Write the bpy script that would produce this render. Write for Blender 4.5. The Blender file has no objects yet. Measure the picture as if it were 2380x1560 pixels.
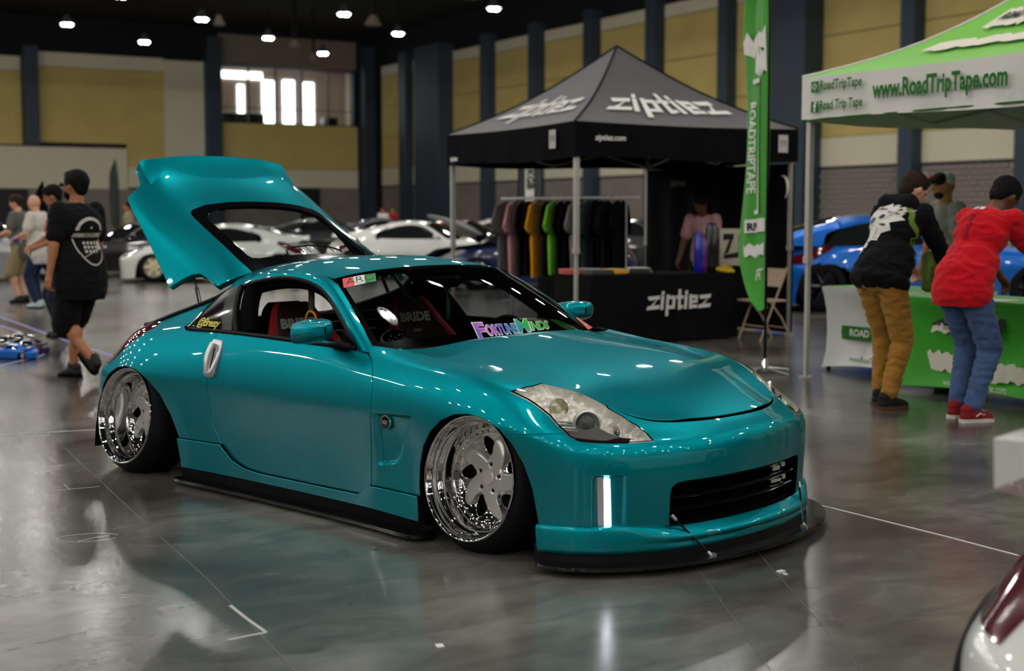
import bpy, bmesh, math, random
import numpy as np
from mathutils import Vector, Matrix, noise
random.seed(7)
scene = bpy.context.scene
COL = scene.collection
PI = math.pi

# ------------------------------------------------------------------ camera
FPX, HOR, CAMH = 3200.0, 500.0, 1.4014
cam_d = bpy.data.cameras.new('camera')
cam = bpy.data.objects.new('camera', cam_d)
COL.objects.link(cam)
cam_d.sensor_width = 36.0
cam_d.lens = 36.0 * FPX / 2380.0
cam_d.clip_end = 400
PITCH = math.atan((780 - HOR) / FPX)
cam.location = (0, 0, CAMH)
cam.rotation_euler = (PI / 2 - PITCH, 0, 0)
cam_d.dof.use_dof = True
cam_d.dof.focus_distance = 6.2
cam_d.dof.aperture_fstop = 2.2
scene.camera = cam

# ------------------------------------------------------------------ world and exposure
world = bpy.data.worlds.new('world')
scene.world = world
world.use_nodes = True
world.node_tree.nodes['Background'].inputs[0].default_value = (0.02, 0.022, 0.025, 1)
world.node_tree.nodes['Background'].inputs[1].default_value = 1.0
scene.view_settings.view_transform = 'Standard'
scene.view_settings.look = 'None'
scene.view_settings.gamma = 1.0
scene.view_settings.exposure = 0.38
scene.view_settings.use_curve_mapping = False
LAMP_STRENGTH = 235.0          # emission of every high-bay lamp

# ------------------------------------------------------------------ helpers
def mat(name, col, rough=0.5, metal=0.0, coat=0.0, coat_rough=0.03, emit=None, estr=0.0, spec=0.5,
        trans=0.0, ior=1.45, alpha=1.0, vary=0.0, vscale=8.0, bump=0.0, bscale=40.0, sheen=0.0, aniso=0.0):
    m = bpy.data.materials.new(name)
    m.use_nodes = True
    nt = m.node_tree
    b = nt.nodes['Principled BSDF']
    c = (col[0], col[1], col[2], 1)
    b.inputs['Base Color'].default_value = c
    b.inputs['Roughness'].default_value = rough
    b.inputs['Metallic'].default_value = metal
    b.inputs['Coat Weight'].default_value = coat
    b.inputs['Coat Roughness'].default_value = coat_rough
    b.inputs['Specular IOR Level'].default_value = spec
    b.inputs['Transmission Weight'].default_value = trans
    b.inputs['IOR'].default_value = ior
    b.inputs['Alpha'].default_value = alpha
    if sheen: b.inputs['Sheen Weight'].default_value = sheen
    if aniso: b.inputs['Anisotropic'].default_value = aniso
    if emit:
        b.inputs['Emission Color'].default_value = (emit[0], emit[1], emit[2], 1)
        b.inputs['Emission Strength'].default_value = estr
    if vary or bump:
        tc = nt.nodes.new('ShaderNodeTexCoord')
    if vary:
        n = nt.nodes.new('ShaderNodeTexNoise'); n.inputs['Scale'].default_value = vscale; n.inputs['Detail'].default_value = 5
        nt.links.new(tc.outputs['Object'], n.inputs['Vector'])
        mx = nt.nodes.new('ShaderNodeMix'); mx.data_type = 'RGBA'
        mx.inputs[6].default_value = tuple(max(0, x * (1 - vary)) for x in col) + (1,)
        mx.inputs[7].default_value = tuple(min(1, x * (1 + vary)) for x in col) + (1,)
        nt.links.new(n.outputs['Fac'], mx.inputs[0]); nt.links.new(mx.outputs[2], b.inputs['Base Color'])
    if bump:
        n2 = nt.nodes.new('ShaderNodeTexNoise'); n2.inputs['Scale'].default_value = bscale; n2.inputs['Detail'].default_value = 4
        nt.links.new(tc.outputs['Object'], n2.inputs['Vector'])
        bp = nt.nodes.new('ShaderNodeBump'); bp.inputs['Strength'].default_value = bump; bp.inputs['Distance'].default_value = 0.02
        nt.links.new(n2.outputs['Fac'], bp.inputs['Height']); nt.links.new(bp.outputs['Normal'], b.inputs['Normal'])
    return m

def srgb(r, g, b):
    f = lambda c: (c / 255 / 12.92) if c / 255 <= 0.04045 else ((c / 255 + 0.055) / 1.055) ** 2.4
    return (f(r), f(g), f(b))

def link(name, me, m=None, parent=None, smooth=None):
    o = bpy.data.objects.new(name, me)
    COL.objects.link(o)
    if m is not None and len(me.materials) == 0:
        me.materials.append(m)
    if smooth is not None and len(me.polygons):
        me.polygons.foreach_set('use_smooth', [True] * len(me.polygons))
        if smooth < 180: me.set_sharp_from_angle(angle=math.radians(smooth))
    if parent is not None: o.parent = parent
    return o

def mesh(name, V, F, m=None, parent=None, smooth=40):
    me = bpy.data.meshes.new(name)
    me.from_pydata(np.asarray([v[:3] for v in V], dtype=float).tolist() if len(V) else [], [], [tuple(int(i) for i in f) for f in F])
    me.update()
    return link(name, me, m, parent, smooth)

def empty(name, loc=(0, 0, 0), rz=0.0):
    o = bpy.data.objects.new(name, None)
    COL.objects.link(o)
    o.location = loc
    o.rotation_euler = (0, 0, rz)
    return o

def tag(o, label=None, cat=None, group=None, kind=None):
    if label: o['label'] = label
    if cat: o['category'] = cat
    if group: o['group'] = group
    if kind: o['kind'] = kind
    return o

class MB:
    """collects simple solids into one mesh"""
    def __init__(s): s.V = []; s.F = []
    def add(s, V, F):
        k = len(s.V)
        s.V += [tuple(v) for v in V]; s.F += [tuple(i + k for i in f) for f in F]
        return s
    def box(s, c, d, rz=0, M=None):
        x, y, z = d[0] / 2, d[1] / 2, d[2] / 2
        P = [(-x, -y, -z), (x, -y, -z), (x, y, -z), (-x, y, -z), (-x, -y, z), (x, -y, z), (x, y, z), (-x, y, z)]
        ca, sa = math.cos(rz), math.sin(rz)
        Q = []
        for p in P:
            q = Vector((p[0] * ca - p[1] * sa, p[0] * sa + p[1] * ca, p[2]))
            if M is not None: q = M @ q
            Q.append((q[0] + c[0], q[1] + c[1], q[2] + c[2]))
        return s.add(Q, [(0, 3, 2, 1), (4, 5, 6, 7), (0, 1, 5, 4), (1, 2, 6, 5), (2, 3, 7, 6), (3, 0, 4, 7)])
    def rbox(s, c, d, r=0.02, rz=0, seg=2, M=None):
        bm = bmesh.new(); bmesh.ops.create_cube(bm, size=1)
        for v in bm.verts: v.co = Vector((v.co.x * d[0], v.co.y * d[1], v.co.z * d[2]))
        bmesh.ops.bevel(bm, geom=list(bm.edges), offset=min(r, min(d) * 0.49), segments=seg, affect='EDGES', profile=0.5)
        R = Matrix.Rotation(rz, 3, 'Z')
        if M is not None: R = M.to_3x3() @ R
        bm.verts.index_update()
        s.add([tuple(R @ v.co + Vector(c)) for v in bm.verts], [tuple(v.index for v in f.verts) for f in bm.faces])
        bm.free(); return s
    def tube(s, pts, r, n=8, cap=True, closed=False):
        pts = [Vector(p) for p in pts]
        rs = r if isinstance(r, (list, tuple)) else [r] * len(pts)
        k0 = len(s.V); up = None; N = len(pts)
        for i, p in enumerate(pts):
            if closed: t = pts[(i + 1) % N] - pts[i - 1]
            else: t = pts[min(i + 1, N - 1)] - pts[max(i - 1, 0)]
            if t.length < 1e-9: t = Vector((0, 0, 1))
            t.normalize()
            if up is None:
                up = Vector((0, 0, 1)) if abs(t.z) < 0.9 else Vector((1, 0, 0))
            a = (up - t * up.dot(t))
            if a.length < 1e-6: a = t.orthogonal()
            a.normalize(); b = t.cross(a); up = a
            for j in range(n):
                w = 2 * PI * j / n
                q = p + (a * math.cos(w) + b * math.sin(w)) * rs[i]
                s.V.append(tuple(q))
        for i in range(N if closed else N - 1):
            i2 = (i + 1) % N
            for j in range(n):
                j2 = (j + 1) % n
                s.F.append((k0 + i * n + j, k0 + i * n + j2, k0 + i2 * n + j2, k0 + i2 * n + j))
        if cap and not closed:
            s.F.append(tuple(k0 + j for j in range(n))[::-1])
            s.F.append(tuple(k0 + (N - 1) * n + j for j in range(n)))
        return s
    def lathe(s, prof, n=32, M=None, a0=0.0, a1=2 * PI):
        """profile (r, h) revolved round z"""
        k0 = len(s.V); full = abs(a1 - a0 - 2 * PI) < 1e-6
        nn = n if full else n + 1
        for r, h in prof:
            for j in range(nn):
                w = a0 + (a1 - a0) * j / n
                q = Vector((r * math.cos(w), r * math.sin(w), h))
                if M is not None: q = M @ q
                s.V.append(tuple(q))
        for i in range(len(prof) - 1):
            for j in range(n):
                j2 = (j + 1) % nn if full else j + 1
                s.F.append((k0 + i * nn + j, k0 + i * nn + j2, k0 + (i + 1) * nn + j2, k0 + (i + 1) * nn + j))
        return s
    def prism(s, poly, z0, z1, M=None):
        n = len(poly); Q = []
        for z in (z0, z1):
            for x, y in poly:
                q = Vector((x, y, z))
                if M is not None: q = M @ q
                Q.append(tuple(q))
        F = [tuple(range(n))[::-1], tuple(range(n, 2 * n))]
        F += [(i, (i + 1) % n, n + (i + 1) % n, n + i) for i in range(n)]
        return s.add(Q, F)
    def ell(s, c, r, M=None, nu=14, nv=8):
        k0 = len(s.V)
        for i in range(nv + 1):
            t = PI * i / nv
            for j in range(nu):
                w = 2 * PI * j / nu
                q = Vector((r[0] * math.sin(t) * math.cos(w), r[1] * math.sin(t) * math.sin(w), r[2] * math.cos(t)))
                if M is not None: q = M @ q
                s.V.append((q[0] + c[0], q[1] + c[1], q[2] + c[2]))
        for i in range(nv):
            for j in range(nu):
                s.F.append((k0 + i * nu + j, k0 + (i + 1) * nu + j, k0 + (i + 1) * nu + (j + 1) % nu, k0 + i * nu + (j + 1) % nu))
        return s
    def build(s, name, m=None, parent=None, smooth=40):
        return mesh(name, s.V, s.F, m, parent, smooth)

def bbasis(m, us):
    """uniform cubic b-spline basis on m control points, end points hit"""
    B = np.zeros((len(us), m))
    for r, u in enumerate(us):
        i = min(int(u), m - 2); t = u - i
        w = [(1 - t) ** 3 / 6, (3 * t ** 3 - 6 * t * t + 4) / 6, (-3 * t ** 3 + 3 * t * t + 3 * t + 1) / 6, t ** 3 / 6]
        for k in range(4):
            j = i - 1 + k
            if j < 0: B[r, 0] += 2 * w[k]; B[r, 1] -= w[k]
            elif j > m - 1: B[r, m - 1] += 2 * w[k]; B[r, m - 2] -= w[k]
            else: B[r, j] += w[k]
    return B

def surf(ctrl, M, N, u0=0.0, u1=None, v0=0.0, v1=None):
    """b-spline surface sampled M x N; rows x,y,z,u,v and quads"""
    C = np.array(ctrl, float); m, n = C.shape[:2]
    u1 = m - 1 if u1 is None else u1; v1 = n - 1 if v1 is None else v1
    us = np.linspace(u0, u1, M); vs = np.linspace(v0, v1, N)
    P = np.einsum('am,mnk,bn->abk', bbasis(m, us), C, bbasis(n, vs))
    G = np.zeros((M, N, 5)); G[..., :3] = P; G[..., 3] = us[:, None]; G[..., 4] = vs[None, :]
    idx = np.arange(M * N).reshape(M, N)
    F = np.stack([idx[:-1, :-1], idx[1:, :-1], idx[1:, 1:], idx[:-1, 1:]], -1).reshape(-1, 4)
    return G.reshape(-1, 5), [tuple(f) for f in F]

def curve(pts, n):
    """smooth curve through approx. the points"""
    P = np.array(pts, float)
    return bbasis(len(P), np.linspace(0, len(P) - 1, n)) @ P

def by_len(F):
    d = {}
    for f in F: d.setdefault(len(f), []).append(f)
    return {k: np.array(v) for k, v in d.items()}

def clip(V, F, fld):
    """keep the part of the mesh where the field is positive"""
    V = np.asarray(V, float); s = fld(V); pos = s >= 0
    newV = []; out = []; cache = {}; nv = len(V)
    def cut(a, b):
        k = (a, b) if a < b else (b, a)
        if k not in cache:
            t = s[a] / (s[a] - s[b])
            cache[k] = nv + len(newV); newV.append(V[a] + (V[b] - V[a]) * t)
        return cache[k]
    for L, A in by_len(F).items():
        c = pos[A].sum(1)
        out += [tuple(f) for f in A[c == L].tolist()]
        for f in A[(c > 0) & (c < L)].tolist():
            g = []
            for i in range(L):
                a, b = f[i], f[(i + 1) % L]
                if pos[a]: g.append(a)
                if pos[a] != pos[b]: g.append(cut(a, b))
            if len(g) >= 3: out.append(tuple(g))
    if not out: return np.zeros((0, V.shape[1])), []
    VV = np.vstack([V, np.array(newV)]) if newV else V
    used = np.zeros(len(VV), bool); G = by_len(out)
    for A in G.values(): used[A.ravel()] = True
    rem = np.cumsum(used) - 1
    return VV[used], [tuple(f) for A in G.values() for f in rem[A].tolist()]

def sdf_poly(poly, ax=(0, 2), sc=(1, 1), inv=False, grow=0.0):
    """signed distance to a closed polygon in two columns of V, positive inside"""
    Q = np.array(poly, float) * np.array(sc)
    def f(V):
        P = V[:, list(ax)] * np.array(sc)
        d = np.full(len(P), 1e9); ins = np.zeros(len(P), bool)
        for i in range(len(Q)):
            a, b = Q[i], Q[(i + 1) % len(Q)]
            e = b - a; w = P - a
            t = np.clip((w @ e) / max(e @ e, 1e-12), 0, 1)
            d = np.minimum(d, np.linalg.norm(w - t[:, None] * e, axis=1))
            c = ((a[1] > P[:, 1]) != (b[1] > P[:, 1]))
            xx = a[0] + (P[:, 1] - a[1]) / (b[1] - a[1] if abs(b[1] - a[1]) > 1e-12 else 1e-12) * e[0]
            ins ^= c & (P[:, 0] < xx)
        r = np.where(ins, d, -d) + grow
        return -r if inv else r
    return f

def vnormals(V, F):
    P = np.asarray([v[:3] for v in V], float) if not isinstance(V, np.ndarray) else V[:, :3]
    N = np.zeros((len(P), 3))
    for L, A in by_len(F).items():
        n = np.cross(P[A[:, 1]] - P[A[:, 0]], P[A[:, 2]] - P[A[:, 0]])
        if L > 3: n = n + np.cross(P[A[:, 2]] - P[A[:, 0]], P[A[:, 3]] - P[A[:, 0]])
        for k in range(L): np.add.at(N, A[:, k], n)
    l = np.linalg.norm(N, axis=1); l[l == 0] = 1
    return N / l[:, None]

def orient(V, F, ax=2, sg=1):
    """turn the sheet so that its normals look along +axis"""
    n = vnormals(V, F)[:, ax].mean() * sg
    return (V, F) if n > 0 else (V, flip(F))

def flip(F): return [tuple(reversed(f)) for f in F]

def rim(V, F, depth=0.014, bev=0.0025):
    """rolls the open border of a sheet inwards, like the hem of a pressed panel"""
    V = [np.array(v[:3], float) for v in V]; F = list(F); nv = len(V)
    N = vnormals(np.array(V), F)
    E = np.vstack([np.stack([A[:, k], A[:, (k + 1) % L]], 1) for L, A in by_len(F).items() for k in range(L)]).astype(np.int64)
    fw = E[:, 0] * nv + E[:, 1]; bw = E[:, 1] * nv + E[:, 0]
    bd = [tuple(e) for e in E[~np.isin(fw, bw)].tolist()]
    tg = {}
    for a, b in bd:
        t = np.cross(V[b] - V[a], (N[a] + N[b]) / 2); l = np.linalg.norm(t)
        if l > 1e-9:
            for q in (a, b): tg[q] = tg.get(q, 0) + t / l
    m1, m2 = {}, {}
    for q in {i for e in bd for i in e}:
        t = tg.get(q, np.zeros(3)); l = np.linalg.norm(t); t = t / l if l > 1e-9 else t
        m1[q] = len(V); V.append(V[q] - N[q] * bev * 0.8 + t * bev)
        m2[q] = len(V); V.append(V[q] - N[q] * depth + t * bev)
    F += [(b, a, m1[a], m1[b]) for a, b in bd]
    F += [(m1[b], m1[a], m2[a], m2[b]) for a, b in bd]
    global HEM; HEM = len(bd)
    return V, F

def hem_black(o, m, n):
    """the inner flank of a rolled hem is blackened: panel-gap shade put into its colour"""
    me = o.data; me.materials.append(m)
    for p in me.polygons[len(me.polygons) - n:]: p.material_index = 1

def mirror(V, F):
    W = np.array(V, float).copy(); W[:, 1] *= -1
    return W, flip(F)

def join(*parts):
    VV = []; FF = []; k = 0
    for V, F in parts:
        VV += [tuple(v[:3]) for v in V]; FF += [tuple(i + k for i in f) for f in F]; k += len(V)
    return VV, FF

def text_mesh(s, size=1.0, bold=0.0, shear=0.0, spacing=1.0, xs=1.0, align='CENTER'):
    """flat text as (V2, F) from the built-in letter shapes"""
    c = bpy.data.curves.new('txt', 'FONT')
    c.body = s; c.size = size; c.offset = bold; c.shear = shear; c.space_character = spacing
    c.align_x = align; c.align_y = 'CENTER'; c.fill_mode = 'FRONT'; c.resolution_u = 3
    o = bpy.data.objects.new('txt', c); COL.objects.link(o)
    dg = bpy.context.evaluated_depsgraph_get()
    me = bpy.data.meshes.new_from_object(o.evaluated_get(dg))
    V = [(v.co.x * xs, v.co.y) for v in me.vertices]; F = [tuple(p.vertices) for p in me.polygons]
    bpy.data.objects.remove(o); bpy.data.curves.remove(c); bpy.data.meshes.remove(me)
    return V, F

def lettering(name, s, fn, m, parent, size=1.0, **kw):
    """text laid on a surface: fn(x, y) gives the 3-D point"""
    V, F = text_mesh(s, size, **kw)
    return mesh(name, [fn(x, y) for x, y in V], F, m, parent, None)

def decal(name, V2, F, fn, m, parent):
    return mesh(name, [fn(x, y) for x, y in V2], F, m, parent, None)

def frame_fn(o, ax, ay, off=None):
    o, ax, ay = Vector(o), Vector(ax), Vector(ay)
    n = ax.cross(ay).normalized() * (off or 0.0)
    return lambda x, y: tuple(o + ax * x + ay * y + n)

def copy_tree(o, parent=None):
    c = o.copy(); COL.objects.link(c)
    if parent is not None: c.parent = parent
    for ch in list(o.children): copy_tree(ch, c)
    return c
# ================================================================== the teal coupe
CAR_O, CAR_A = (-0.5495, 7.1653, 0.0), math.radians(-43.552)
M_PAINT = bpy.data.materials.new('teal_metallic_paint'); M_PAINT.use_nodes = True
def _paint(m, c0, c1):
    nt = m.node_tree; b = nt.nodes['Principled BSDF']
    tc = nt.nodes.new('ShaderNodeTexCoord')
    vo = nt.nodes.new('ShaderNodeTexVoronoi'); vo.inputs['Scale'].default_value = 900
    nt.links.new(tc.outputs['Object'], vo.inputs['Vector'])
    mx = nt.nodes.new('ShaderNodeMix'); mx.data_type = 'RGBA'
    mx.inputs[6].default_value = c0 + (1,); mx.inputs[7].default_value = c1 + (1,)
    nt.links.new(vo.outputs['Color'], mx.inputs[0]); nt.links.new(mx.outputs[2], b.inputs['Base Color'])
    b.inputs['Metallic'].default_value = 0.85; b.inputs['Roughness'].default_value = 0.40
    b.inputs['Specular Tint'].default_value = (0.0, 0.45, 0.5, 1); b.inputs['Coat Weight'].default_value = 0.85; b.inputs['Coat Roughness'].default_value = 0.025; b.inputs['Coat IOR'].default_value = 1.4
_paint(M_PAINT, (0.0, 0.20, 0.245), (0.0, 0.37, 0.43))
M_BLACK = mat('satin_black_trim', (0.004, 0.004, 0.005), 0.45, spec=.15)
M_GLOSSBLK = mat('gloss_black', (0.003, 0.003, 0.004), 0.12, spec=.3, coat=.6)
M_RUBBER = mat('tyre_rubber', (0.007, 0.007, 0.008), 0.65, spec=.15, bump=0.15, bscale=200)
M_SHADOW = mat('matt_black_underbody', (0.003, 0.003, 0.003), 0.9, spec=.05)
M_CHROME = mat('polished_chrome', (0.86, 0.86, 0.85), 0.04, 1.0)
M_BRUSH = mat('machined_aluminium', (0.78, 0.77, 0.73), 0.28, 0.75, aniso=0.5)
M_SILVER = mat('satin_silver', (0.62, 0.63, 0.64), 0.3, 0.8)
M_GLASS = bpy.data.materials.new('clear_glass'); M_GLASS.use_nodes = True
def _glass(m, tint, fac):
    nt = m.node_tree; nt.nodes.clear()
    o = nt.nodes.new('ShaderNodeOutputMaterial'); t = nt.nodes.new('ShaderNodeBsdfTransparent'); g = nt.nodes.new('ShaderNodeBsdfGlossy')
    fr = nt.nodes.new('ShaderNodeFresnel'); geo = nt.nodes.new('ShaderNodeNewGeometry'); ma = nt.nodes.new('ShaderNodeMath'); ma.operation = 'MULTIPLY_ADD'
    ma.inputs[1].default_value = 1 / fac - fac; ma.inputs[2].default_value = fac; nt.links.new(geo.outputs['Backfacing'], ma.inputs[0]); nt.links.new(ma.outputs[0], fr.inputs[0]); mx = nt.nodes.new('ShaderNodeMixShader')
    t.inputs[0].default_value = tint + (1,); g.inputs['Roughness'].default_value = 0.01
    nt.links.new(fr.outputs[0], mx.inputs[0]); nt.links.new(t.outputs[0], mx.inputs[1]); nt.links.new(g.outputs[0], mx.inputs[2]); nt.links.new(mx.outputs[0], o.inputs[0])
_glass(M_GLASS, (0.86, 0.9, 0.88), 1.45)
M_WSGLASS = bpy.data.materials.new('windscreen_glass'); M_WSGLASS.use_nodes = True
_glass(M_WSGLASS, (0.40, 0.43, 0.42), 1.5)

car = empty('sports_coupe', CAR_O, CAR_A)
tag(car, 'low teal metallic two-door sports coupe with its rear hatch raised', 'car')

# ---- body side net: stations from tail to nose, levels from bottom to top edge
PLAN = [(-2.08, 0.00), (-2.05, 0.35), (-1.90, 0.64), (-1.76, 0.80), (-1.58, 0.882), (-1.325, 0.915), (-1.06, 0.905), (-0.80, 0.878),
        (-0.45, 0.858), (0.0, 0.852), (0.45, 0.857), (0.76, 0.868), (1.02, 0.885), (1.325, 0.902), (1.60, 0.890), (1.79, 0.852),
        (1.935, 0.760), (2.04, 0.60), (2.108, 0.40), (2.146, 0.19), (2.148, 0.0)]
ZL = [0.095, 0.20, 0.31, 0.43, 0.530, 0.572, 0.66, 0.745, 0.815]
DMID = [0.034, 0.030, 0.024, 0.012, 0.0, 0.002, 0.018, 0.040, 0.068]
def side_net():
    P = np.array(PLAN); T = np.gradient(P, axis=0); T /= np.linalg.norm(T, axis=1)[:, None]
    Nn = np.stack([T[:, 1], -T[:, 0]], 1)          # inward plan normal
    net = np.zeros((21, 9, 3))
    for s in range(21):
        for l in range(9):
            q = P[s] + Nn[s] * DMID[l]
            net[s, l] = (q[0], q[1], ZL[l])
    def setl(s, l, x, y, z): net[s, l] = (x, y, z)
    # flared arches front and rear: the flanks below the crease stay full
    for s, k in ((2, .65), (3, .8), (4, .9), (0, .6), (1, .6)):
        net[s, 5, :2] += Nn[s] * 0.055; net[s, 4, :2] += Nn[s] * 0.018
    for s in (4, 5, 6, 12, 13, 14):
        for l in range(4):
            q = P[s] + Nn[s] * (0.012 if l < 3 else 0.004); net[s, l, :2] = q
    # rear shoulder
    top = {0: ((-2.00, 0, .65), (-1.95, 0, .715), (-1.86, 0, .77)), 1: ((-1.96, .33, .65), (-1.91, .31, .715), (-1.83, .29, .77)),
           2: ((-1.76, .58, .65), (-1.70, .55, .72), (-1.63, .49, .775)), 3: ((-1.60, .725, .655), (-1.555, .675, .730), (-1.51, .58, .785)),
           4: ((-1.475, .815, .665), (-1.435, .765, .748), (-1.40, .665, .803)), 5: ((-1.29, .868, .685), (-1.275, .818, .78), (-1.26, .70, .82)),
           6: ((-1.06, .872, .685), (-1.06, .825, .785), (-1.06, .725, .83)), 7: ((-.80, .852, .675), (-.80, .812, .768), (-.80, .765, .825))}
    # front fender, headlamp flank and nose
    top.update({11: ((.76, .85, .675), (.76, .812, .768), (.755, .735, .812)), 12: ((1.02, .868, .675), (1.02, .812, .762), (1.02, .722, .772)),
           13: ((1.325, .878, .672), (1.325, .818, .748), (1.325, .705, .752)), 14: ((1.58, .852, .634), (1.56, .795, .693), (1.55, .690, .716)),
           15: ((1.74, .790, .576), (1.725, .715, .645), (1.705, .612, .700)), 16: ((1.875, .685, .556), (1.855, .625, .592), (1.835, .550, .622)),
           17: ((1.985, .53, .538), (1.97, .50, .556), (1.955, .478, .572)), 18: ((2.055, .36, .530), (2.035, .345, .547), (2.015, .335, .562)),
           19: ((2.101, .18, .528), (2.080, .175, .545), (2.056, .17, .560)), 20: ((2.104, 0, .528), (2.083, 0, .545), (2.058, 0, .560))})
    for s, t in top.items():
        for k in range(3): setl(s, 6 + k, *t[k])
    # nose: crease levels pulled together
    for s in range(15, 21):
        net[s, 4, 2] = 0.47 + (0.03 if s == 15 else 0); net[s, 5, 2] = 0.508 + (0.03 if s == 15 else 0)
        net[s, 3, 2] = 0.40
        q = P[s]; n = Nn[s]
        for l, d in ((0, .02), (1, .012), (2, .006), (3, 0.0), (4, 0.004), (5, 0.022)): net[s, l, :2] = q + n * d
    for s in (16, 17, 18, 19, 20): net[s, 0, 2] = 0.085
    return net
SIDE = side_net()
def side_patch(M=330, N=90, **kw):
    V, F = surf(SIDE, M, N, **kw)
    return V, flip(F)
BODY_V, BODY_F = side_patch()

ARCH_F = [(1.045, -.3), (1.045, .12), (1.035, .25), (1.045, .34), (1.075, .425), (1.125, .495), (1.195, .550), (1.275, .583), (1.36, .592), (1.45, .580), (1.53, .548),
          (1.60, .492), (1.655, .415), (1.69, .32), (1.71, .20), (1.725, .08), (1.73, -.3)]
ARCH_R = [(-.80, -.3), (-.80, .12), (-.825, .25), (-.875, .36), (-.95, .465), (-1.05, .54), (-1.16, .582), (-1.27, .592), (-1.38, .575), (-1.48, .53), (-1.56, .46), (-1.62, .36), (-1.66, .22), (-1.68, -.3)]
DOOR = [(-.56, .90), (-.562, .80), (-.560, .774), (-.557, .65), (-.556, .59), (-.553, .512), (-.546, .40), (-.525, .33), (-.470, .247), (-.382, .178), (-.279, .147), (-.16, .138), (.265, .138), (.60, .143),
        (.665, .165), (.684, .205), (.716, .528), (.713, .623), (.695, .709), (.655, .755), (.605, .785), (.57, .90)]
def lo(line):
    X = np.array([p[0] for p in line]); Z = np.array([p[1] for p in line])
    return lambda V: V[:, 2] - np.interp(V[:, 0], X, Z)
SEAM = [(-2.3, .30), (-1.66, .27), (-.834, .244), (-.472, .247), (-.382, .180), (-.279, .149), (-.16, .140), (.265, .140), (.60, .145), (.684, .196), (1.10, .205), (2.3, .205)]
def shrink(V, F, d):
    """offset the sheet along its normals"""
    N = vnormals(V, F); W = np.array(V, float); W[:, :3] += N * d; return W, F
def fAll(*fs):
    def g(VF):
        V, F = VF
        for f in fs: V, F = clip(V, F, f)
        return V, F
    return g
gx = lambda x, s=1: (lambda V: s * (V[:, 0] - x))
gz = lambda z, s=1: (lambda V: s * (V[:, 2] - z))
notp = lambda poly, **k: sdf_poly(poly, inv=True, **k)
# ---- patches above the shoulder
def hood_patch():
    e = bbasis(21, np.linspace(11, 17, 60)) @ SIDE[:, 8, :]
    xs = [.70, .84, 1.02, 1.18, 1.325, 1.45, 1.55, 1.70, 1.835, 1.955, 2.03, 2.10]
    zc = [.858, .845, .826, .805, .785, .766, .748, .714, .672, .618, .580, .538]
    ts = [0, .2, .4, .56, .68, .80, .90, 1.0]
    dz = [0, .0012, .009, .019, .040, .056, .060, None]
    net = []
    for x, z in zip(xs, zc):
        w = np.interp(x, e[:, 0], e[:, 1]); ze = np.interp(x, e[:, 0], e[:, 2])
        if x > 1.955: ze = np.interp(x, [1.955, 2.058, 2.10], [.572, .553, .53])
        if x < .76: ze = .815
        D = z - ze; row = []
        for t, d in zip(ts, dz):
            f = 1.0 if d is None else min(d / .060, 1) * (0.985 if t < 1 else 1)
            row.append((x, t * w, z - D * f))
        net.append(row)
    V, F = surf(net, 170, 80)
    bx = bbasis(21, np.linspace(11, 20, 120)) @ SIDE[:, 8, :]
    poly = [(float(p[0]), float(p[1]) + .0) for p in bx] + [(2.058, -.2), (.87, -.2), (.872, .0), (.868, .2), (.845, .42), (.80, .62), (.775, .70)]
    return V, F, poly
WS = [[(.88, 0, .822), (.877, .2, .822), (.828, .4, .817), (.755, .60, .808), (.641, .77, .795)],
      [(.68, 0, .945), (.678, .19, .945), (.635, .37, .937), (.575, .555, .918), (.485, .715, .895)],
      [(.455, 0, 1.062), (.453, .17, 1.061), (.42, .34, 1.052), (.375, .51, 1.032), (.315, .655, 1.002)],
      [(.235, 0, 1.150), (.23, .15, 1.149), (.215, .3, 1.142), (.19, .46, 1.127), (.15, .60, 1.098)]]
RF = [WS[3], [(.05, 0, 1.180), (.05, .15, 1.179), (.04, .3, 1.171), (.02, .46, 1.153), (-.01, .597, 1.124)],
      [(-.18, 0, 1.194), (-.18, .15, 1.193), (-.18, .3, 1.185), (-.19, .46, 1.166), (-.20, .592, 1.136)],
      [(-.42, 0, 1.182), (-.42, .15, 1.181), (-.42, .3, 1.172), (-.42, .46, 1.152), (-.42, .58, 1.122)],
      [(-.68, 0, 1.150), (-.68, .15, 1.149), (-.67, .3, 1.141), (-.655, .44, 1.121), (-.64, .55, 1.087)]]
PIL = [[(.655, .768, .782), (.615, .792, .79), (.575, .800, .79), (.535, .785, .785)],
       [(.485, .715, .895), (.46, .742, .90), (.435, .752, .895), (.405, .742, .882)],
       [(.315, .655, 1.002), (.295, .685, 1.004), (.278, .697, .993), (.262, .692, .972)],
       [(.15, .60, 1.098), (.145, .632, 1.094), (.140, .653, 1.078), (.145, .662, 1.050)],
       [(-.01, .597, 1.124), (-.01, .630, 1.119), (-.005, .650, 1.106), (0.01, .655, 1.088)],
       [(-.20, .592, 1.136), (-.20, .625, 1.132), (-.19, .647, 1.121), (-.17, .653, 1.105)],
       [(-.42, .58, 1.122), (-.42, .615, 1.116), (-.41, .642, 1.100), (-.40, .655, 1.076)],
       [(-.56, .563, 1.100), (-.55, .602, 1.088), (-.54, .635, 1.066), (-.53, .655, 1.040)],
       [(-.64, .55, 1.086), (-.645, .595, 1.068), (-.65, .632, 1.040), (-.655, .66, 1.012)]]
DLINE = [(.535, .785, .79), (.405, .742, .885), (.262, .692, .975), (.145, .660, 1.052), (.01, .653, 1.09), (-.17, .651, 1.106), (-.40, .653, 1.078), (-.53, .653, 1.042)]
ARC = [(-.53, .653, 1.042), (-.60, .655, 1.030), (-.665, .66, 1.008), (-.73, .682, .965), (-.785, .715, .910), (-.82, .750, .860), (-.842, .782, .812)]
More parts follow.
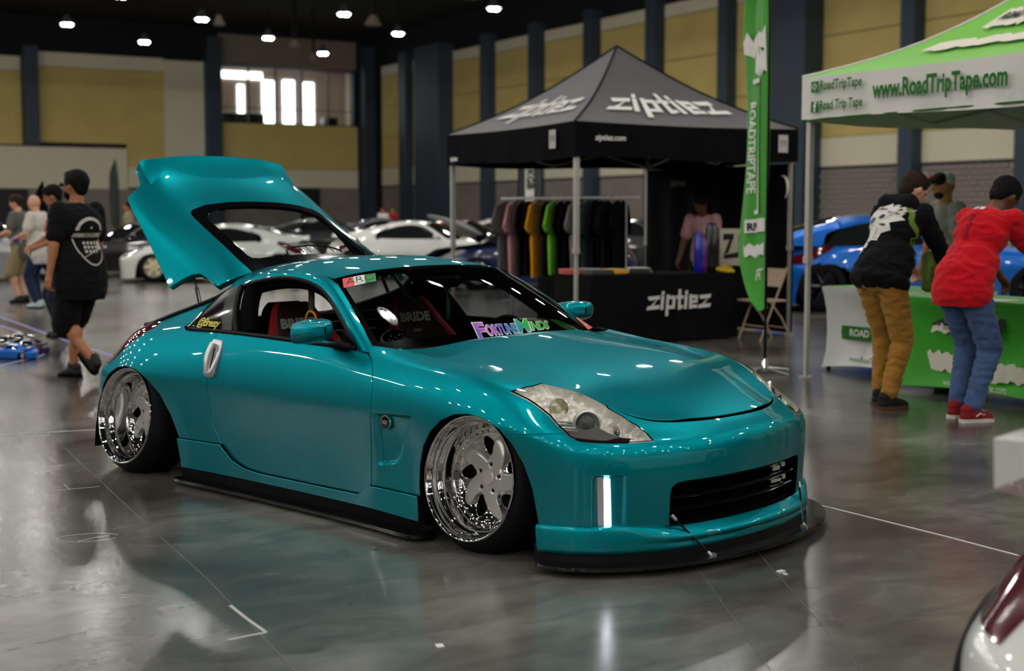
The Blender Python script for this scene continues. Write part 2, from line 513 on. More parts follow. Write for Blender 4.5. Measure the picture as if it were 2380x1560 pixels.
def hatch_net():
    ys = [0, .15, .30, .42]
    rows = [(-.665, (1.152, 1.151, 1.143, 1.125), (.53, 1.095), (.62, 1.05), (.70, .98), (.76, .90)),
            (-.78, (1.132, 1.131, 1.122, 1.104), (.53, 1.070), (.62, 1.01), (.70, .92), (.765, .81)),
            (-.95, (1.090, 1.089, 1.081, 1.063), (.525, 1.030), (.615, .965), (.69, .88), (.735, .795)),
            (-1.15, (1.038, 1.037, 1.029, 1.012), (.515, .980), (.605, .925), (.675, .86), (.715, .795)),
            (-1.34, (.984, .983, .976, .960), (.505, .935), (.595, .893), (.66, .848), (.695, .797)),
            (-1.50, (.946, .945, .938, .925), (.50, .903), (.585, .868), (.645, .835), (.675, .798)),
            (-1.62, (.926, .925, .919, .906), (.495, .884), (.575, .850), (.63, .823), (.655, .798)),
            (-1.70, (.922, .921, .915, .902), (.49, .876), (.565, .842), (.61, .818), (.632, .796)),
            (-1.765, (.932, .931, .924, .908), (.487, .876), (.55, .836), (.59, .812), (.61, .790)),
            (-1.815, (.946, .945, .938, .918), (.483, .878), (.535, .832), (.575, .806), (.592, .782)),
            (-1.838, (.944, .943, .936, .915), (.478, .870), (.525, .825), (.565, .798), (.582, .772)),
            (-1.840, (.915, .914, .907, .886), (.470, .842), (.515, .800), (.555, .775), (.57, .755)),
            (-1.850, (.82, .82, .815, .80), (.455, .77), (.50, .745), (.53, .735), (.545, .73))]
    net = []
    for r in rows:
        net.append([(r[0], y, z) for y, z in zip(ys, r[1])] + [(r[0], y, z) for y, z in r[2:]])
    return net
HINGE, HANG = (-.70, 1.128), math.radians(40.7)
def hatch_rot(V):
    W = np.array(V, float); c, s = math.cos(HANG), math.sin(HANG)
    x = W[:, 0] - HINGE[0]; z = W[:, 2] - HINGE[1]
    # tail (negative x) swings up
    W[:, 0] = HINGE[0] + x * c + z * s + 0.0
    W[:, 2] = HINGE[1] - x * s + z * c + 0.012
    return W
# ---- panels cut from the body sheets
def put(name, VF, m, hem=True, parent=None, left=True, depth=0.014, sm=35):
    """a panel on the right-hand side (y < 0) and its twin on the left"""
    V, F = VF
    if hem: V, F = rim(V, F, depth)
    R = mirror(np.array([list(v[:3]) for v in V]), F)
    r = mesh(name, R[0], R[1], m, parent or car, sm)
    l = mesh(name, V, F, m, parent or car, sm) if left else None
    if hem and m is M_PAINT:
        for o in (r, l):
            if o: hem_black(o, M_SHADOW, HEM)
    return r, l
def put_whole(name, VF, m, hem=True, depth=0.014, sm=35):
    """a panel that runs over the centre line: both halves welded"""
    V, F = VF
    L = np.array([list(v[:3]) for v in V]); R = mirror(L, F)
    VV, FF = join((L, F), R)
    bm = bmesh.new(); vs = [bm.verts.new(v) for v in VV]
    for f in FF:
        try: bm.faces.new([vs[i] for i in f])
        except ValueError: pass
    near = [v for v in bm.verts if abs(v.co.y) < 2e-4]
    for v in near: v.co.y = 0
    bmesh.ops.remove_doubles(bm, verts=near, dist=1e-4)
    bm.verts.index_update()
    V2 = [tuple(v.co) for v in bm.verts]; F2 = [tuple(v.index for v in f.verts) for f in bm.faces]; bm.free()
    if hem: V2, F2 = rim([np.array(v) for v in V2], F2, depth)
    o = mesh(name, V2, F2, m, car, sm)
    if hem and m is M_PAINT: hem_black(o, M_SHADOW, HEM)
    return o
UV = dict(ax=(3, 4), sc=(.18, .09))
HEADL = [(13.812, 6.807), (13.905, 7.128), (13.994, 7.439), (14.088, 7.702), (14.20, 8.3), (15.7, 8.3), (15.913, 7.90), (16.366, 7.692), (16.791, 7.044), (17.1, 5.979), (17.275, 5.158),
         (16.875, 5.075), (16.236, 5.046), (15.576, 4.976), (15.367, 5.165), (15.219, 5.535), (14.815, 6.237), (14.51, 6.503), (14.238, 6.68), (13.964, 6.773)]
BUMP = [(13.3, -1), (13.3, 3.5), (14.055, 4.177), (14.618, 4.719), (15.276, 5.422), (15.9, 8.6), (20.5, 8.6), (20.5, -1)]
DRLP = [(15.86, 2.70), (15.92, 2.90), (16.06, 2.94), (16.40, 2.93), (16.62, 2.88), (16.66, 2.75), (16.66, .80), (16.62, .66), (16.52, .58), (15.98, .62), (15.90, .72), (15.86, .85)]
TAILP = [(3.87, 4.9), (4.25, 5.5), (4.72, 6.2), (5.2, 6.75), (5.45, 7.3), (5.42, 7.7), (4.9, 8.3), (4.3, 7.7), (3.4, 7.0), (2.5, 6.4), (2.5, 4.9)]
GRILL = [(-1, .345), (.40, .345), (.445, .340), (.468, .322), (.473, .29), (.470, .18), (.462, .168), (-1, .164)]
VENT = [(.742, .530), (.80, .536), (1.005, .548), (.985, .50), (.94, .41), (.905, .345), (.875, .318), (.80, .302), (.740, .296)]
def dent(V, fld, depth, soft):
    """presses the sheet in where the field is positive"""
    W = np.array(V, float); s = np.clip(fld(W) / soft, 0, 1); s = s * s * (3 - 2 * s)
    W[:, 1] -= s * depth
    return W
G = 0.0038
archs = (notp(ARCH_F), notp(ARCH_R))
side_hi = side_patch(520, 130)
nose_hi = side_patch(260, 170, u0=13.2)
fmid = lambda *fs: fAll(*fs)
# door
dv, df = fAll(sdf_poly(DOOR, grow=-G), lambda V: V[:, 2] - .10)(side_hi)
door_r, door_l = put('door', (dv, df), M_PAINT)
# quarter panel
put('rear_quarter_panel', fAll(gx(-.20, -1), notp(DOOR, grow=G), lo(SEAM), *archs, sdf_poly(TAILP, inv=True, grow=G, **UV), lambda V: V[:, 3] - 1.0)(side_hi), M_PAINT)
put_whole('rear_bumper', fAll(lambda V: 0.996 - V[:, 3])(side_hi), M_PAINT)
# front fender
fv, ff = fAll(gx(.30), notp(DOOR, grow=G), lo(SEAM), notp(ARCH_F), sdf_poly(BUMP, inv=True, grow=G, **UV), sdf_poly(HEADL, inv=True, grow=G * 1.5, **UV))(side_hi)
fv = dent(fv, sdf_poly(VENT), .020, .016)
fender_r, fender_l = put('front_fender', (fv, ff), M_PAINT)
# bumper
bf = fAll(sdf_poly(BUMP, grow=-G, **UV), notp(ARCH_F), sdf_poly(HEADL, inv=True, grow=G * 1.5, **UV), sdf_poly(GRILL, ax=(1, 2), inv=True), gz(.172), sdf_poly(DRLP, inv=True, grow=0, **UV))
bumper = put_whole('front_bumper', bf(nose_hi), M_PAINT)
pk = fAll(sdf_poly(DRLP, grow=0.001, **UV))(nose_hi)
pv, pf = shrink(pk[0], pk[1], -.004)
s_ = sdf_poly(DRLP, **UV)(pv); nn = vnormals(pv, pf); k_ = np.clip(s_ / .012, 0, 1)[:, None]
pv[:, :3] -= nn * (k_ * k_ * (3 - 2 * k_)) * .013
M_LED = mat('daylight_led', (1, 1, 1), 0.3, emit=(0.86, 0.9, 1.0), estr=6)
drls = put('running_light_pocket', (pv, pf), M_PAINT, hem=False)
M_LEDH = mat('led_lens_silver', (0.75, 0.76, 0.78), 0.15, 0.7)
ledp = fAll(sdf_poly([(16.16, 2.72), (16.28, 2.72), (16.33, .80), (16.20, .80)], **UV))(nose_hi)
ledv, ledf = shrink(*ledp, -.010)
leds = put('led_strip', (ledv, ledf), M_LED, depth=.012)
bzp = fAll(sdf_poly([(16.00, 2.78), (16.15, 2.78), (16.18, .76), (16.05, .76)], **UV))(nose_hi)
bzv, bzf = shrink(*bzp, -.011)
bez = put('led_bezel', (bzv, bzf), M_LEDH, depth=.012)
# sill skirts, offset outwards a little so that the door foot reads as a ledge
sv, sf = fAll(gx(-.90), gx(1.12, -1), lambda V: -lo(SEAM)(V) - G, *archs)(side_hi)
sv, sf = shrink(sv, sf, .016)
put('side_skirt', (sv, sf), M_PAINT, depth=.05)
rv, rf = fAll(gx(-1.6, -1), lambda V: -lo(SEAM)(V) - G, notp(ARCH_R), lambda V: V[:, 3] - 1.0)(side_hi)
put('rear_skirt', (rv, rf), M_PAINT)
# hood
hv, hf, hpoly = hood_patch()
hv, hf = clip(hv, hf, lambda V: sdf_poly(hpoly, ax=(0, 1))(V) - .0045 - .009 * np.clip((V[:, 0] - 1.90) / .08, 0, 1))
hood = put_whole('hood', (hv, hf), M_PAINT)
# black inner shell behind the panel gaps
iv, if_ = fAll(*[notp(a, grow=.0) for a in (ARCH_F, ARCH_R)], sdf_poly(HEADL, inv=True, grow=.02, **UV), sdf_poly(GRILL, ax=(1, 2), inv=True, grow=.0), lambda V: .84 - V[:, 2], gz(.10))(side_patch(160, 50))
iv, if_ = shrink(iv, if_, -.030)
put('inner_shell', (iv, if_), M_SHADOW, hem=False)
iv, if_ = shrink(hv, hf, -.022)
put_whole('hood_inner', (iv, if_), M_SHADOW, hem=False)

# ---- headlamps
M_REFL = mat('lamp_reflector', (0.92, 0.91, 0.87), 0.22, 0.45, bump=0.22, bscale=75)
M_LENS = bpy.data.materials.new('lamp_lens'); M_LENS.use_nodes = True
_glass(M_LENS, (0.94, 0.94, 0.90), 1.5)
M_AMBER = mat('amber_reflector', (0.7, 0.12, 0.04), 0.2, 0.2)
lamp_src = side_patch(240, 150, u0=13.5, u1=17.6, v0=4.5)
lv, lf = clip(*lamp_src, sdf_poly(HEADL, grow=-.002, **UV))
hl_r, hl_l = put('headlamp', (lv, lf), M_LENS, depth=.003)
lb, lbf = shrink(*clip(*lamp_src, sdf_poly(HEADL, grow=.006, **UV)), -.05)
ln = np.clip(np.minimum(sdf_poly(HEADL, **UV)(lb), (8.0 - lb[:, 4]) * .09) / .03, 0, 1)
nn = vnormals(lb, lbf); lb[:, :3] += nn * (.046 * (1 - ln) ** 2)[:, None]
lb[:, :3] += nn * (0.006 * np.sin(lb[:, 3] * 19) * np.sin(lb[:, 4] * 9) * ln)[:, None]
LVN = vnormals(lv, lf)
for hl, s in ((hl_r, -1), (hl_l, 1)):
    V = lb.copy(); F = lbf
    if s < 0: V, F = mirror(V, F)
    mesh('lamp_housing', V, F, M_REFL, hl, 40)
    # black lower sill of the lamp and its border
    bd = clip(*lamp_src, lambda W: .0065 - sdf_poly(HEADL, **UV)(W)); bd = clip(*bd, sdf_poly(HEADL, grow=.001, **UV))
    bv, bfc = shrink(*bd, .0015)
    if s < 0: bv, bfc = mirror(bv, bfc)
    mesh('lamp_border', bv, bfc, M_GLOSSBLK, hl, 40)
    bz_ = clip(*lamp_src, sdf_poly([(14.98, 6.00), (15.30, 5.50), (15.6, 5.22), (16.95, 5.30), (16.72, 5.95), (16.25, 6.35), (15.85, 6.75), (15.45, 6.75)], **UV))
    bv, bfc = shrink(*bz_, -.034)
    if s < 0: bv, bfc = mirror(bv, bfc)
    mesh('projector_bezel', bv, bfc, mat('grey_bezel', (.30, .30, .30), .25, .6), hl, 40)
    bd = clip(*lamp_src, sdf_poly([(15.5, 4.9), (17.35, 5.0), (17.15, 5.75), (16.5, 5.9), (16.2, 5.55), (15.5, 5.5)], **UV)); bd = clip(*bd, sdf_poly(HEADL, grow=-.006, **UV))
    bv, bfc = shrink(*bd, -.022)
    if s < 0: bv, bfc = mirror(bv, bfc)
    mesh('lamp_lower_trim', bv, bfc, M_BLACK, hl, 40)
    # projector, indicator bowl and ribs
    ax = Vector((.86, s * .50, .06)).normalized(); Rm = ax.to_track_quat('Z', 'Y').to_matrix().to_4x4()
    def sunk(x, y, z, dep):
        i_ = int(np.argmin((lv[:, 0] - x) ** 2 + (lv[:, 1] - y) ** 2 + (lv[:, 2] - z) ** 2)); q_ = lv[i_, :3] - LVN[i_] * dep
        return Vector((q_[0], s * q_[1], q_[2]))
    pc = sunk(1.800, .665, .578, .036)
    T = Matrix.Translation(pc) @ Rm
    MB().lathe([(.030, -.05), (.052, -.02), (.058, .004), (.058, .012), (.050, .014), (.046, .004), (.042, .002)], 32, T).build('projector_shroud', M_SILVER, hl, 30)
    MB().lathe([(.040, -.004), (.040, .006), (.034, .016), (.022, .024), (.010, .028), (0, .029)], 28, T).build('projector_lens', mat('projector_glass', (.05, .055, .06), .03, coat=1.0, spec=1.0), hl, 60)
    MB().lathe([(.018, -.04), (.034, -.015), (.042, .004), (.040, .006)], 24, Matrix.Translation(sunk(1.695, .712, .640, .030)) @ Rm).build('indicator_bowl', mat('indicator_chrome', (.84, .80, .66), .12, 1.0), hl, 40)
    MB().ell(tuple(sunk(1.695, .712, .640, .034)), (.014, .014, .014)).build('indicator_bulb', mat('bulb_glass', (.75, .66, .40), .1, coat=1), hl, 60)
    mb = MB()
    for q in range(4):
        mb.tube([sunk(1.735 + .012 * q, .765, .590 - .012 * q, .014), sunk(1.775 + .012 * q, .730, .590 - .012 * q, .016)], .0035, 6)
    mb.build('lamp_ribs', M_SILVER, hl, 60)
    MB().lathe([(.020, -.03), (.032, -.008), (.036, .004)], 24, Matrix.Translation(sunk(1.885, .615, .540, .026)) @ Rm).build('side_reflector', M_CHROME, hl, 40)
    am = clip(*lamp_src, sdf_poly([(16.7, 5.05), (17.2, 5.15), (17.05, 5.75), (16.75, 5.6)], **UV))
    bv, bfc = shrink(*am, -.014)
    if s < 0: bv, bfc = mirror(bv, bfc)
    mesh('side_marker', bv, bfc, M_AMBER if s > 0 else M_REFL, hl, 40)
for i in range(2): pass
# tail lamps
M_TAIL = mat('tail_lamp_red', (0.16, 0.012, 0.01), 0.06, coat=1.0)
tv, tf = clip(*side_patch(200, 120, u0=2.2, u1=6.2, v0=4.5), sdf_poly(TAILP, grow=-.002, **UV))
tl = put('tail_lamp', (tv, tf), M_TAIL)

# ---- lower lip, splitter, side blades, rods
def lip_net():
    S = list(range(14, 21)); P = np.array(PLAN); Tn = np.gradient(P, axis=0); Tn /= np.linalg.norm(Tn, axis=1)[:, None]
    Nn = np.stack([Tn[:, 1], -Tn[:, 0]], 1); net = []
    S2 = [14.4, 14.8, 15.2, 15.7, 16.2, 16.7, 17.2, 17.6, 18.2, 19, 19.6, 20]
    B = bbasis(21, S2)
    C = B @ P; N2 = B @ Nn
    for s, c, n in zip(S2, C, N2):
        cen = min(max((s - 17.0) / .7, 0), 1)             # 1 in the middle under the grille
        out = [(.028 - .02 * cen, .186 - .022 * cen), (.004 + .0 * cen, .185 - .022 * cen), (-.006 - .014 * cen, .180 - .030 * cen), (-.010 - .030 * cen, .150 - .014 * cen), (-.012 - .030 * cen, .128 - .008 * cen),
               (-.013 - .016 * cen, .112 - .004 * cen), (-.014 - .022 * cen, .095), (-.010 - .020 * cen, .072), (.03, .062)]
        net.append([(c[0] + n[0] * d, max(c[1] + n[1] * d, 0) if s < 20 else 0.0, z) for d, z in out])
    return net
lv_, lf_ = surf(lip_net(), 130, 60)
lipv, lipf = clip(lv_, lf_, notp(ARCH_F))
dz = sdf_poly([(-.5, .19), (.10, .19), (.16, .135), (-.5, .135)], ax=(1, 2))
lip = put_whole('front_lip', (lipv, lipf), M_PAINT, hem=False)
SPL = [(1.70, .845), (1.745, .915), (1.80, .930), (1.90, .895), (2.00, .815), (2.09, .70), (2.16, .565), (2.215, .40), (2.25, .20), (2.262, 0)]
spl = SPL + [(x, -y) for x, y in SPL[-2::-1]]
def plate(name, poly, z0, z1, m, bev=.004):
    bm = bmesh.new(); vs = [bm.verts.new((x, y, z0)) for x, y in poly]; f = bm.faces.new(vs)
    r = bmesh.ops.extrude_face_region(bm, geom=[f]); bmesh.ops.translate(bm, vec=(0, 0, z1 - z0), verts=[v for v in r['geom'] if isinstance(v, bmesh.types.BMVert)])
    bmesh.ops.recalc_face_normals(bm, faces=bm.faces); bmesh.ops.bevel(bm, geom=[e for e in bm.edges if abs(e.verts[0].co.z - e.verts[1].co.z) < 1e-6], offset=bev, segments=2, affect='EDGES')
    me = bpy.data.meshes.new(name); bm.to_mesh(me); bm.free(); return link(name, me, m, car, 40)
sp = curve([(x, y, 0) for x, y in spl], 90)
plate('front_splitter', [(p[0], p[1]) for p in sp], .028, .044, M_GLOSSBLK)
ap = curve([(x - .07, y * .93, 0) for x, y in spl], 60)
V = []; F = []
for i, p in enumerate(ap): V += [(p[0], p[1], .030), (p[0] - .01, p[1] * .985, .10)]
F = [(2 * i, 2 * i + 2, 2 * i + 3, 2 * i + 1) for i in range(len(ap) - 1)]
mesh('splitter_apron', V, F, M_BLACK, car, 40)
for s in (-1, 1):
    MB().tube([(2.190, s * .342, .040), (2.080, s * .470, .212)], .0045, 8).build('splitter_rod', M_CHROME if s > 0 else M_GLOSSBLK, car)
    mb = MB()
    for a, b in (((2.190, s * .342, .040), (2.080, s * .470, .212)), ((2.080, s * .470, .212), (2.190, s * .342, .040))):
        a, b = Vector(a), Vector(b); mb.tube([a, a + (b - a).normalized() * .02, a + (b - a).normalized() * .03], [.008, .008, .005], 8)
    mb.box((2.190, s * .342, .045), (.03, .014, .02)); mb.build('rod_end', M_SILVER, car)
    bl = curve([(-.86, s * .80, 0), (-.86, s * .885, 0), (-.80, s * .905, 0), (-.4, s * .890, 0), (.1, s * .885, 0), (.6, s * .892, 0), (.95, s * .915, 0), (1.06, s * .925, 0), (1.07, s * .80, 0)], 60)
    plate('side_splitter', [(p[0], p[1]) for p in bl][::(1 if s > 0 else -1)], .018, .034, M_GLOSSBLK)
    V = []; F = []
    xs = np.linspace(-.84, 1.05, 40)
    for x in xs:
        h = .112 if x > -.5 else .112
        yb = float(np.interp(x, [-.84, -.45, .1, .76, 1.05], [.862, .846, .842, .854, .868]))
        V += [(x, s * (yb - .040), .020), (x, s * (yb - .022), .070), (x, s * (yb - .012), h)]
    for i in range(len(xs) - 1):
        for k in range(2):
            q = (3 * i + k, 3 * i + 3 + k, 3 * i + 4 + k, 3 * i + 1 + k); F.append(q if s > 0 else q[::-1])
    mesh('side_apron', V, F, M_BLACK, car, 60)
# floor pan and wheel wells
MB().rbox((0, 0, .17), (3.4, 1.06, .20), .03).build('floor_pan', M_SHADOW, car)
MB().rbox((1.62, 0, .36), (.60, .95, .34), .05).rbox((-1.55, 0, .40), (.75, 1.0, .50), .05).build('bulkhead_boxes', M_SHADOW, car)
for s in (-1, 1):
    for A in (ARCH_F, ARCH_R):
        V = []; F = []; n = len(A)
        for x, z in A: V += [(x, s * .860, max(z, .10)), (x, s * .45, max(z, .10))]
        for i in range(n - 1): F.append((2 * i, 2 * i + 1, 2 * i + 3, 2 * i + 2))
        F.append(tuple(2 * i + 1 for i in range(n)))
        mesh('wheel_well', V, F, M_SHADOW, car, 40)
# ---- grille: recess, curved bars, mesh
def arcbar(z, y1, x0, dep, r, m, name):
    pts = [(x0 - dep * (abs(t) ** 2.2), t * y1, z) for t in np.linspace(-1, 1, 25)]
    V = []; F = []
    for p in pts:
        for dx, dzz in ((-.03, -r), (0, -r), (.012, 0), (0, r), (-.03, r)): V.append((p[0] + dx, p[1], p[2] + dzz))
    for i in range(len(pts) - 1):
        for k in range(5): F.append((5 * i + k, 5 * i + 5 + k, 5 * i + 5 + (k + 1) % 5, 5 * i + (k + 1) % 5))
    return mesh(name, V, F, m, car, 50)
arcbar(.270, .462, 2.105, .062, .011, M_GLOSSBLK, 'grille_bar')
arcbar(.217, .462, 2.100, .062, .011, M_GLOSSBLK, 'grille_bar')
arcbar(.325, .462, 2.098, .062, .014, M_GLOSSBLK, 'grille_bar')
V = []; F = []
gl = [(1.99, .50), (2.02, .49), (2.05, .3), (2.06, 0), (2.05, -.3), (2.02, -.49), (1.99, -.50)]
for x, y in gl: V += [(x - .03, y, .12), (x - .05, y, .37)]
F = [(2 * i, 2 * i + 1, 2 * i + 3, 2 * i + 2) for i in range(len(gl) - 1)]
mesh('grille_back', V, F, M_SHADOW, car, 40)
mb = MB()
for i in range(46):
    y = -.46 + .02 * i; x = 2.055 - .05 * abs(y / .46) ** 2.2
    mb.box((x, y, .25), (.004, .003, .17))
mb.build('grille_mesh', M_BLACK, car)['kind'] = 'stuff'
M_BADGE = mat('badge_silver', (.6, .58, .52), .3, .6)
for c_, d_ in (((2.068, .30, .298), (.006, .055, .020)), ((2.055, .375, .303), (.006, .028, .018)), ((2.068, .30, .243), (.006, .075, .014)), ((2.053, .385, .246), (.006, .025, .018))): MB().box(c_, d_).build('grille_badge', M_BADGE, car)
# top edge of the grille opening rolled in
gt = [(2.150 - .085 * (abs(t) ** 2.3) - .012, t * .465, .344) for t in np.linspace(-1, 1, 31)]
V = []; F = []
for p in gt: V += [p, (p[0] - .05, p[1], p[2] - .004)]
F = [(2 * i, 2 * i + 1, 2 * i + 3, 2 * i + 2) for i in range(len(gt) - 1)]
mesh('grille_brow', V, F, M_PAINT, car, 60)

# ---- greenhouse
wv, wf = orient(*surf(WS, 60, 60), 0)
windscreen = put_whole('windscreen', (wv, wf), M_WSGLASS, hem=False, sm=180)
# black border painted inside the windscreen
bd = clip(wv, wf, lambda V: np.maximum(np.maximum(V[:, 3] - 2.86, V[:, 4] - 3.84), .30 - V[:, 3]))
bv, bfc = shrink(*bd, -.002)
V2, F2 = join((bv, bfc), mirror(bv, bfc)); mesh('windscreen_border', V2, F2, M_GLOSSBLK, windscreen, 180)
roof = put_whole('roof', orient(*surf(RF, 90, 50)), M_PAINT)
put('pillar_rail', orient(*surf(PIL, 120, 24)), M_PAINT, depth=.02)
iv, if_ = shrink(*orient(*surf(RF, 30, 20)), -.03); put_whole('headliner', (iv, if_), M_SHADOW, hem=False)
# rail inner trim and window seal
for s in (-1, 1):
    D = curve([(x, s * (y - .008), z - .008) for x, y, z in DLINE], 70)
    MB().tube(D, .015, 8).build('window_seal', M_BLACK, car, 60)
    B = curve([(.53, s * .787, .797), (.2, s * .792, .803), (-.2, s * .790, .812), (-.55, s * .784, .814), (-.825, s * .780, .810)], 50)
    MB().tube(B, .011, 8).build('belt_moulding', M_BLACK, car, 60)
    IN = curve([(x, s * (y - .05), z - .03) for x, y, z in DLINE], 50)
    MB().tube(IN, .032, 8).build('inner_pillar_trim', M_SHADOW, car, 60)
# quarter glass, b pillar, mirror triangle
QB = [(-.842 + .33 * t, .787, .806) for t in np.linspace(0, 1, len(ARC))][::-1]
QT = ARC
def quarter(u0, u1, off):
    n = 24; V = []; F = []
    T = curve(ARC, 60); Bm = curve([(-.40, .786, .806), (-.48, .786, .806), (-.56, .786, .806), (-.64, .786, .807), (-.72, .785, .808), (-.79, .784, .809), (-.845, .782, .810)], 60)
    k0, k1 = int(u0 * 59), int(u1 * 59)
    ks = range(k0, k1 + 1)
    for k in ks:
        for j in range(9):
            t = j / 8; p = Bm[k] * (1 - t) + T[k] * t
            V.append((p[0], p[1] + .014 * math.sin(PI * t) + off, p[2]))
    for i in range(len(ks) - 1):
        for j in range(8): F.append((i * 9 + j, i * 9 + j + 1, i * 9 + 10 + j, i * 9 + 9 + j))
    return np.array(V), F
M_CARBON = mat('carbon_weave', (.016, .016, .017), .25, .3, coat=1.0)
nt = M_CARBON.node_tree; ck = nt.nodes.new('ShaderNodeTexChecker'); ck.inputs['Scale'].default_value = 260
ck.inputs['Color1'].default_value = (.03, .03, .03, 1); ck.inputs['Color2'].default_value = (.008, .008, .009, 1)
tcn = nt.nodes.new('ShaderNodeTexCoord'); nt.links.new(tcn.outputs['Object'], ck.inputs['Vector']); nt.links.new(ck.outputs['Color'], nt.nodes['Principled BSDF'].inputs['Base Color'])
qv, qf = quarter(.26, 1, 0); put('quarter_window', orient(qv, qf, 1), M_GLOSSBLK)
qv, qf = quarter(.08, .26, .006); put('b_pillar_cover', orient(qv, qf, 1), M_CARBON)
for s in (-1, 1):
    P0 = [(-.405, .786, .806), (-.445, .770, .86), (-.49, .735, .93), (-.525, .69, 1.0), (-.545, .655, 1.035)]
    c = curve([(x + .012, s * (y - .004), z) for x, y, z in P0], 20)
    MB().tube(c, .018, 6).build('door_jamb_seal', M_BLACK, car, 60)
    c = curve([(x + .055, s * (y - .055), z) for x, y, z in P0], 20)
    MB().tube(c, .045, 8).build('b_pillar_inner', M_SHADOW, car, 60)
    MB().prism([(.545, .80), (.40, .80), (.425, .872)], s * .775, s * .783, Matrix(((1, 0, 0, 0), (0, 0, 1, 0), (0, 1, 0, 0), (0, 0, 0, 1)))).build('mirror_triangle', M_BLACK, car)
yel = mat('yellow_vinyl', srgb(215, 205, 50), .4)
lettering('window_script', '@Breezy', lambda x, y: (-.640 + x, -.790 + .36 * y, .852 + y), yel, car, .056, shear=.45, spacing=.85, bold=.001)

# ---- hatch, swung up on its hinges
hn = hatch_net()
cutline = [(-.55, 1.25), (-.55, 1.10), (-.635, 1.030), (-.70, 1.005), (-.78, .977), (-.83, .955), (-.857, .925), (-.872, .88), (-.884, .84), (-.893, .798), (-.93, .798), (-1.25, .805), (-1.60, .800), (-1.635, .803), (-1.66, .835), (-1.70, .850), (-1.84, .842), (-1.95, .842), (-1.95, 1.25)]
GL_OUT = [(-.55, -.3), (-.55, .478), (-.70, .480), (-.80, .482), (-1.27, .468), (-1.325, .458), (-1.352, .43), (-1.385, .33), (-1.405, .18), (-1.412, 0), (-1.412, -.3)]
GL_IN = [(-.765, -.3), (-.765, .37), (-.78, .410), (-.82, .420), (-1.20, .408), (-1.255, .398), (-1.285, .37), (-1.325, .28), (-1.345, .15), (-1.352, 0), (-1.352, -.3)]
hV, hF = surf(hn, 260, 170)
hV, hF = clip(hV, hF, sdf_poly(cutline))
hatch = empty('rear_hatch'); hatch.parent = car
def hput(name, VF, m, hem=True, depth=.03, sm=38):
    V, F = VF
    V = np.array([list(v[:3]) for v in V]); R = mirror(V, F); VV, FF = join((V, F), R)
    bm = bmesh.new(); vs = [bm.verts.new(v) for v in VV]
    for f in FF:
        try: bm.faces.new([vs[i] for i in f])
        except ValueError: pass
    near = [v for v in bm.verts if abs(v.co.y) < 2e-4]; bmesh.ops.remove_doubles(bm, verts=near, dist=1e-4); bm.verts.index_update()
    V2 = [np.array(v.co) for v in bm.verts]; F2 = [tuple(v.index for v in f.verts) for f in bm.faces]; bm.free()
    if hem: V2, F2 = rim(V2, F2, depth)
    return mesh(name, hatch_rot(np.array(V2)), F2, m, hatch, sm)
hV, hF = orient(hV, hF)
hput('hatch_skin', clip(hV, hF, sdf_poly(GL_OUT, ax=(0, 1), inv=True)), M_PAINT)
gV, gF = clip(hV, hF, sdf_poly(GL_OUT, ax=(0, 1), grow=-.002))
fr = clip(gV, gF, sdf_poly(GL_IN, ax=(0, 1), inv=True)); hput('rear_glass_border', fr, M_GLOSSBLK, depth=.012)
hput('rear_glass', clip(gV, gF, sdf_poly(GL_IN, ax=(0, 1))), M_GLASS, hem=False, sm=180)
iv, if_ = shrink(*clip(hV, hF, sdf_poly(GL_OUT, ax=(0, 1), inv=True, grow=-.03)), -.035); hput('hatch_lining', (iv, if_), M_SHADOW, hem=False)
# tail spoiler lip on the hatch
def spoiler():
    V = []; F = []; ts = np.linspace(-1, 1, 41)
    for t in ts:
        y = t * .512; a = abs(t)
        zb = .932 - .052 * a ** 2.4; e = 1 - max(0, (a - .93) / .07) ** 2 * .55
        V += [(-1.60, y, zb - .014), (-1.66, y, zb - .010), (-1.725, y, zb + .000), (-1.780, y, zb + .008 * e), (-1.822, y, zb + .022 * e), (-1.838, y, zb + .026 * e), (-1.843, y, zb + .018 * e), (-1.838, y, zb + .01), (-1.835, y, zb - .05)]
    for i in range(40):
        for k in range(8): F.append((9 * i + k, 9 * i + k + 1, 9 * i + 10 + k, 9 * i + 9 + k))
    F.append(tuple(range(9))); F.append(tuple(reversed(range(40 * 9, 41 * 9))))
    V = np.array(V)
    return V, F
def hz(x, y):
    k_ = np.argmin((hV[:, 0] - x) ** 2 + (hV[:, 1] - abs(y)) ** 2); return float(hV[k_, 2])
def hl3(pts, r_, name):
    P_ = hatch_rot(np.array([(x, y, hz(x, y) + .006) for x, y in pts])); return MB().tube([tuple(p) for p in P_], r_, 6).build(name, M_BLACK, hatch, 60)
hl3([(-.775, -.19), (-.80, -.185), (-.835, -.13), (-.85, 0), (-.835, .13), (-.80, .185), (-.775, .19)], .005, 'brake_lamp_rim')
for y_ in (-.13, -.08, -.03, .03, .08, .13): hl3([(-.775, y_), (-.845 + .6 * y_ * y_, y_ * 1.0)], .0025, 'brake_lamp_rib')
sV, sF = spoiler(); bmv = hatch_rot(sV); mesh('tail_spoiler', bmv, flip(sF), M_PAINT, hatch, 42)
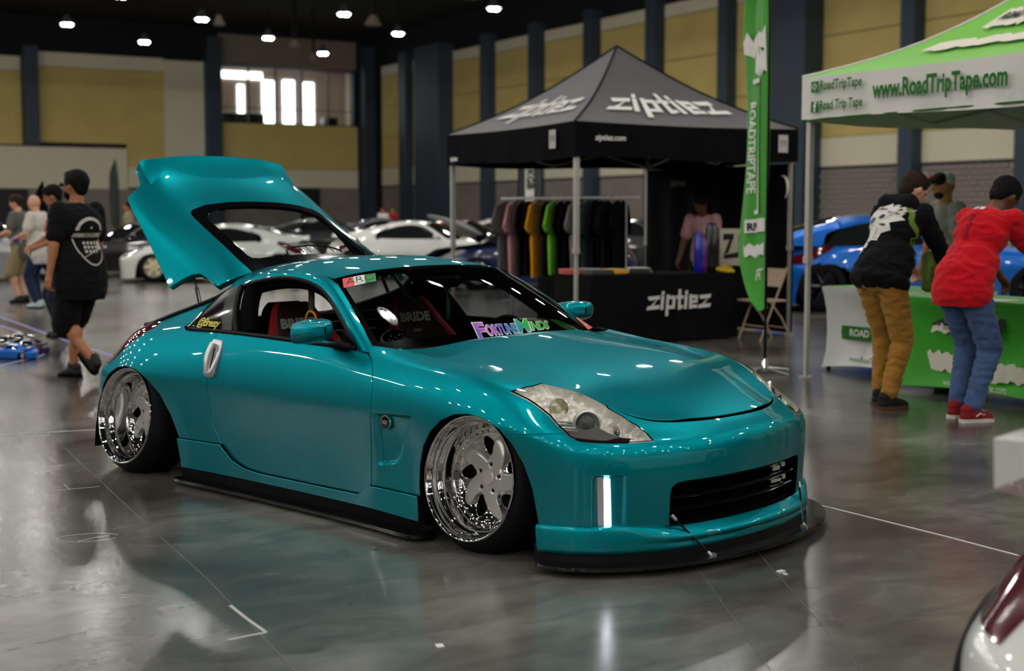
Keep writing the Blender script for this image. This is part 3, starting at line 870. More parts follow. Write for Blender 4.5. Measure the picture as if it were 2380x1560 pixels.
# ribbed trim on the roof header that the open hatch uncovers
M_BROWN = mat('dark_brown_trim', (.022, .016, .013), .5)
hd = [(-.655, -.53, 1.085), (-.675, -.40, 1.122), (-.69, -.2, 1.142), (-.695, 0, 1.148), (-.69, .2, 1.142), (-.675, .40, 1.122), (-.655, .53, 1.085)]
V = []; F = []
for p in curve(hd, 40): V += [(p[0] + .02, p[1], p[2] - .012), (p[0] - .06, p[1] * .985, p[2] - .004), (p[0] - .085, p[1] * .97, p[2] - .05)]
for i in range(39):
    for k in range(2): F.append((3 * i + k, 3 * i + k + 1, 3 * i + 4 + k, 3 * i + 3 + k))
mesh('roof_header_trim', V, flip(F), M_BROWN, car, 60)
for s in (-1, 1):
    a = Vector((-.975, s * .650, 1.085)); b = Vector((-.895, s * .665, .930)); c = a.lerp(b, .45)
    st = MB().tube([a, c], .006, 8).tube([c, b], .011, 8).ell(tuple(a), (.012, .012, .012)).ell(tuple(b), (.012, .012, .012)).build('gas_strut', M_GLOSSBLK, car, 50)
    # gutter of the hatch opening
    g = curve([(-.66, s * .62, 1.02), (-.74, s * .645, .975), (-.85, s * .66, .94), (-.98, s * .665, .905), (-1.15, s * .665, .862), (-1.33, s * .655, .815), (-1.45, s * .63, .790), (-1.56, s * .585, .782)], 50)
    V = []; F = []
    oe = curve([(-.66, s * .655, 1.005), (-.73, s * .675, .965), (-.79, s * .71, .905), (-.85, s * .755, .825), (-1.02, s * .735, .812), (-1.22, s * .70, .806), (-1.36, s * .66, .795), (-1.49, s * .59, .782)], 50)
    for p, q in zip(g, oe):
        m_ = (p + q) / 2; V += [tuple(p), (m_[0], m_[1], m_[2] - .012), tuple(q)]
    for i in range(49):
        for k in range(2):
            q = (3 * i + k, 3 * i + k + 1, 3 * i + 4 + k, 3 * i + 3 + k); F.append(q if s < 0 else q[::-1])
    mesh('hatch_gutter', V, F, M_PAINT, car, 60)
    MB().tube([tuple(p) for p in g], .014, 8).build('hatch_weatherstrip', M_BLACK, car, 60)
    V = []; F = []
    for p in g: V += [tuple(p), (p[0], p[1] * .93, p[2] - .45)]
    mesh('boot_side_lining', V, [(2 * i, 2 * i + 1, 2 * i + 3, 2 * i + 2) for i in range(49)], M_SHADOW, car, 60)
MB().rbox((-1.25, 0, .55), (1.0, 1.25, .04), .01).rbox((-.80, 0, .70), (.05, 1.2, .30), .02).build('boot_floor', M_SHADOW, car)

# ---- interior
M_RED = mat('red_seat_fabric', srgb(170, 14, 20), .8, sheen=.3, bump=.1, bscale=300)
M_DKRED = mat('dark_red_seat_fabric', srgb(46, 8, 12), .85, sheen=.2)
M_WHT = mat('white_print', (.48, .46, .43), .6)
def seat(y0, dx=0.0):
    st = empty('bucket_seat'); st.parent = car
    zs = [.28, .40, .52, .63, .72, .80, .87, .92, .945]
    hw = [.235, .255, .262, .262, .255, .205, .165, .140, .10]
    bo = [.13, .14, .13, .12, .105, .05, .022, .012, .0]
    net = []
    for z, w, b in zip(zs, hw, bo):
        xb = dx - .36 - .27 * (z - .28)
        net.append([(xb + b * f, y0 + w * t, z) for t, f in ((-1, .55), (-.97, .95), (-.82, 1.0), (-.60, .35), (-.3, .05), (0, 0), (.3, .05), (.60, .35), (.82, 1.0), (.97, .95), (1, .55))])
    V, F = surf(net, 50, 60)
    c = fAll(lambda W: 2.7 - np.abs(W[:, 4] - 5))(( V, F)); r = fAll(lambda W: np.abs(W[:, 4] - 5) - 2.7)((V, F))
    mesh('seat_centre', *c, M_DKRED, st, 60); mesh('seat_bolster', *r, M_RED, st, 60)
    bk, bf2 = V.copy(), F; bk[:, 0] = dx - .36 - .27 * (bk[:, 2] - .28) - .07
    mesh('seat_back_shell', bk, F, M_GLOSSBLK, st, 60)
    MB().rbox((dx - .12, y0, .235), (.50, .34, .11), .04, seg=3).build('seat_cushion', M_DKRED, st, 60)
    MB().rbox((dx - .12, y0 - .21, .27), (.50, .10, .17), .045, seg=3).rbox((dx - .12, y0 + .21, .27), (.50, .10, .17), .045, seg=3).build('cushion_bolster', M_RED, st, 60)
    fn = lambda x, y: (dx - .36 - .27 * (.835 + y - .28) + .020, y0 + x, .835 + y)
    lettering('seat_lettering', 'BRIDE', fn, M_WHT, st, .066, bold=.0035, spacing=1.02, xs=1.25)
    fn2 = lambda x, y: (dx - .36 - .27 * (.765 + y - .28) + .016, y0 + x, .765 + y)
    lettering('seat_script', 'max', fn2, M_WHT, st, .035, shear=.4)
    for q in (-1, 1):
        MB().rbox((dx - .36 - .27 * (.40) + .0, y0 + q * .10, .68), (.03, .06, .05), .015).build('harness_slot', M_GLOSSBLK, st, 60)
    return st
seat(-.37, .05); seat(.37, .15)
mb = MB(); V = []; F = []
dash = [[(.86, y, .775), (.66, y, .775 + .012 * math.cos(y * 2)), (.50, y, .755), (.43, y, .70), (.42, y, .60), (.50, y, .45)] for y in np.linspace(-.72, .72, 13)]
dv_, df_ = surf(dash, 40, 30); mesh('dashboard', dv_, df_, mat('black_dash', (.010, .010, .011), .6), car, 60)
for yy in (-.20, .0, .20):
    MB().lathe([(.030, 0), (.040, .004), (.042, .02), (.036, .024)], 20, Matrix.Translation((.50, yy, .775)) @ Matrix.Rotation(-PI / 2.3, 4, 'Y')).build('gauge_pod', M_BLACK, car, 40)
sw = Matrix.Translation((.30, .37, .72)) @ Matrix.Rotation(-1.15, 4, 'Y')
ring = [tuple(sw @ Vector((.165 * math.cos(a), .165 * math.sin(a), 0))) for a in np.linspace(0, 2 * PI, 33)[:-1]]
MB().tube(ring, .014, 8, closed=True).tube([sw @ Vector((-.15, 0, 0)), sw @ Vector((.15, 0, 0))], .012, 6).tube([sw @ Vector((0, 0, 0)), sw @ Vector((0, -.15, 0))], .012, 6).tube([sw @ Vector((0, 0, 0)), sw @ Vector((0, 0, -.25))], .03, 8).build('steering_wheel', M_BLACK, car, 60)
MB().ell((.24, -.30, .76), (.07, .085, .08)).ell((.18, -.30, .60), (.05, .06, .12)).build('console_pod', M_GLOSSBLK, car, 60)
for s in (-1, 1):
    MB().rbox((.08, s * .735, .55), (1.20, .06, .48), .03).build('door_card', M_SHADOW, car, 60)
    MB().tube([(-.55, s * .70, .72), (-.62, s * .60, .90), (-.66, s * .50, 1.05)], .012, 8).build('harness_bar', M_SILVER, car, 60)
MB().rbox((-.62, 0, .74), (.06, 1.30, .05), .02).tube([(-.60, -.60, .80), (-.60, .60, .80)], .016, 10).build('rear_brace', M_BLACK, car, 60)
MB().rbox((.28, 0, 1.065), (.03, .22, .06), .02).tube([(.31, 0, 1.06), (.36, 0, 1.095)], .01, 6).build('rear_view_mirror', M_BLACK, car, 60)
M_JADE = mat('jade_green', srgb(40, 130, 90), .3)
MB().tube([(.31, -.02, 1.03), (.31, -.005, .985), (.31, .01, 1.03)], .002, 5).tube([(.31, 0, .985), (.312, 0, .945), (.308, .004, .90), (.31, 0, .875)], [.006, .010, .010, .005], 8).build('hanging_charm', M_JADE, car, 60)
M_STRAP = mat('patterned_strap', srgb(70, 66, 30), .7, vary=.9, vscale=70)
M_GOLD = mat('gold_ring', srgb(225, 170, 50), .35, .3)
MB().box((-.157, -.50, .985), (.036, .012, .155)).build('hand_strap', M_STRAP, car)
ring = [(-.157 + .040 * math.cos(a), -.50 - .004, .875 + .045 * math.sin(a)) for a in np.linspace(0, 2 * PI, 25)[:-1]]
MB().tube(ring, .0065, 8, closed=True).build('strap_ring', M_GOLD, car, 60)
# ---- windscreen stickers
WSC = np.array(WS, float)
def ws_pt(t, s, off=.004):
    """point on the windscreen: t base to top, s across (negative = right-hand side)"""
    a = abs(s); P = (bbasis(4, [t]) @ WSC.reshape(4, -1)).reshape(5, 3); p = (bbasis(5, [a]) @ P)[0]
    P2 = (bbasis(4, [min(t + .02, 3)]) @ WSC.reshape(4, -1)).reshape(5, 3); p2 = (bbasis(5, [a]) @ P2)[0]; p3 = (bbasis(5, [min(a + .02, 4)]) @ P)[0]
    if t + .02 > 3: p2 = p + (p - (bbasis(5, [a]) @ (bbasis(4, [t - .02]) @ WSC.reshape(4, -1)).reshape(5, 3))[0])
    n = np.cross(p3 - p, p2 - p); n /= np.linalg.norm(n)
    if n[0] < 0: n = -n
    q = p + n * off
    return (q[0], q[1] * (1 if s >= 0 else -1), q[2])
def ws_quad(c):
    """bilinear map of a unit square on four (t, s) corners: bl, br, tr, tl"""
    c = np.array(c)
    return lambda x, y, off=.004: ws_pt(*((c[0] * (1 - x) + c[1] * x) * (1 - y) + (c[3] * (1 - x) + c[2] * x) * y), off)
q = ws_quad([(2.506, -3.915), (2.508, -2.821), (2.844, -2.649), (2.887, -3.78)])
def ws_sheet(name, q, x0, x1, y0, y1, m, off, n=10, k=4):
    V = [q(x0 + (x1 - x0) * i / n, y0 + (y1 - y0) * j / k, off) for i in range(n + 1) for j in range(k + 1)]
    F = [(i * (k + 1) + j, (i + 1) * (k + 1) + j, (i + 1) * (k + 1) + j + 1, i * (k + 1) + j + 1) for i in range(n) for j in range(k)]
    return mesh(name, V, F, m, windscreen, None)
M_VR = mat('red_vinyl', srgb(226, 40, 38), .35); M_VW = mat('white_vinyl', (.85, .85, .84), .35); M_VG = mat('green_vinyl', srgb(0, 140, 60), .35); M_VK = mat('black_vinyl', (.01, .01, .01), .4)
st = ws_sheet('club_sticker', q, 0, .333, 0, 1, M_VR, .003)
for nm, a, b, m in (('sticker_white_field', .333, .667, M_VW), ('sticker_green_field', .667, 1, M_VG)): ws_sheet(nm, q, a, b, 0, 1, m, .003).parent = st
tv, tf = text_mesh('ARC', 1.0, bold=-.01, spacing=.95)
X = [v[0] for v in tv]; Y = [v[1] for v in tv]
mesh('sticker_lettering', [q(.08 + .84 * (x - min(X)) / (max(X) - min(X)), .26 + .62 * (y - min(Y)) / (max(Y) - min(Y)), .005) for x, y in tv], tf, M_VK, st, None)
tv, tf = text_mesh('INTERNATIONAL', 1.0)
X = [v[0] for v in tv]; Y = [v[1] for v in tv]
mesh('sticker_small_print', [q(.30 + .45 * (x - min(X)) / (max(X) - min(X)), .10 + .10 * (y - min(Y)) / (max(Y) - min(Y)), .005) for x, y in tv], tf, M_VK, st, None)
q = ws_quad([(.08, -1.52), (.129, .90), (.493, 1.264), (.583, -1.336)])
M_GRAD = mat('iridescent_vinyl', (.3, .3, .8), .3)
nt = M_GRAD.node_tree; tcn = nt.nodes.new('ShaderNodeTexCoord'); sx = nt.nodes.new('ShaderNodeSeparateXYZ'); mr = nt.nodes.new('ShaderNodeMapRange'); rp = nt.nodes.new('ShaderNodeValToRGB')
mr.inputs[1].default_value = -.36; mr.inputs[2].default_value = .28
nt.links.new(tcn.outputs['Object'], sx.inputs[0]); nt.links.new(sx.outputs['Y'], mr.inputs[0]); nt.links.new(mr.outputs[0], rp.inputs[0]); nt.links.new(rp.outputs[0], nt.nodes['Principled BSDF'].inputs['Base Color'])
el = rp.color_ramp.elements; el[0].color = srgb(110, 120, 225) + (1,); el[1].color = srgb(20, 130, 20) + (1,)
for p, c in ((.12, (120, 90, 200)), (.22, (210, 110, 215)), (.34, (90, 90, 200)), (.46, (20, 130, 200)), (.55, (20, 160, 170)), (.66, (20, 190, 40))):
    e = el.new(p); e.color = srgb(*c) + (1,)
def fm(s, x0, x1, y0, y1, grow, m, off, name, par):
    tv, tf = text_mesh(s, 1.0, bold=.03 + grow)
    X = [v[0] for v in tv]; Y = [v[1] for v in tv]; gx_ = grow * .13; 
    f = lambda v, lo_, hi_, a, b: a + (b - a) * (v - lo_) / (hi_ - lo_)
    return mesh(name, [q(f(x, min(X), max(X), x0, x1), f(y, min(Y), max(Y), y0, y1), off) for x, y in tv], tf, m, par, None)
segs = (('F', .0, .105, -.05, 1.0), ('ORTUNE', .120, .505, .10, .80), ('M', .520, .685, .10, 1.12), ('INDS', .705, .985, .18, .86))
root = None
for s, x0, x1, y0, y1 in segs:
    o = fm(s, x0 - .010, x1 + .010, y0 - .07, y1 + .07, .03, M_VW, .0035, 'banner_outline' if root else 'windscreen_banner', root or windscreen)
    root = root or o
for s, x0, x1, y0, y1 in segs: fm(s, x0, x1, y0, y1, .0, M_GRAD, .006, 'banner_letters', root)
q = ws_quad([(.03, 2.86), (.10, 3.80), (.62, 3.75), (.525, 3.298)])
st = ws_sheet('corner_sticker', q, 0, 1, 0, 1, M_VR, .003)
tv, tf = text_mesh('S', 1.0, bold=.02); mesh('sticker_mark', [q(.5 + .6 * x, .5 + .7 * y, .005) for x, y in tv], tf, M_VW, st, None)
MB().box((.70, .30, .800), (.05, .20, .004)).build('paper_slip', M_VW, car)
# ---- handles, badge, mirrors
def on_side(x, z, off=0.0):
    """half width of the body side at (x, z)"""
    k = np.argmin((BODY_V[:, 0] - x) ** 2 + (BODY_V[:, 2] - z) ** 2); return float(BODY_V[k, 1]) + off
for s in (-1, 1):
    dr = door_r if s < 0 else door_l
    hp = [(-.560, .775), (-.498, .772), (-.478, .765), (-.474, .73), (-.478, .66), (-.486, .605), (-.497, .588), (-.52, .584), (-.562, .590), (-.574, .60), (-.581, .64), (-.586, .69), (-.578, .735)]
    V = []; n = len(hp)
    cx, cz = np.mean([p[0] for p in hp]), np.mean([p[1] for p in hp])
    for k, off in ((1.0, -.004), (1.0, .010), (.90, .017), (.70, .020)):
        for x, z in hp: V.append((cx + (x - cx) * k, s * on_side(x, z, off), cz + (z - cz) * k))
    F = []
    for r in range(3):
        for i in range(n): F.append((r * n + i, r * n + (i + 1) % n, (r + 1) * n + (i + 1) % n, (r + 1) * n + i))
    F.append(tuple(3 * n + i for i in range(n)))
    if s > 0: F = flip(F)
    h = mesh('door_handle', V, flip(F), M_SILVER, dr, 30)
    slot = [(-.515, .735), (-.502, .733), (-.502, .68), (-.512, .620), (-.520, .620), (-.514, .68)]
    MBk = MB(); V = [(x, s * on_side(x, z, .0215), z) for x, z in slot]; mesh('handle_recess', V, [tuple(range(6)) if s < 0 else tuple(range(6))[::-1]], M_BLACK, h, None)
    g = curve([(-.540, s * on_side(-.54, .755, .018), .755), (-.548, s * on_side(-.55, .68, .032), .68), (-.540, s * on_side(-.54, .605, .018), .605)], 14)
    MB().tube(g, .017, 8).build('handle_grip', M_SILVER, h, 60)
    # fender badge
    T = Matrix.Translation((.815, s * (on_side(.815, .497) - .012), .497)) @ Matrix.Rotation(s * -PI / 2, 4, 'X')
    fe = fender_r if s < 0 else fender_l
    b = MB().lathe([(0, .008), (.026, .008), (.029, .006), (.029, 0)], 28, T).build('fender_badge', M_GLOSSBLK, fe, 40)
    MB().lathe([(.027, .009), (.031, .010), (.033, .006), (.033, 0)], 28, T).build('badge_ring', M_CHROME, b, 60)
    zp = [(-.020, -.008), (.012, -.008), (.020, -.002), (-.002, -.002), (.016, .008), (-.014, .008), (-.020, .002), (.002, .002)]
    MB().prism([(x * (1 if s < 0 else -1), -y * s * -1) for x, y in zp], .009, .011, T).build('badge_mark', M_CHROME, b, None)
    # door mirror
    net = []
    for t, sy, sz, xo in ((0, .05, .30, .0), (.08, .55, .62, .0), (.3, .86, .86, .0), (.55, 1.0, 1.0, .0), (.8, 1.0, 1.0, 0), (1.0, .98, .97, 0)):
        row = []
        for a in np.linspace(0, 2 * PI, 17):
            ca, sa = math.cos(a), math.sin(a); ex = .55
            py = math.copysign(abs(ca) ** ex, ca) * .112 * sy; pz = math.copysign(abs(sa) ** ex, sa) * (.062 if sa > 0 else .050) * sz
            row.append((.455 - .135 * t + .18 * py * 1.0, s * (.905 + py), .862 + pz + .02 * (1 - t)))
        net.append(row)
    V, F = surf(net, 24, 64)
    mm = mesh('door_mirror', V, F if s > 0 else flip(F), M_PAINT, car, 50)
    rimv = [tuple(r) for r in np.array(net[-1])[:-1]]
    mesh('mirror_glass', [(x + .004, y, z) for x, y, z in rimv], [tuple(range(16))], M_CHROME, mm, None)
    MB().tube([(.44, s * .835, .815), (.47, s * .80, .800), (.48, s * .77, .795)], [.026, .022, .024], 8).build('mirror_stalk', M_BLACK, mm, 60)
# ---- wheels
def wheel(x, s, dish, z=.315, y=.86, camber=7.0):
    w = empty('wheel'); w.parent = car
    n = Vector((0, s * math.cos(math.radians(camber)), math.sin(math.radians(camber))))
    Rm = n.to_track_quat('Z', 'Y').to_matrix().to_4x4(); T = Matrix.Translation((x, s * y, z)) @ Rm
    ty = MB().lathe([(.262, -.010), (.272, -.012), (.288, -.026), (.303, -.050), (.312, -.072), (.317, -.090), (.318, -.115), (.318, -.200), (.314, -.228), (.300, -.250), (.262, -.27)], 72, T).build('tyre', M_RUBBER, w, 60)
    mb = MB()
    for k in range(60):
        a = 2 * PI * k / 60
        for h0, h1 in ((-.085, -.115), (-.125, -.155), (-.165, -.195)):
            mb.tube([T @ Vector((.3185 * math.cos(a), .3185 * math.sin(a), h0)), T @ Vector((.3185 * math.cos(a + .03), .3185 * math.sin(a + .03), h1))], .002, 4, cap=False)
    mb.build('tyre_tread', M_SHADOW, ty, None)['kind'] = 'stuff'
    d = -dish
    MB().lathe([(.258, -.012), (.2635, -.010), (.2640, -.002), (.2615, .003), (.2565, .0035), (.2525, .000), (.2500, -.008), (.2470, -.014), (.2420, -.020), (.2400, -.034), (.2385, -.050), (.2330, -.058), (.2250, -.062), (.2215, -.070), (.2195, -.085),
                (.2180, d + .012), (.2150, d + .004), (.2080, d), (.190, d - .001)], 96, T).build('rim_lip', M_CHROME, w, 50)
    mb = MB()
    for k in range(36):
        a = 2 * PI * k / 36
        mb.lathe([(.0050, 0), (.0050, .005), (.0025, .007), (0, .007)], 6, T @ Matrix.Translation((.1995 * math.cos(a), .1995 * math.sin(a), d)))
    mb.build('rim_bolts', M_CHROME, w, None)
    # face: recessed ring with five ports, machined swirl on top
    ports = []
    V = []; F = []; nr, na = 22, 150
    for i in range(nr + 1):
        r = .012 + (.190 - .012) * i / nr
        for j in range(na):
            a = 2 * PI * j / na
            h = d - .006 - .014 * max(0, 1 - ((r - .125) / .055) ** 2) + .010 * max(0, (r - .175) / .015)
            V.append((r * math.cos(a), r * math.sin(a), h))
    for i in range(nr):
        for j in range(na): F.append((i * na + j, (i + 1) * na + j, (i + 1) * na + (j + 1) % na, i * na + (j + 1) % na))
    V = np.array(V)
    for k in range(5):
        a = 2 * PI * k / 5 + .55
        c = np.array((.134 * math.cos(a), .134 * math.sin(a)))
        el = [(c[0] + .046 * math.cos(t) * math.cos(a + .5) - .031 * math.sin(t) * math.sin(a + .5), c[1] + .046 * math.cos(t) * math.sin(a + .5) + .031 * math.sin(t) * math.cos(a + .5)) for t in np.linspace(0, 2 * PI, 25)[:-1]]
        ports.append(el)
        V, F = clip(V, F, sdf_poly(el, ax=(0, 1), inv=True))
    V2, F2 = rim(V, F, .035, .002)
    mesh('rim_disc', [tuple(T @ Vector(v)) for v in V2], F2, M_CHROME, w, 40)
    out = []
    for j in range(300):
        a = 2 * PI * j / 300; p = ((a - .55) / (2 * PI / 5)) % 1.0          # 0 at a port
        arm = 0.5 - 0.5 * math.cos(2 * PI * (p ** 0.80))
        r = .078 + .098 * max(0, arm) ** 1.5
        out.append((r * math.cos(a + (r - .08) * 3.2), r * math.sin(a + (r - .08) * 3.2)))
    V = []; F = []; rows = 9
    for i in range(rows + 1):
        t = .14 + .86 * i / rows
        for x_, y_ in out:
            rr = math.hypot(x_ * t, y_ * t); V.append((x_ * t, y_ * t, d + .010 - .006 * (rr / .17) + (.0 if i < rows else -.004)))
    no = len(out)
    for i in range(rows):
        for j in range(no): F.append((i * no + j, (i + 1) * no + j, (i + 1) * no + (j + 1) % no, i * no + (j + 1) % no))
    V = np.array(V)
    for el in ports: V, F = clip(V, F, sdf_poly(el, ax=(0, 1), inv=True, grow=.003))
    lug = [(.058 * math.cos(2 * PI * k / 5 + .2), .058 * math.sin(2 * PI * k / 5 + .2)) for k in range(5)]
    for lx, ly in lug:
        V, F = clip(V, F, sdf_poly([(lx + .0125 * math.cos(t), ly + .0125 * math.sin(t)) for t in np.linspace(0, 2 * PI, 17)[:-1]], ax=(0, 1), inv=True))
    V2, F2 = rim(V, F, .022, .002)
    mesh('rim_face', [tuple(T @ Vector(v)) for v in V2], F2, M_BRUSH, w, 40)
    for lx, ly in lug:
        MB().lathe([(.0085, -.020), (.0085, .000), (.006, .004), (0, .004)], 6, T @ Matrix.Translation((lx, ly, d))).build('lug_nut', M_GLOSSBLK, w, 30)
    MB().lathe([(.032, d + .004), (.032, d + .013), (.028, d + .016), (0, d + .0165)], 32, T).build('centre_cap', mat('cap_cream', (.60, .57, .50), .35, .5), w, 30)
    MB().lathe([(.16, d - .06), (.16, d - .045), (.05, d - .045), (0, d - .045)], 40, T).lathe([(.215, d - .01), (.21, -.26)], 48, T).lathe([(.25, -.262), (0, -.262)], 40, T).build('brake_disc', M_SHADOW, w, 40)
    return w
wheel(1.325, -1, .130); wheel(-1.315, -1, .155, y=.885, camber=8); wheel(1.325, 1, .130); wheel(-1.315, 1, .155, y=.885, camber=8)
# ================================================================== the exhibition hall
HALL = math.radians(30.3)
HC, HS = math.cos(HALL), math.sin(HALL)
AW, BW = 40.5, 89.2                         # right-hand wall and far wall, in hall axes
def hall_xy(a, b): return (a * HC - b * HS, a * HS + b * HC)
def wall_b(u):                              # where a sight line at picture column u meets the right wall plan
    k = (u - 1190) / FPX; return AW * (HC - k * HS) / (HS + k * HC)
def wall_a(u):
    k = (u - 1190) / FPX; return BW * (HS + k * HC) / (HC - k * HS)
def ground(u, v, z=0.0):
    c, n = math.cos(PITCH), math.sin(PITCH)
    d = Vector((0, c, -n)) + Vector((1, 0, 0)) * ((u - 1190) / FPX) + Vector((0, -n, -c)) * ((v - 780) / FPX)
    t = (z - CAMH) / d.z; p = Vector((0, 0, CAMH)) + d * t
    return (p.x, p.y, z)
def structure(o): o['kind'] = 'structure'; o.rotation_euler[2] = HALL; return o

# floor: polished stained concrete
M_FLOOR = bpy.data.materials.new('polished_concrete'); M_FLOOR.use_nodes = True
nt = M_FLOOR.node_tree; b = nt.nodes['Principled BSDF']; tcn = nt.nodes.new('ShaderNodeTexCoord')
def noise_node(sc, det, dist=0.0, st=(1, 1, 1)):
    mp = nt.nodes.new('ShaderNodeMapping'); mp.inputs['Scale'].default_value = st
    n = nt.nodes.new('ShaderNodeTexNoise'); n.inputs['Scale'].default_value = sc; n.inputs['Detail'].default_value = det; n.inputs['Distortion'].default_value = dist
    nt.links.new(tcn.outputs['Object'], mp.inputs['Vector']); nt.links.new(mp.outputs[0], n.inputs['Vector']); return n
n1 = noise_node(.55, 6, .4); n2 = noise_node(2.6, 9, .9, (1, 1.8, 1)); n3 = noise_node(26, 6)
r1 = nt.nodes.new('ShaderNodeValToRGB'); r1.color_ramp.elements[0].position = .34; r1.color_ramp.elements[1].position = .68
r1.color_ramp.elements[0].color = srgb(60, 53, 50) + (1,); r1.color_ramp.elements[1].color = srgb(140, 139, 131) + (1,)
e = r1.color_ramp.elements.new(.5); e.color = srgb(102, 98, 92) + (1,)
r2 = nt.nodes.new('ShaderNodeValToRGB'); r2.color_ramp.elements[0].position = .35; r2.color_ramp.elements[1].position = .7
r2.color_ramp.elements[0].color = (.50, .49, .48, 1); r2.color_ramp.elements[1].color = (1.0, 1.02, .98, 1)
mx = nt.nodes.new('ShaderNodeMix'); mx.data_type = 'RGBA'; mx.blend_type = 'MULTIPLY'; mx.inputs[0].default_value = .85
nt.links.new(n1.outputs['Fac'], r1.inputs[0]); nt.links.new(n2.outputs['Fac'], r2.inputs[0]); nt.links.new(r1.outputs[0], mx.inputs[6]); nt.links.new(r2.outputs[0], mx.inputs[7])
nt.links.new(mx.outputs[2], b.inputs['Base Color'])
rr = nt.nodes.new('ShaderNodeMapRange'); rr.inputs[1].default_value = .3; rr.inputs[2].default_value = .75; rr.inputs[3].default_value = .20; rr.inputs[4].default_value = .235
nt.links.new(n2.outputs['Fac'], rr.inputs[0]); nt.links.new(rr.outputs[0], b.inputs['Roughness'])
bp = nt.nodes.new('ShaderNodeBump'); bp.inputs['Strength'].default_value = .05; bp.inputs['Distance'].default_value = .01
nt.links.new(n3.outputs['Fac'], bp.inputs['Height']); nt.links.new(bp.outputs['Normal'], b.inputs['Normal'])
b.inputs['Specular IOR Level'].default_value = .34
structure(MB().box((2, 28, -.05), (86, 130, .1)).build('floor', M_FLOOR))
M_CEIL = mat('black_ceiling', (.012, .012, .013), .9)
structure(MB().box((2, 28, 13.75), (86, 130, .1)).build('ceiling', M_CEIL))

M_TAN = mat('tan_acoustic_panel', srgb(226, 202, 126), .85, vary=.12, vscale=.8)
M_CREAM = mat('cream_wall', srgb(242, 234, 206), .8, vary=.05, vscale=.6)
M_GREYB = mat('grey_block', srgb(150, 140, 132), .85, vary=.25, vscale=1.3, bump=.3, bscale=18)
M_MORTAR = mat('block_joint', srgb(186, 176, 168), .9)
M_PIER = mat('blue_grey_pier', srgb(58, 72, 88), .55, vary=.1, vscale=1)
M_DARKW = mat('black_wall_top', (.012, .012, .014), .9)
M_DOORK = mat('dark_door', srgb(34, 36, 42), .6)

# ---- right-hand wall
wall_r = structure(MB().box((AW + .5, 22, 6.9), (.9, 140, 13.8)).build('wall_right', M_DARKW))
edges = [(835, 892), (941, 964), (985, 1056), (1128, 1154), (1238, 1267), (1364, 1395), (1505, 1541), (1670, 1706), (1787, 1905), (2085, 2137), (2351, 2408)]
bays = []
for i in range(len(edges) - 1): bays.append((wall_b(edges[i][1]), wall_b(edges[i + 1][0])))
bb = wall_b(2408)
for k in range(8): bays.append((bb, bb - 4.3)); bb -= 5.2
def child(o, p): o.parent = p; o.rotation_euler[2] = 0; return o
PANEL = {}
def panel_obj(name, m, w, h, loc, parent, t=.10):
    """upright panel on the right wall, mesh shared by size"""
    k = (name, round(w, 2), round(h, 2), round(t, 2))
    if k not in PANEL:
        PANEL[k] = MB().rbox((0, 0, 0), (t, round(w, 2), round(h, 2)), .02, seg=1).build(name, m, None, 30); o = PANEL[k]
    else:
        o = bpy.data.objects.new(name, PANEL[k].data); COL.objects.link(o)
    o.location = loc; o.parent = parent; return o
for i, (b0, b1) in enumerate(bays):
    w, c = b0 - b1, (b0 + b1) / 2
    panel_obj('cream_band', M_CREAM, w, 1.2, (AW, c, 4.0), wall_r, .16)
    panel_obj('top_strip', M_CREAM, w, .62, (AW, c, 11.2), wall_r, .12)
    for k in range(3): panel_obj('acoustic_panel', M_TAN, w, 2.06, (AW, c, 5.65 + 2.09 * k), wall_r, .10)
    near = 8 <= i <= 9
    panel_obj('block_backing', M_MORTAR if near else M_GREYB, w, 3.3, (AW + (.03 if near else 0), c, 1.65), wall_r, .10)
    panel_obj('block_cap', M_DOORK, w, .10, (AW, c, 3.36), wall_r, .18)
    if near:
        n = int(w / .4) + 1
        for r in range(5, 16):
            for q in range(n):
                y = b1 + .2 + q * .4 - (.2 if r % 2 else 0)
                if y - .19 < b1 - .02 or y + .19 > b0 + .02: continue
                panel_obj('wall_block', M_GREYB, .388, .19, (AW - .06 + random.uniform(-.004, .004), y, r * .205 + .12), wall_r, .09)
for i, (u0, u1) in enumerate(edges[1:]):
    b0, b1 = wall_b(u0), wall_b(u1); wide = u1 - u0 > 60
    w = b0 - b1; dep = .9 if wide else .45
    # the pier's face is seen together with its near flank
    wf = max(w - dep * .9, .5)
    o = structure(MB().rbox((AW - dep / 2, b1 + wf / 2, 6.0), (dep + .3, wf, 12.0), .03, seg=1).build('column_%d' % (i + 1), M_PIER))
bb = wall_b(2408)
for k in range(8): bb -= 4.3; structure(MB().rbox((AW - .2, bb - .4, 6.0), (.7, .7, 12.0), .03, seg=1).build('column_%d' % (12 + k), M_PIER)); bb -= .9

# ---- far wall
wall_k = structure(MB().box((-10, BW + .5, 1.65), (104, .9, 3.3)).box((-5.7, BW + .5, 8.55), (70.6, .9, 10.5)).box((35.25, BW + .5, 5.4), (11.3, .9, 4.2)).box((35.25, BW + .5, 12.6), (11.3, .9, 2.4)).box((40.2, BW + .5, 9.4), (1.4, .9, 4.2)).build('wall_back', M_DARKW))
def back_panel(name, m, u0, u1, v0, v1, t=.12, off=0.0):
    """panel on the far wall filling picture columns u0..u1 between sight lines v0 (top) and v1 (bottom)"""
    a0, a1 = wall_a(u0), wall_a(u1); am = (a0 + a1) / 2; Y = am * HS + BW * HC
    z = lambda v: CAMH + (HOR - v) / FPX * Y
    o = MB().rbox(((a0 + a1) / 2, BW - off, (z(v0) + z(v1)) / 2), (a1 - a0, t, z(v0) - z(v1)), .02, seg=1).build(name, m, wall_k, 30); return o
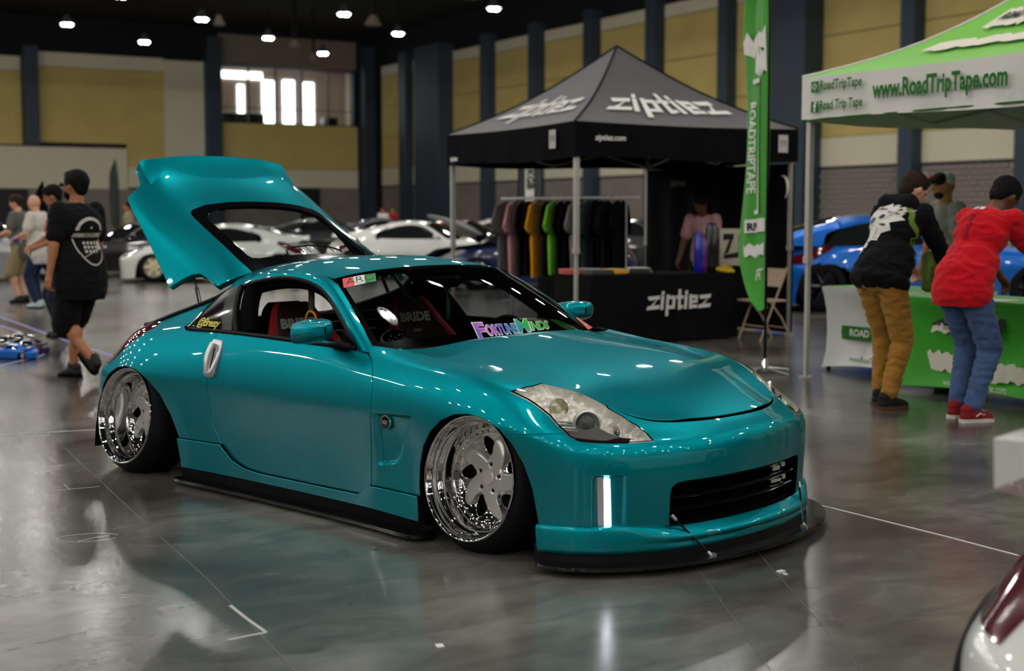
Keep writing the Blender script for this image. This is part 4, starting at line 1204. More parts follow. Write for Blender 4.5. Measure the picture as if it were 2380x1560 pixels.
for u0, u1 in ((-640, -380), (-350, -80), (-60, 62), (97, 390)):
    back_panel('top_strip', M_CREAM, u0, u1, 134, 166); back_panel('acoustic_panel', M_TAN, u0, u1, 167, 336, .10)
back_panel('cream_panel', M_CREAM, -640, 300, 337, 437, .5); back_panel('acoustic_panel', M_TAN, 302, 390, 336, 392, .10); back_panel('cream_band', M_CREAM, 302, 390, 392, 437, .2)
back_panel('cream_pier', M_CREAM, 390, 481, 148, 437, .3)
back_panel('acoustic_panel', M_TAN, 514, 834, 293, 394, .10); back_panel('cream_band', M_CREAM, 514, 834, 395, 437, .16)
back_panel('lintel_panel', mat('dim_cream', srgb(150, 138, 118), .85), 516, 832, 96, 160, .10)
back_panel('block_panel', M_GREYB, -640, 700, 439, 556, .12); back_panel('block_panel', M_GREYB, 745, 836, 439, 556, .12)
back_panel('double_door', M_DOORK, -40, 70, 440, 556, .2, .1); back_panel('double_door', M_DOORK, 701, 744, 440, 556, .2, .1)
for i, (u0, u1) in enumerate(((62, 96), (481, 513), (838, 892))):
    a0, a1 = wall_a(u0), wall_a(u1)
    structure(MB().rbox(((a0 + a1) / 2, BW - .5, 6.5 if i else 8.7), (a1 - a0, 1.0, 13.0 if i else 6.0), .03, seg=1).build('pier_%d' % (i + 1), M_PIER))
# the upper lobby window with the lit lobby behind it
win = structure(bpy.data.objects.new('window_1', None)); COL.objects.link(win)
M_FRAME = mat('dark_window_frame', (.02, .02, .022), .4)
W0, W1, WZ0, WZ1 = 29.9, 39.4, 7.55, 11.25
for a in np.linspace(W0, W1, 6): MB().box((a, BW + .2, (WZ0 + WZ1) / 2), (.10, .16, WZ1 - WZ0)).build('mullion', M_FRAME, win)
for z in (WZ0, WZ1, 8.55): MB().box(((W0 + W1) / 2, BW + .2, z), (W1 - W0, .16, .10 if z != 8.55 else .05)).build('transom', M_FRAME, win)
for k in range(5): MB().box((W0 + (W1 - W0) * (k + .5) / 5, BW + .25, (WZ0 + WZ1) / 2), ((W1 - W0) / 5 - .1, .02, WZ1 - WZ0 - .1)).build('pane', M_GLASS, win)
M_LOBBY = mat('lobby_wall', srgb(196, 180, 170), .8)
lob = structure(MB().box((34.7, BW + 9.0, 9.5), (16, .2, 6)).box((26.8, BW + 5, 9.5), (.2, 8, 6)).box((42.6, BW + 5, 9.5), (.2, 8, 6)).box((34.7, BW + 5, 7.3), (16, 8, .1)).box((34.7, BW + 5, 12.4), (16, 8, .1)).build('wall_lobby', M_LOBBY))
M_DAY = mat('daylight_pane', (1, 1, 1), .5, emit=(.93, .96, 1.0), estr=4.5)
for a, w, z, h in ((30.2, 1.4, 9.6, .9), (30.2, 1.5, 7.9, .8), (36.4, .9, 9.6, 3.4), (38.0, .9, 9.7, 3.4), (39.6, .8, 9.6, 3.4), (34.3, .5, 9.6, 2.6), (33.2, 5.5, 11.6, .5)):
    MB().box((a, BW + 8.85, z), (w, .05, h)).build('lobby_daylight', M_DAY, lob)
MB().rbox((32.6, BW + 4, 7.9), (3.0, 1.2, 1.1), .1).rbox((39.2, BW + 4, 7.9), (1.0, 1.0, 1.0), .1).build('lobby_counter', M_FRAME, lob)
# walls outside the picture
structure(MB().box((-40.5, 22, 6.9), (.4, 140, 13.8)).build('wall_left', mat('dim_grey_wall', srgb(96, 92, 84), .9)))
structure(MB().box((2, -36.5, 6.9), (86, .4, 13.8)).build('wall_front', mat('dim_grey_wall_front', srgb(84, 82, 78), .9)))

# ---- high-bay lamps in a staggered grid
M_LAMP = mat('lamp_glow', (1, 1, 1), .5, emit=(1.0, .965, .90), estr=LAMP_STRENGTH)
M_LAMPH = mat('lamp_housing_grey', (.05, .05, .055), .5)
def lamp_proto():
    r = empty('high_bay_lamp')
    MB().lathe([(.03, .42), (.10, .38), (.13, .28), (.30, .04), (.31, 0.0), (.29, 0.0), (.26, .05), (0, .06)], 20).build('lamp_housing', M_LAMPH, r, 40)
    MB().tube([(0, 0, .40), (0, 0, 4.1)], .008, 6).build('drop_rod', M_SHADOW, r)
    for sx in (-.12, .12):
        MB().ell((sx, 0, -.02), (.11, .14, .07), None, 12, 6).build('lamp_bulb', M_LAMP, r, 60)
    return r
lp = lamp_proto(); first = True
SEENL = {(27.5, 66): 'glowing ceiling lamp just over the upper lobby window', (27.5, 57): 'glowing ceiling lamp right of the upper lobby window', (27.5, 48): 'rightmost glowing ceiling lamp, high above the black canopy',
         (23.4, 53): 'glowing ceiling lamp at the top edge, above the lobby window', (23.4, 62): 'glowing ceiling lamp over the left half of the lobby window', (18.9, 50): 'ceiling lamp cut by the top edge of the picture',
         (18.9, 58): 'glowing ceiling lamp left of the lobby window, higher of two', (18.9, 67): 'lowest glowing ceiling lamp over the cream pier', (13.9, 54): 'glowing ceiling lamp at top left, the higher one', (13.9, 63): 'leftmost glowing ceiling lamp'}
for i, a in enumerate(np.arange(27.5 - 4.55 * 13, 29, 4.55)):
    for j in range(-10, 4):
        b_ = 57.3 + 8.8 * j + (0 if round((27.5 - a) / 4.55) % 2 == 0 else 4.4)
        if b_ < -30 or b_ > 68: continue
        x, y = hall_xy(a, b_)
        o = lp if first else copy_tree(lp); first = False
        o.location = (x, y, 9.6); o.rotation_euler[2] = HALL
        lab = 'round high-bay lamp hanging from the black ceiling, outside the picture'
        for (aa, bb_), t in SEENL.items():
            if abs(aa - a) < 1.2 and abs(bb_ - b_) < 3: lab = t
        tag(o, lab, 'lamp', 'high-bay ceiling lamps')

M_DIFF = mat('pale_diffuser', srgb(150, 140, 124), .7)
for u, v, w, t in ((692, 118, .8, 'pale conical air diffuser under the ceiling left of the lobby window lamp'), (872, 66, .8, 'pale conical air diffuser under the ceiling near the corner'), (735, 147, .45, 'small grey ceiling diffuser just over the lobby window'), (520, 66, .55, 'small dim ceiling diffuser left of the lobby window'), (1095, 6, .7, 'pale ceiling diffuser at the top edge of the picture')):
    d = (10.6 - CAMH) * FPX / (HOR - v); r = tag(empty('ceiling_diffuser', ((u - 1190) / FPX * d, d, 10.6)), t, 'vent', 'ceiling air diffusers')
    MB().lathe([(w * .2, .45), (w * .5, .05), (w * .55, 0), (w * .5, -.02), (w * .3, .03), (0, .05)], 18).build('diffuser_cone', M_DIFF, r, 40); MB().tube([(0, 0, .4), (0, 0, 3.1)], w * .18, 10).build('duct', M_CEIL, r, 60)
# ================================================================== floor marks, canopies, tables
def at(u, v, d):
    """world point on the sight line (u, v) at forward distance d"""
    return Vector(((u - 1190) / FPX * d, d, CAMH + (HOR - v) / FPX * d))
E1 = Vector((-HS, HC, 0)); E2 = Vector((HC, HS, 0))
M_CHALK = mat('white_chalk', (.50, .49, .48), .9)
M_LAV = mat('lavender_tape', srgb(150, 148, 205), .6)
M_WTAPE = mat('white_tape', (.78, .77, .74), .6)
M_JOINT = mat('saw_cut_joint', (.11, .105, .10), .5)
def ribbon(name, pts, w, m, label, cat, z=.0025, group=None, closed=False):
    P = [Vector((p[0], p[1], 0)) for p in pts]; V = []; F = []; n = len(P)
    for i, p in enumerate(P):
        t = P[min(i + 1, n - 1)] - P[max(i - 1, 0)]; t.normalize(); s = Vector((-t.y, t.x, 0)) * w / 2
        V += [(p.x + s.x, p.y + s.y, .0002), (p.x - s.x, p.y - s.y, .0002), (p.x + s.x, p.y + s.y, z), (p.x - s.x, p.y - s.y, z)]
    for i in range(n - 1):
        a, b_ = 4 * i, 4 * i + 4
        F += [(a + 2, a + 3, b_ + 3, b_ + 2), (a, a + 2, b_ + 2, b_), (a + 3, a + 1, b_ + 1, b_ + 3)]
    return tag(mesh(name, V, F, m, None, None), label, cat, group)
def gp(l): return [ground(u, v) for u, v in l]
ribbon('floor_tape', gp([(-40, 722), (80, 766), (158, 794), (262, 827), (300, 838)]), .035, M_LAV, 'straight lavender tape line running past the walking man', 'tape')
lo_ = curve([p for p in gp([(-30, 752), (20, 762), (50, 774), (80, 792), (105, 808), (113, 816), (106, 824), (85, 830), (50, 838), (0, 851), (-30, 858)])], 40)
ribbon('floor_tape', lo_, .035, M_LAV, 'lavender tape loop round the small toy cars', 'tape')
ribbon('floor_line', gp([(1860, 1164), (2000, 1198), (2200, 1248), (2352, 1288), (2460, 1316)]), .010, M_WTAPE, 'thin white line on the floor right of the teal coupe', 'line')
ribbon('floor_line', gp([(-30, 1014), (120, 1005), (240, 998)]), .010, M_WTAPE, 'thin white line on the floor left of the rear wheel', 'line')
for nm, l, t in (('chalk_stroke', [(535, 1408), (575, 1440), (619, 1471)], 'upper stroke of the chalk arrow on the floor'), ('chalk_stroke', [(530, 1489), (575, 1479), (619, 1471)], 'lower stroke of the chalk arrow on the floor'),
                 ('chalk_stroke', [(149, 1127), (162, 1138)], 'short chalk tick on the floor near the rear wheel'), ('chalk_stroke', [(125, 1141), (180, 1136), (233, 1131)], 'long chalk stroke on the floor near the rear wheel'),
                 ('chalk_stroke', [(180, 1259), (230, 1248), (255, 1244)], 'chalk stroke through the oval scribble on the floor')):
    p = gp(l); ribbon(nm, p, .013 if 'arrow' in t else .004, M_CHALK, t, 'chalk mark', .0018)
ov = [(205 + 72 * math.cos(t), 1250 + 9 * math.sin(t) - 4 * math.cos(t)) for t in np.linspace(.5, 6.0, 26)]
ribbon('chalk_scribble', gp(ov), .0035, M_CHALK, 'oval chalk scribble on the floor below the rear wheel', 'chalk mark', .0018)
for l, t in (([(150, 1042), (334, 1212), (480, 1345), (653, 1525), (760, 1640)], 'fine joint crossing the floor at lower left'), ([(1560, 1240), (1660, 1375), (1800, 1570)], 'fine joint in the floor in front of the splitter'), ([(1700, 1210), (1805, 1335), (1900, 1440), (2010, 1570)], 'fine joint in the floor right of the splitter')):
    ribbon('floor_joint', gp(l), .004, M_JOINT, t, 'joint', .0012)
p = ground(1022, 1502); tag(MB().box((0, 0, .0015), (.024, .032, .003), .3).build('paper_scrap', M_WTAPE), 'small white paper scrap on the floor in front of the coupe', 'paper').location = (p[0], p[1], 0)
p = ground(1815, 1330); tag(MB().box((0, 0, .003), (.03, .022, .006), .6).box((.01, -.035, .002), (.016, .014, .004), .2).build('paper_crumb', M_WTAPE), 'torn paper crumbs on the floor by the splitter end', 'paper').location = (p[0], p[1], 0)

# ---- pop-up canopy
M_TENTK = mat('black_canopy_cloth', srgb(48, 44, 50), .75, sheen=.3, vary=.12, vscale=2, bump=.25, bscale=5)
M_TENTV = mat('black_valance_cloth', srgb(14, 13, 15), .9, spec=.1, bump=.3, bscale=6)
M_LEG = mat('grey_canopy_leg', srgb(186, 182, 176), .4, .3)
M_PRINTW = mat('white_cloth_print', srgb(226, 224, 218), .8)
def canopy(name, label, C0, ax, ay, side, zv0, zv1, zp, mtop, mval, sag=.05, legs=(0, 1, 2, 3), under=None, truss=True):
    """corner C0, unit axes ax and ay, square side; valance zv0..zv1, peak zp"""
    r = empty(name, C0); tag(r, label, 'canopy')
    o = Vector(C0); cs = [Vector((0, 0, 0)), ax * side, (ax + ay) * side, ay * side]; pk = (ax + ay) * side / 2 + Vector((0, 0, zp))
    n = 14
    for k in range(4):
        a, b_ = cs[k], cs[(k + 1) % 4]; V = []; F = []
        for i in range(n + 1):
            for j in range(n + 1 - 0):
                t = i / n; e = a.lerp(b_, j / n); e = Vector((e.x, e.y, zv1)); p = e.lerp(pk, t)
                p.z -= sag * math.sin(PI * t) * (1.0) + (.02 * math.sin(PI * j / n)) * (1 - t)
                V.append(tuple(p))
        for i in range(n):
            for j in range(n): F.append((i * (n + 1) + j, i * (n + 1) + j + 1, (i + 1) * (n + 1) + j + 1, (i + 1) * (n + 1) + j))
        mesh('roof_panel', V, F, mtop, r, 180)
        V = []; F = []; nn = (b_ - a).cross(Vector((0, 0, 1))).normalized(); w = 40
        for i in range(w + 1):
            t = i / w; e = a.lerp(b_, t)
            for j in range(6):
                q = j / 5; wob = (.012 * math.sin(t * 23 + k) + .010 * math.sin(t * 51 + 2 * k)) * q * math.sin(PI * t) ** .3
                V.append((e.x + nn.x * wob, e.y + nn.y * wob, zv1 - (zv1 - zv0) * q - .02 * math.sin(PI * t) + .015 * math.sin(PI * t * 2) * q))
        for i in range(w):
            for j in range(5): F.append((i * 6 + j, i * 6 + j + 1, i * 6 + 7 + j, i * 6 + 6 + j))
        mesh('valance', V, F, mval, r, 180)
        rd = [Vector((a.x, a.y, zv1 + .004)).lerp(pk + Vector((0, 0, .004)), t) - Vector((0, 0, sag * math.sin(PI * t))) for t in np.linspace(0, 1, 12)]
        MB().tube(rd, .012, 5).build('ridge_seam', mval, r, 60)
    for k in legs:
        c = cs[k]; ctr = (ax + ay) * side / 2; q = c.lerp(ctr, .035)
        MB().box((q.x, q.y, (zv1 + 1.0) / 2), (.050, .050, zv1 - 1.0), math.atan2(ax.y, ax.x)).box((q.x, q.y, .52), (.034, .034, 1.04), math.atan2(ax.y, ax.x)).box((q.x, q.y, .01), (.10, .10, .02)).box((q.x, q.y, 1.02), (.062, .062, .06), math.atan2(ax.y, ax.x)).build('canopy_leg', M_LEG, r)
    if truss:
        for k in range(4):
            a, b_ = cs[k].lerp(pk, .02), cs[(k + 1) % 4].lerp(pk, .02); mb = MB(); z0, z1 = zv0 + .02, zv1 - .05
            for i in range(2):
                p0, p1 = a.lerp(b_, i / 2), a.lerp(b_, (i + 1) / 2)
                mb.tube([(p0.x, p0.y, z1), (p1.x, p1.y, z0)], .012, 6).tube([(p0.x, p0.y, z0), (p1.x, p1.y, z1)], .012, 6)
            mb.build('scissor_truss', M_LEG, r)
    return r
TA = math.radians(29.0); tx = Vector((math.cos(TA), math.sin(TA), 0)); ty_ = Vector((-math.sin(TA), math.cos(TA), 0))
TC = Vector((.665, 14.68, 0)); TS = 3.05
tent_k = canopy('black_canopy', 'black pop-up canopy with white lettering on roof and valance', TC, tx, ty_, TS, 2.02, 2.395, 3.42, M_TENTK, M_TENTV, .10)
def on_roof(k, s, t, sag=.10, zv1=2.395, zp=3.42, off=.015):
    """point on roof panel k: s along the eave 0..1 (at height t towards the peak)"""
    cs = [Vector((0, 0, 0)), tx * TS, (tx + ty_) * TS, ty_ * TS]; a, b_ = cs[k], cs[(k + 1) % 4]; pk = (tx + ty_) * TS / 2
    e = a.lerp(b_, s); p = e.lerp(pk, t); nn = (b_ - a).cross(Vector((0, 0, 1))).normalized()
    z = zv1 + (zp - zv1) * t - sag * math.sin(PI * t) - .02 * math.sin(PI * s) * (1 - t)
    return (p.x + nn.x * off, p.y + nn.y * off, z + off)
# hand-drawn heavy slanted wordmark: letter strokes on a unit grid
def wordmark():
    mbl = []
    def stroke(poly): mbl.append(poly)
    x = 0.0
    def z_(x): stroke([(x, .62), (x + .80, .66), (x + .74, .50), (x + .10, .46)]); stroke([(x + .62, .50), (x + .80, .66), (x + .30, .14), (x + .08, .10)]); stroke([(x - .08, -.02), (x + .72, .02), (x + .78, .18), (x + .0, .14)])
    def i_(x): stroke([(x, .0), (x + .17, .0), (x + .23, .62), (x + .06, .62)]); stroke([(x + .07, .72), (x + .24, .72), (x + .26, .88), (x + .09, .88)])
    def p_(x): stroke([(x - .02, -.30), (x + .15, -.30), (x + .23, .64), (x + .06, .64)]); stroke([(x + .2, .64), (x + .62, .64), (x + .66, .50), (x + .2, .50)]); stroke([(x + .5, .60), (x + .68, .56), (x + .62, .02), (x + .45, .06)]); stroke([(x + .14, .0), (x + .60, .0), (x + .58, .14), (x + .15, .14)])
    def t_(x): stroke([(x + .05, .90), (x + .22, .90), (x + .17, .0), (x, .0)]); stroke([(x - .10, .64), (x + .38, .64), (x + .37, .50), (x - .11, .50)]); stroke([(x + .05, .14), (x + .34, .14), (x + .33, .0), (x + .04, .0)])
    def e_(x): stroke([(x + .02, .0), (x + .20, .0), (x + .22, .64), (x + .04, .64)]); stroke([(x + .1, .64), (x + .60, .64), (x + .62, .50), (x + .1, .50)]); stroke([(x + .48, .62), (x + .63, .60), (x + .60, .30), (x + .46, .30)]); stroke([(x + .1, .38), (x + .6, .38), (x + .59, .26), (x + .1, .26)]); stroke([(x + .08, .14), (x + .58, .14), (x + .56, .0), (x + .08, .0)])
    z_(0); i_(.86); p_(1.22); t_(2.08); i_(2.52); e_(2.86); z_(3.62)
    V = []; F = []
    for p in mbl:
        cx_, cy_ = sum(q[0] for q in p) / len(p), sum(q[1] for q in p) / len(p); p = [(cx_ + (a - cx_) * 1.10, cy_ + (b_ - cy_) * 1.16) for a, b_ in p]
        k = len(V); V += [((a - 2.15) / 4.4, (b_ - .3) / 4.4) for a, b_ in p]; F.append(tuple(range(k, k + len(p))))
    return V, F
WMV, WMF = wordmark()
def subdiv(V, F, n=5):
    V2 = []; F2 = []
    for f in F:
        a, b_, c, d = [np.array(V[i]) for i in f]; k = len(V2)
        for i in range(n + 1):
            for j in range(2):
                u = i / n; p = (a + (b_ - a) * u) if j == 0 else (d + (c - d) * u); V2.append(tuple(p))
        for i in range(n): F2.append((k + 2 * i, k + 2 * i + 2, k + 2 * i + 3, k + 2 * i + 1))
    return V2, F2
WV2, WF2 = subdiv(WMV, WMF)
decal('roof_wordmark', WV2, WF2, lambda x, y: on_roof(0, .48 + x * .72, .30 + y * 1.2), M_PRINTW, tent_k)
decal('roof_wordmark', WV2, WF2, lambda x, y: on_roof(3, .54 + x * .72, .30 + y * 1.2), M_PRINTW, tent_k)
val = lambda p0, d, z, off=.03: (lambda x, y: (p0.x + d.x * x + d.y * 0 + d.cross(Vector((0, 0, 1))).x * off, p0.y + d.y * x + d.cross(Vector((0, 0, 1))).y * off, z + y))
lettering('valance_address', 'ziptiez.com', val(tx * .43, tx, 2.225), M_PRINTW, tent_k, .085, bold=.002, shear=.2)
lettering('valance_small_mark', 'ziptiez', val(ty_ * (TS - .25), -ty_, 2.09), M_PRINTW, tent_k, .075, bold=.003)
for p0, d in ((ty_ * .42, -ty_), (tx * 2.80, tx)):
    f = val(p0, d, 2.22); decal('valance_logo_patch', [(-.07, -.10), (.07, -.10), (.07, .10), (-.07, .10)], [(0, 1, 2, 3)], f, mat('grey_patch', srgb(190, 186, 184), .8), tent_k)
    f2 = val(p0, d, 2.22, .034); lettering('patch_glyph', 'M', f2, mat('patch_ink', srgb(120, 118, 118), .8), tent_k, .12)
# back cloth of the black stall
wl = empty('stall_back_wall', TC); tag(wl, 'black cloth back wall hung under the black canopy', 'wall cloth')
p0, p1 = (tx + ty_) * TS, tx * TS; V = []; F = []
for i in range(41):
    t = i / 40; e = p0.lerp(p1, t); w = .02 * math.sin(t * 37)
    for z in (.02, .7, 1.4, 2.0): V.append((e.x - tx.x * (.06 + w), e.y - tx.y * (.06 + w), z))
for i in range(40):
    for j in range(3): F.append((i * 4 + j, i * 4 + j + 1, i * 4 + 5 + j, i * 4 + 4 + j))
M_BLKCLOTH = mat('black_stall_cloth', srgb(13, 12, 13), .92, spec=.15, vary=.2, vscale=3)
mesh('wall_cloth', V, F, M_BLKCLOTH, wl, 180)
bw = lambda s, z: (lambda x, y: (p0.lerp(p1, s).x - ty_.x * x - tx.x * .10, p0.lerp(p1, s).y - ty_.y * x - tx.y * .10, z + y))
lettering('wall_mark', 'ziptiez', bw(.27, 1.82), mat('dim_print', srgb(120, 112, 100), .8), wl, .13, bold=.003)
lettering('wall_mark', 'Z', bw(.83, 1.80), mat('dim_print2', srgb(150, 140, 128), .8), wl, .12)
arcp = [(bw(.95, 1.72)(.10 * math.sin(a), .14 * math.cos(a))) for a in np.linspace(-.3, 2.6, 12)]
MB().tube(arcp, [.004 + .012 * math.sin(PI * i / 11) for i in range(12)], 6).build('wall_crescent', M_PRINTW, wl, 60)
# cloth-covered table
def cloth_table(name, label, P, dx, dy, L, Wd, m, h=.75, drop=.02):
    r = empty(name, P); tag(r, label, 'table'); P = Vector((0, 0, 0))
    V = []; F = []; ring = []
    for a, b_, n in ((P, P + dx * L, 30), (P + dx * L, P + dx * L + dy * Wd, 12), (P + dx * L + dy * Wd, P + dy * Wd, 30), (P + dy * Wd, P, 12)):
        for i in range(n): ring.append((a.lerp(b_, i / n), (b_ - a).cross(Vector((0, 0, 1))).normalized()))
    N = len(ring); c = P + dx * L / 2 + dy * Wd / 2
    for q, z in ((0, h), (.0, h - .01), (.3, h - .22), (.7, .3), (1, drop)):
        for i, (p, nn) in enumerate(ring):
            w = q * (.02 + .018 * math.sin(i * 1.9) + .012 * math.sin(i * .7)); V.append((p.x + nn.x * w, p.y + nn.y * w, z))
    for k in range(4):
        for i in range(N): F.append((k * N + i, (k + 1) * N + i, (k + 1) * N + (i + 1) % N, k * N + (i + 1) % N))
    F.append(tuple(range(N)))
    mesh('table_cloth', V, F, m, r, 50)
    mb = MB()
    for a in (.06, L - .06):
        for b_ in (.06, Wd - .06):
            q = P + dx * a + dy * b_; MB().tube([(q.x, q.y, 0), (q.x, q.y, h - .03)], .015, 6).build('leg', M_BLACK, r)
    return r
tb1 = cloth_table('stall_table', 'black cloth table with the white wordmark on its front', Vector((.84, 14.70, 0)), tx, ty_, 1.95, .75, M_BLKCLOTH)
f = lambda x, y: (tx.x * (1.12 + x * .84) - ty_.x * .055, tx.y * (1.12 + x * .84) - ty_.y * .055, .44 + y * .95)
decal('table_wordmark', WMV, WMF, f, M_PRINTW, tb1)
tb2 = cloth_table('stall_table', 'black cloth table with folded shirts behind the clothes rack', Vector((.62, 17.25, 0)), tx, ty_, 1.05, .6, M_BLKCLOTH)
# goods on the stall table
def slab(name, label, cat, pos, dims, m, rz=TA, group=None, zb=.752):
    o = MB().rbox((0, 0, dims[2] / 2), dims, min(dims) * .25).build(name, m); o.location = (pos[0], pos[1], zb); o.rotation_euler[2] = rz; return tag(o, label, cat, group)
T1 = Vector((.84, 14.70, 0)); tpos = lambda a, b_: T1 + tx * a + ty_ * b_
cols = [(srgb(40, 40, 42), 'charcoal'), (srgb(220, 160, 20), 'mustard'), (srgb(90, 120, 140), 'blue-grey'), (srgb(20, 20, 22), 'black'), (srgb(230, 228, 220), 'white'), (srgb(190, 60, 50), 'red')]
M_COLS = {n: mat('folded_' + n, c, .9, sheen=.3) for c, n in cols}
for i, (n, a, b_, t) in enumerate((('charcoal', .25, .25, 'at its left end'), ('mustard', .50, .35, 'left of the tall boxes'), ('blue-grey', .30, .55, 'towards the back edge'), ('black', .85, .30, 'near the middle'), ('white', 1.00, .55, 'behind the black shirt'), ('red', .10, .50, 'at the far left corner'))):
    o = MB().rbox((0, 0, .015), (.30, .24, .03), .012).rbox((.01, .01, .042), (.28, .23, .028), .012).build('folded_shirt', M_COLS[n], None, 40); p = tpos(a, b_); o.location = (p.x, p.y, .752); o.rotation_euler[2] = TA + .3 * i
    tag(o, f'folded {n} shirt on the wordmark table {t}', 'shirt', 'folded shirts on the stall table')
for i, (n, c, a, h) in enumerate((('deep blue', srgb(30, 30, 170), 1.58, .46), ('purple', srgb(90, 30, 120), 1.65, .40), ('black', srgb(14, 14, 16), 1.73, .56), ('black', srgb(12, 12, 13), 1.80, .56))):
    p = tpos(a, .22); o = MB().lathe([(.0, 0), (.045, 0), (.05, .01), (.05, h - .06), (.03, h - .03), (.03, h), (0, h)], 16).build('tall_bottle', mat('bottle_' + str(i), c, .25, coat=.6), None, 40); o.location = (p.x, p.y, .752)
    tag(o, ('tall deep blue tube standing on the stall table', 'purple tube beside the deep blue one on the stall table', 'left of two tall black tubes on the stall table', 'right of two tall black tubes on the stall table')[i], 'tube', 'tall tubes on the stall table')
o = MB().rbox((0, 0, .03), (.30, .10, .05), .02).rbox((.05, .0, .065), (.14, .08, .035), .02).build('toy_board', mat('flame_print', srgb(225, 170, 20), .4, vary=.8, vscale=14), None, 40); p = tpos(1.86, .16); o.location = (p.x, p.y, .752); o.rotation_euler = (0, .15, -.5)
tag(o, 'orange and yellow printed toy lying at the table end', 'toy')
sg = empty('stall_sign', (2.64, 16.45, 0)); tag(sg, 'cream board with angular black figures behind the stall table', 'sign'); sg.location[2] = 0; sg.rotation_euler[2] = .1
MB().rbox((0, 0, 1.02), (.34, .03, .44), .01).build('board', mat('cream_board', srgb(200, 196, 172), .7), sg)
MB().tube([(-.12, .03, 0), (-.12, .03, 1.0)], .012, 6).build('post', M_BLACK, sg); MB().tube([(.12, .03, 0), (.12, .03, 1.0)], .012, 6).build('post', M_BLACK, sg)
dg2 = [[(-.13, .16), (.0, .16), (.0, .10), (-.13, .08)], [(-.05, .10), (.0, .13), (-.06, -.06), (-.12, -.09)], [(-.12, -.09), (.10, -.05), (.10, -.12), (-.12, -.14)], [(.06, .14), (.12, .14), (.10, -.08), (.05, -.08)]]
V = []; F = []
for q in dg2: k = len(V); V += [(x, -.017, 1.02 + y) for x, y in q]; F.append(tuple(range(k, k + 4)))
mesh('board_figures', V, F, M_VK, sg, None)

# ---- clothes rack
R0, R1 = at(1474, 459, 15.9), at(1171, 461, 17.1); R0.z = R1.z = 1.605
rk = empty('clothes_rack', (R0.x, R0.y, 0)); tag(rk, 'chrome garment rail full of hanging shirts under the black canopy', 'clothes rack')
rd = (R1 - R0); rl = rd.length; rdir = rd.normalized(); rn = Vector((-rdir.y, rdir.x, 0)); Z = lambda p: (p.x - R0.x, p.y - R0.y, p.z)
MB().tube([Z(R0 - rdir * .06), Z(R1 + rdir * .04)], .016, 10).build('rail', mat('rail_glint_white', (.9, .9, .88), .35, .0, coat=1), rk, 60)  # lamp reflection along the chrome rail is put into its white base colour
for t in (.06, .94):
    p = R0.lerp(R1, t)
    MB().tube([Z(Vector((p.x, p.y, 1.60))), Z(Vector((p.x, p.y, .72))), Z(Vector((p.x + .01, p.y, .70))), Z(Vector((p.x, p.y, .06)))], [.012, .012, .016, .016], 8).build('upright', M_SILVER, rk, 60)
    a, b_ = p + rn * .28, p - rn * .28; MB().tube([Z(Vector((a.x, a.y, .06))), Z(Vector((b_.x, b_.y, .06)))], .013, 8).build('foot_bar', M_SILVER, rk, 60)
    for q in (a, b_): MB().ell(Z(Vector((q.x, q.y, .03))), (.03, .03, .03)).build('castor', M_BLACK, rk, 60)
a, b_ = R0.lerp(R1, .06), R0.lerp(R1, .94); MB().tube([Z(Vector((a.x, a.y, .12))), Z(Vector((b_.x, b_.y, .12)))], .012, 8).build('base_bar', M_SILVER, rk, 60)
def tee_mesh():
    prof = [(0, -.70), (.235, -.70), (.245, -.35), (.24, -.17), (.345, -.27), (.42, -.20), (.30, -.015), (.10, .035), (.05, .01), (0, 0)]
    bm = bmesh.new(); pts = prof + [(-x, y) for x, y in prof[-2:0:-1]]
    return pts
TP = tee_mesh()
def hang_shirt(t, m, label, yaw=0.0, sc=1.0):
    p = R0.lerp(R1, t); r = empty('hanging_shirt', (p.x, p.y, 1.605), math.atan2(rn.y, rn.x) + yaw); tag(r, label, 'shirt', 'shirts on the garment rail')
    V = []; F = []; n = len(TP)
    for s in (-1, 1):
        for k in (1.0, .86, .0):
            for i, (x, y) in enumerate(TP):
                cx, cy = 0, -.36
                dd = s * (.012 if k == 1 else .03 + .012 * math.sin(i * 2.1 + t * 40)); V.append(((cx + (x - cx) * max(k, .02)) * sc, dd, (cy + (y - cy) * max(k, .02)) * sc - .075))
    for side in range(2):
        for k in range(2):
            o_ = side * 3 * n + k * n
            for i in range(n):
                f = (o_ + i, o_ + (i + 1) % n, o_ + n + (i + 1) % n, o_ + n + i); F.append(f if side else f[::-1])
    for i in range(n): F.append((i, (i + 1) % n, 3 * n + (i + 1) % n, 3 * n + i))
    mesh('shirt_body', V, F, m, r, 60)
    MB().tube([(-.16, 0, -.10), (0, 0, -.035), (.16, 0, -.10)], .006, 6).tube([(0, 0, -.035), (0, 0, -.005), (.012, 0, .018), (0, 0, .028), (-.012, 0, .016)], .004, 6).build('hanger', M_BLACK, r, 60)
    return r
SH = [('black', (14, 14, 15), .10, 'nearest the right upright'), ('black', (22, 22, 24), .16, 'second from the right upright'), ('black', (12, 12, 13), .22, 'third from the right upright'), ('black', (18, 18, 20), .28, 'fourth from the right upright'),
      ('dark green', (16, 48, 40), .335, 'beside the grey sleeve'), ('light grey', (128, 126, 122), .40, 'between dark green and black shirts'), ('black', (13, 13, 14), .46, 'left of the light grey one'), ('black', (17, 17, 18), .52, 'right of the lime one'),
      ('lime green', (120, 205, 50), .575, 'in the middle of the rail'), ('black', (14, 14, 15), .64, 'between lime and mustard'), ('mustard yellow', (226, 152, 12), .71, 'left of the lime one'), ('black', (15, 14, 15), .78, 'between mustard and pink'), ('black', (20, 18, 18), .83, 'right beside the pink one'),
      ('dusty pink', (196, 140, 146), .89, 'near the left upright'), ('mid grey', (96, 94, 94), .955, 'at the left end of the rail')]
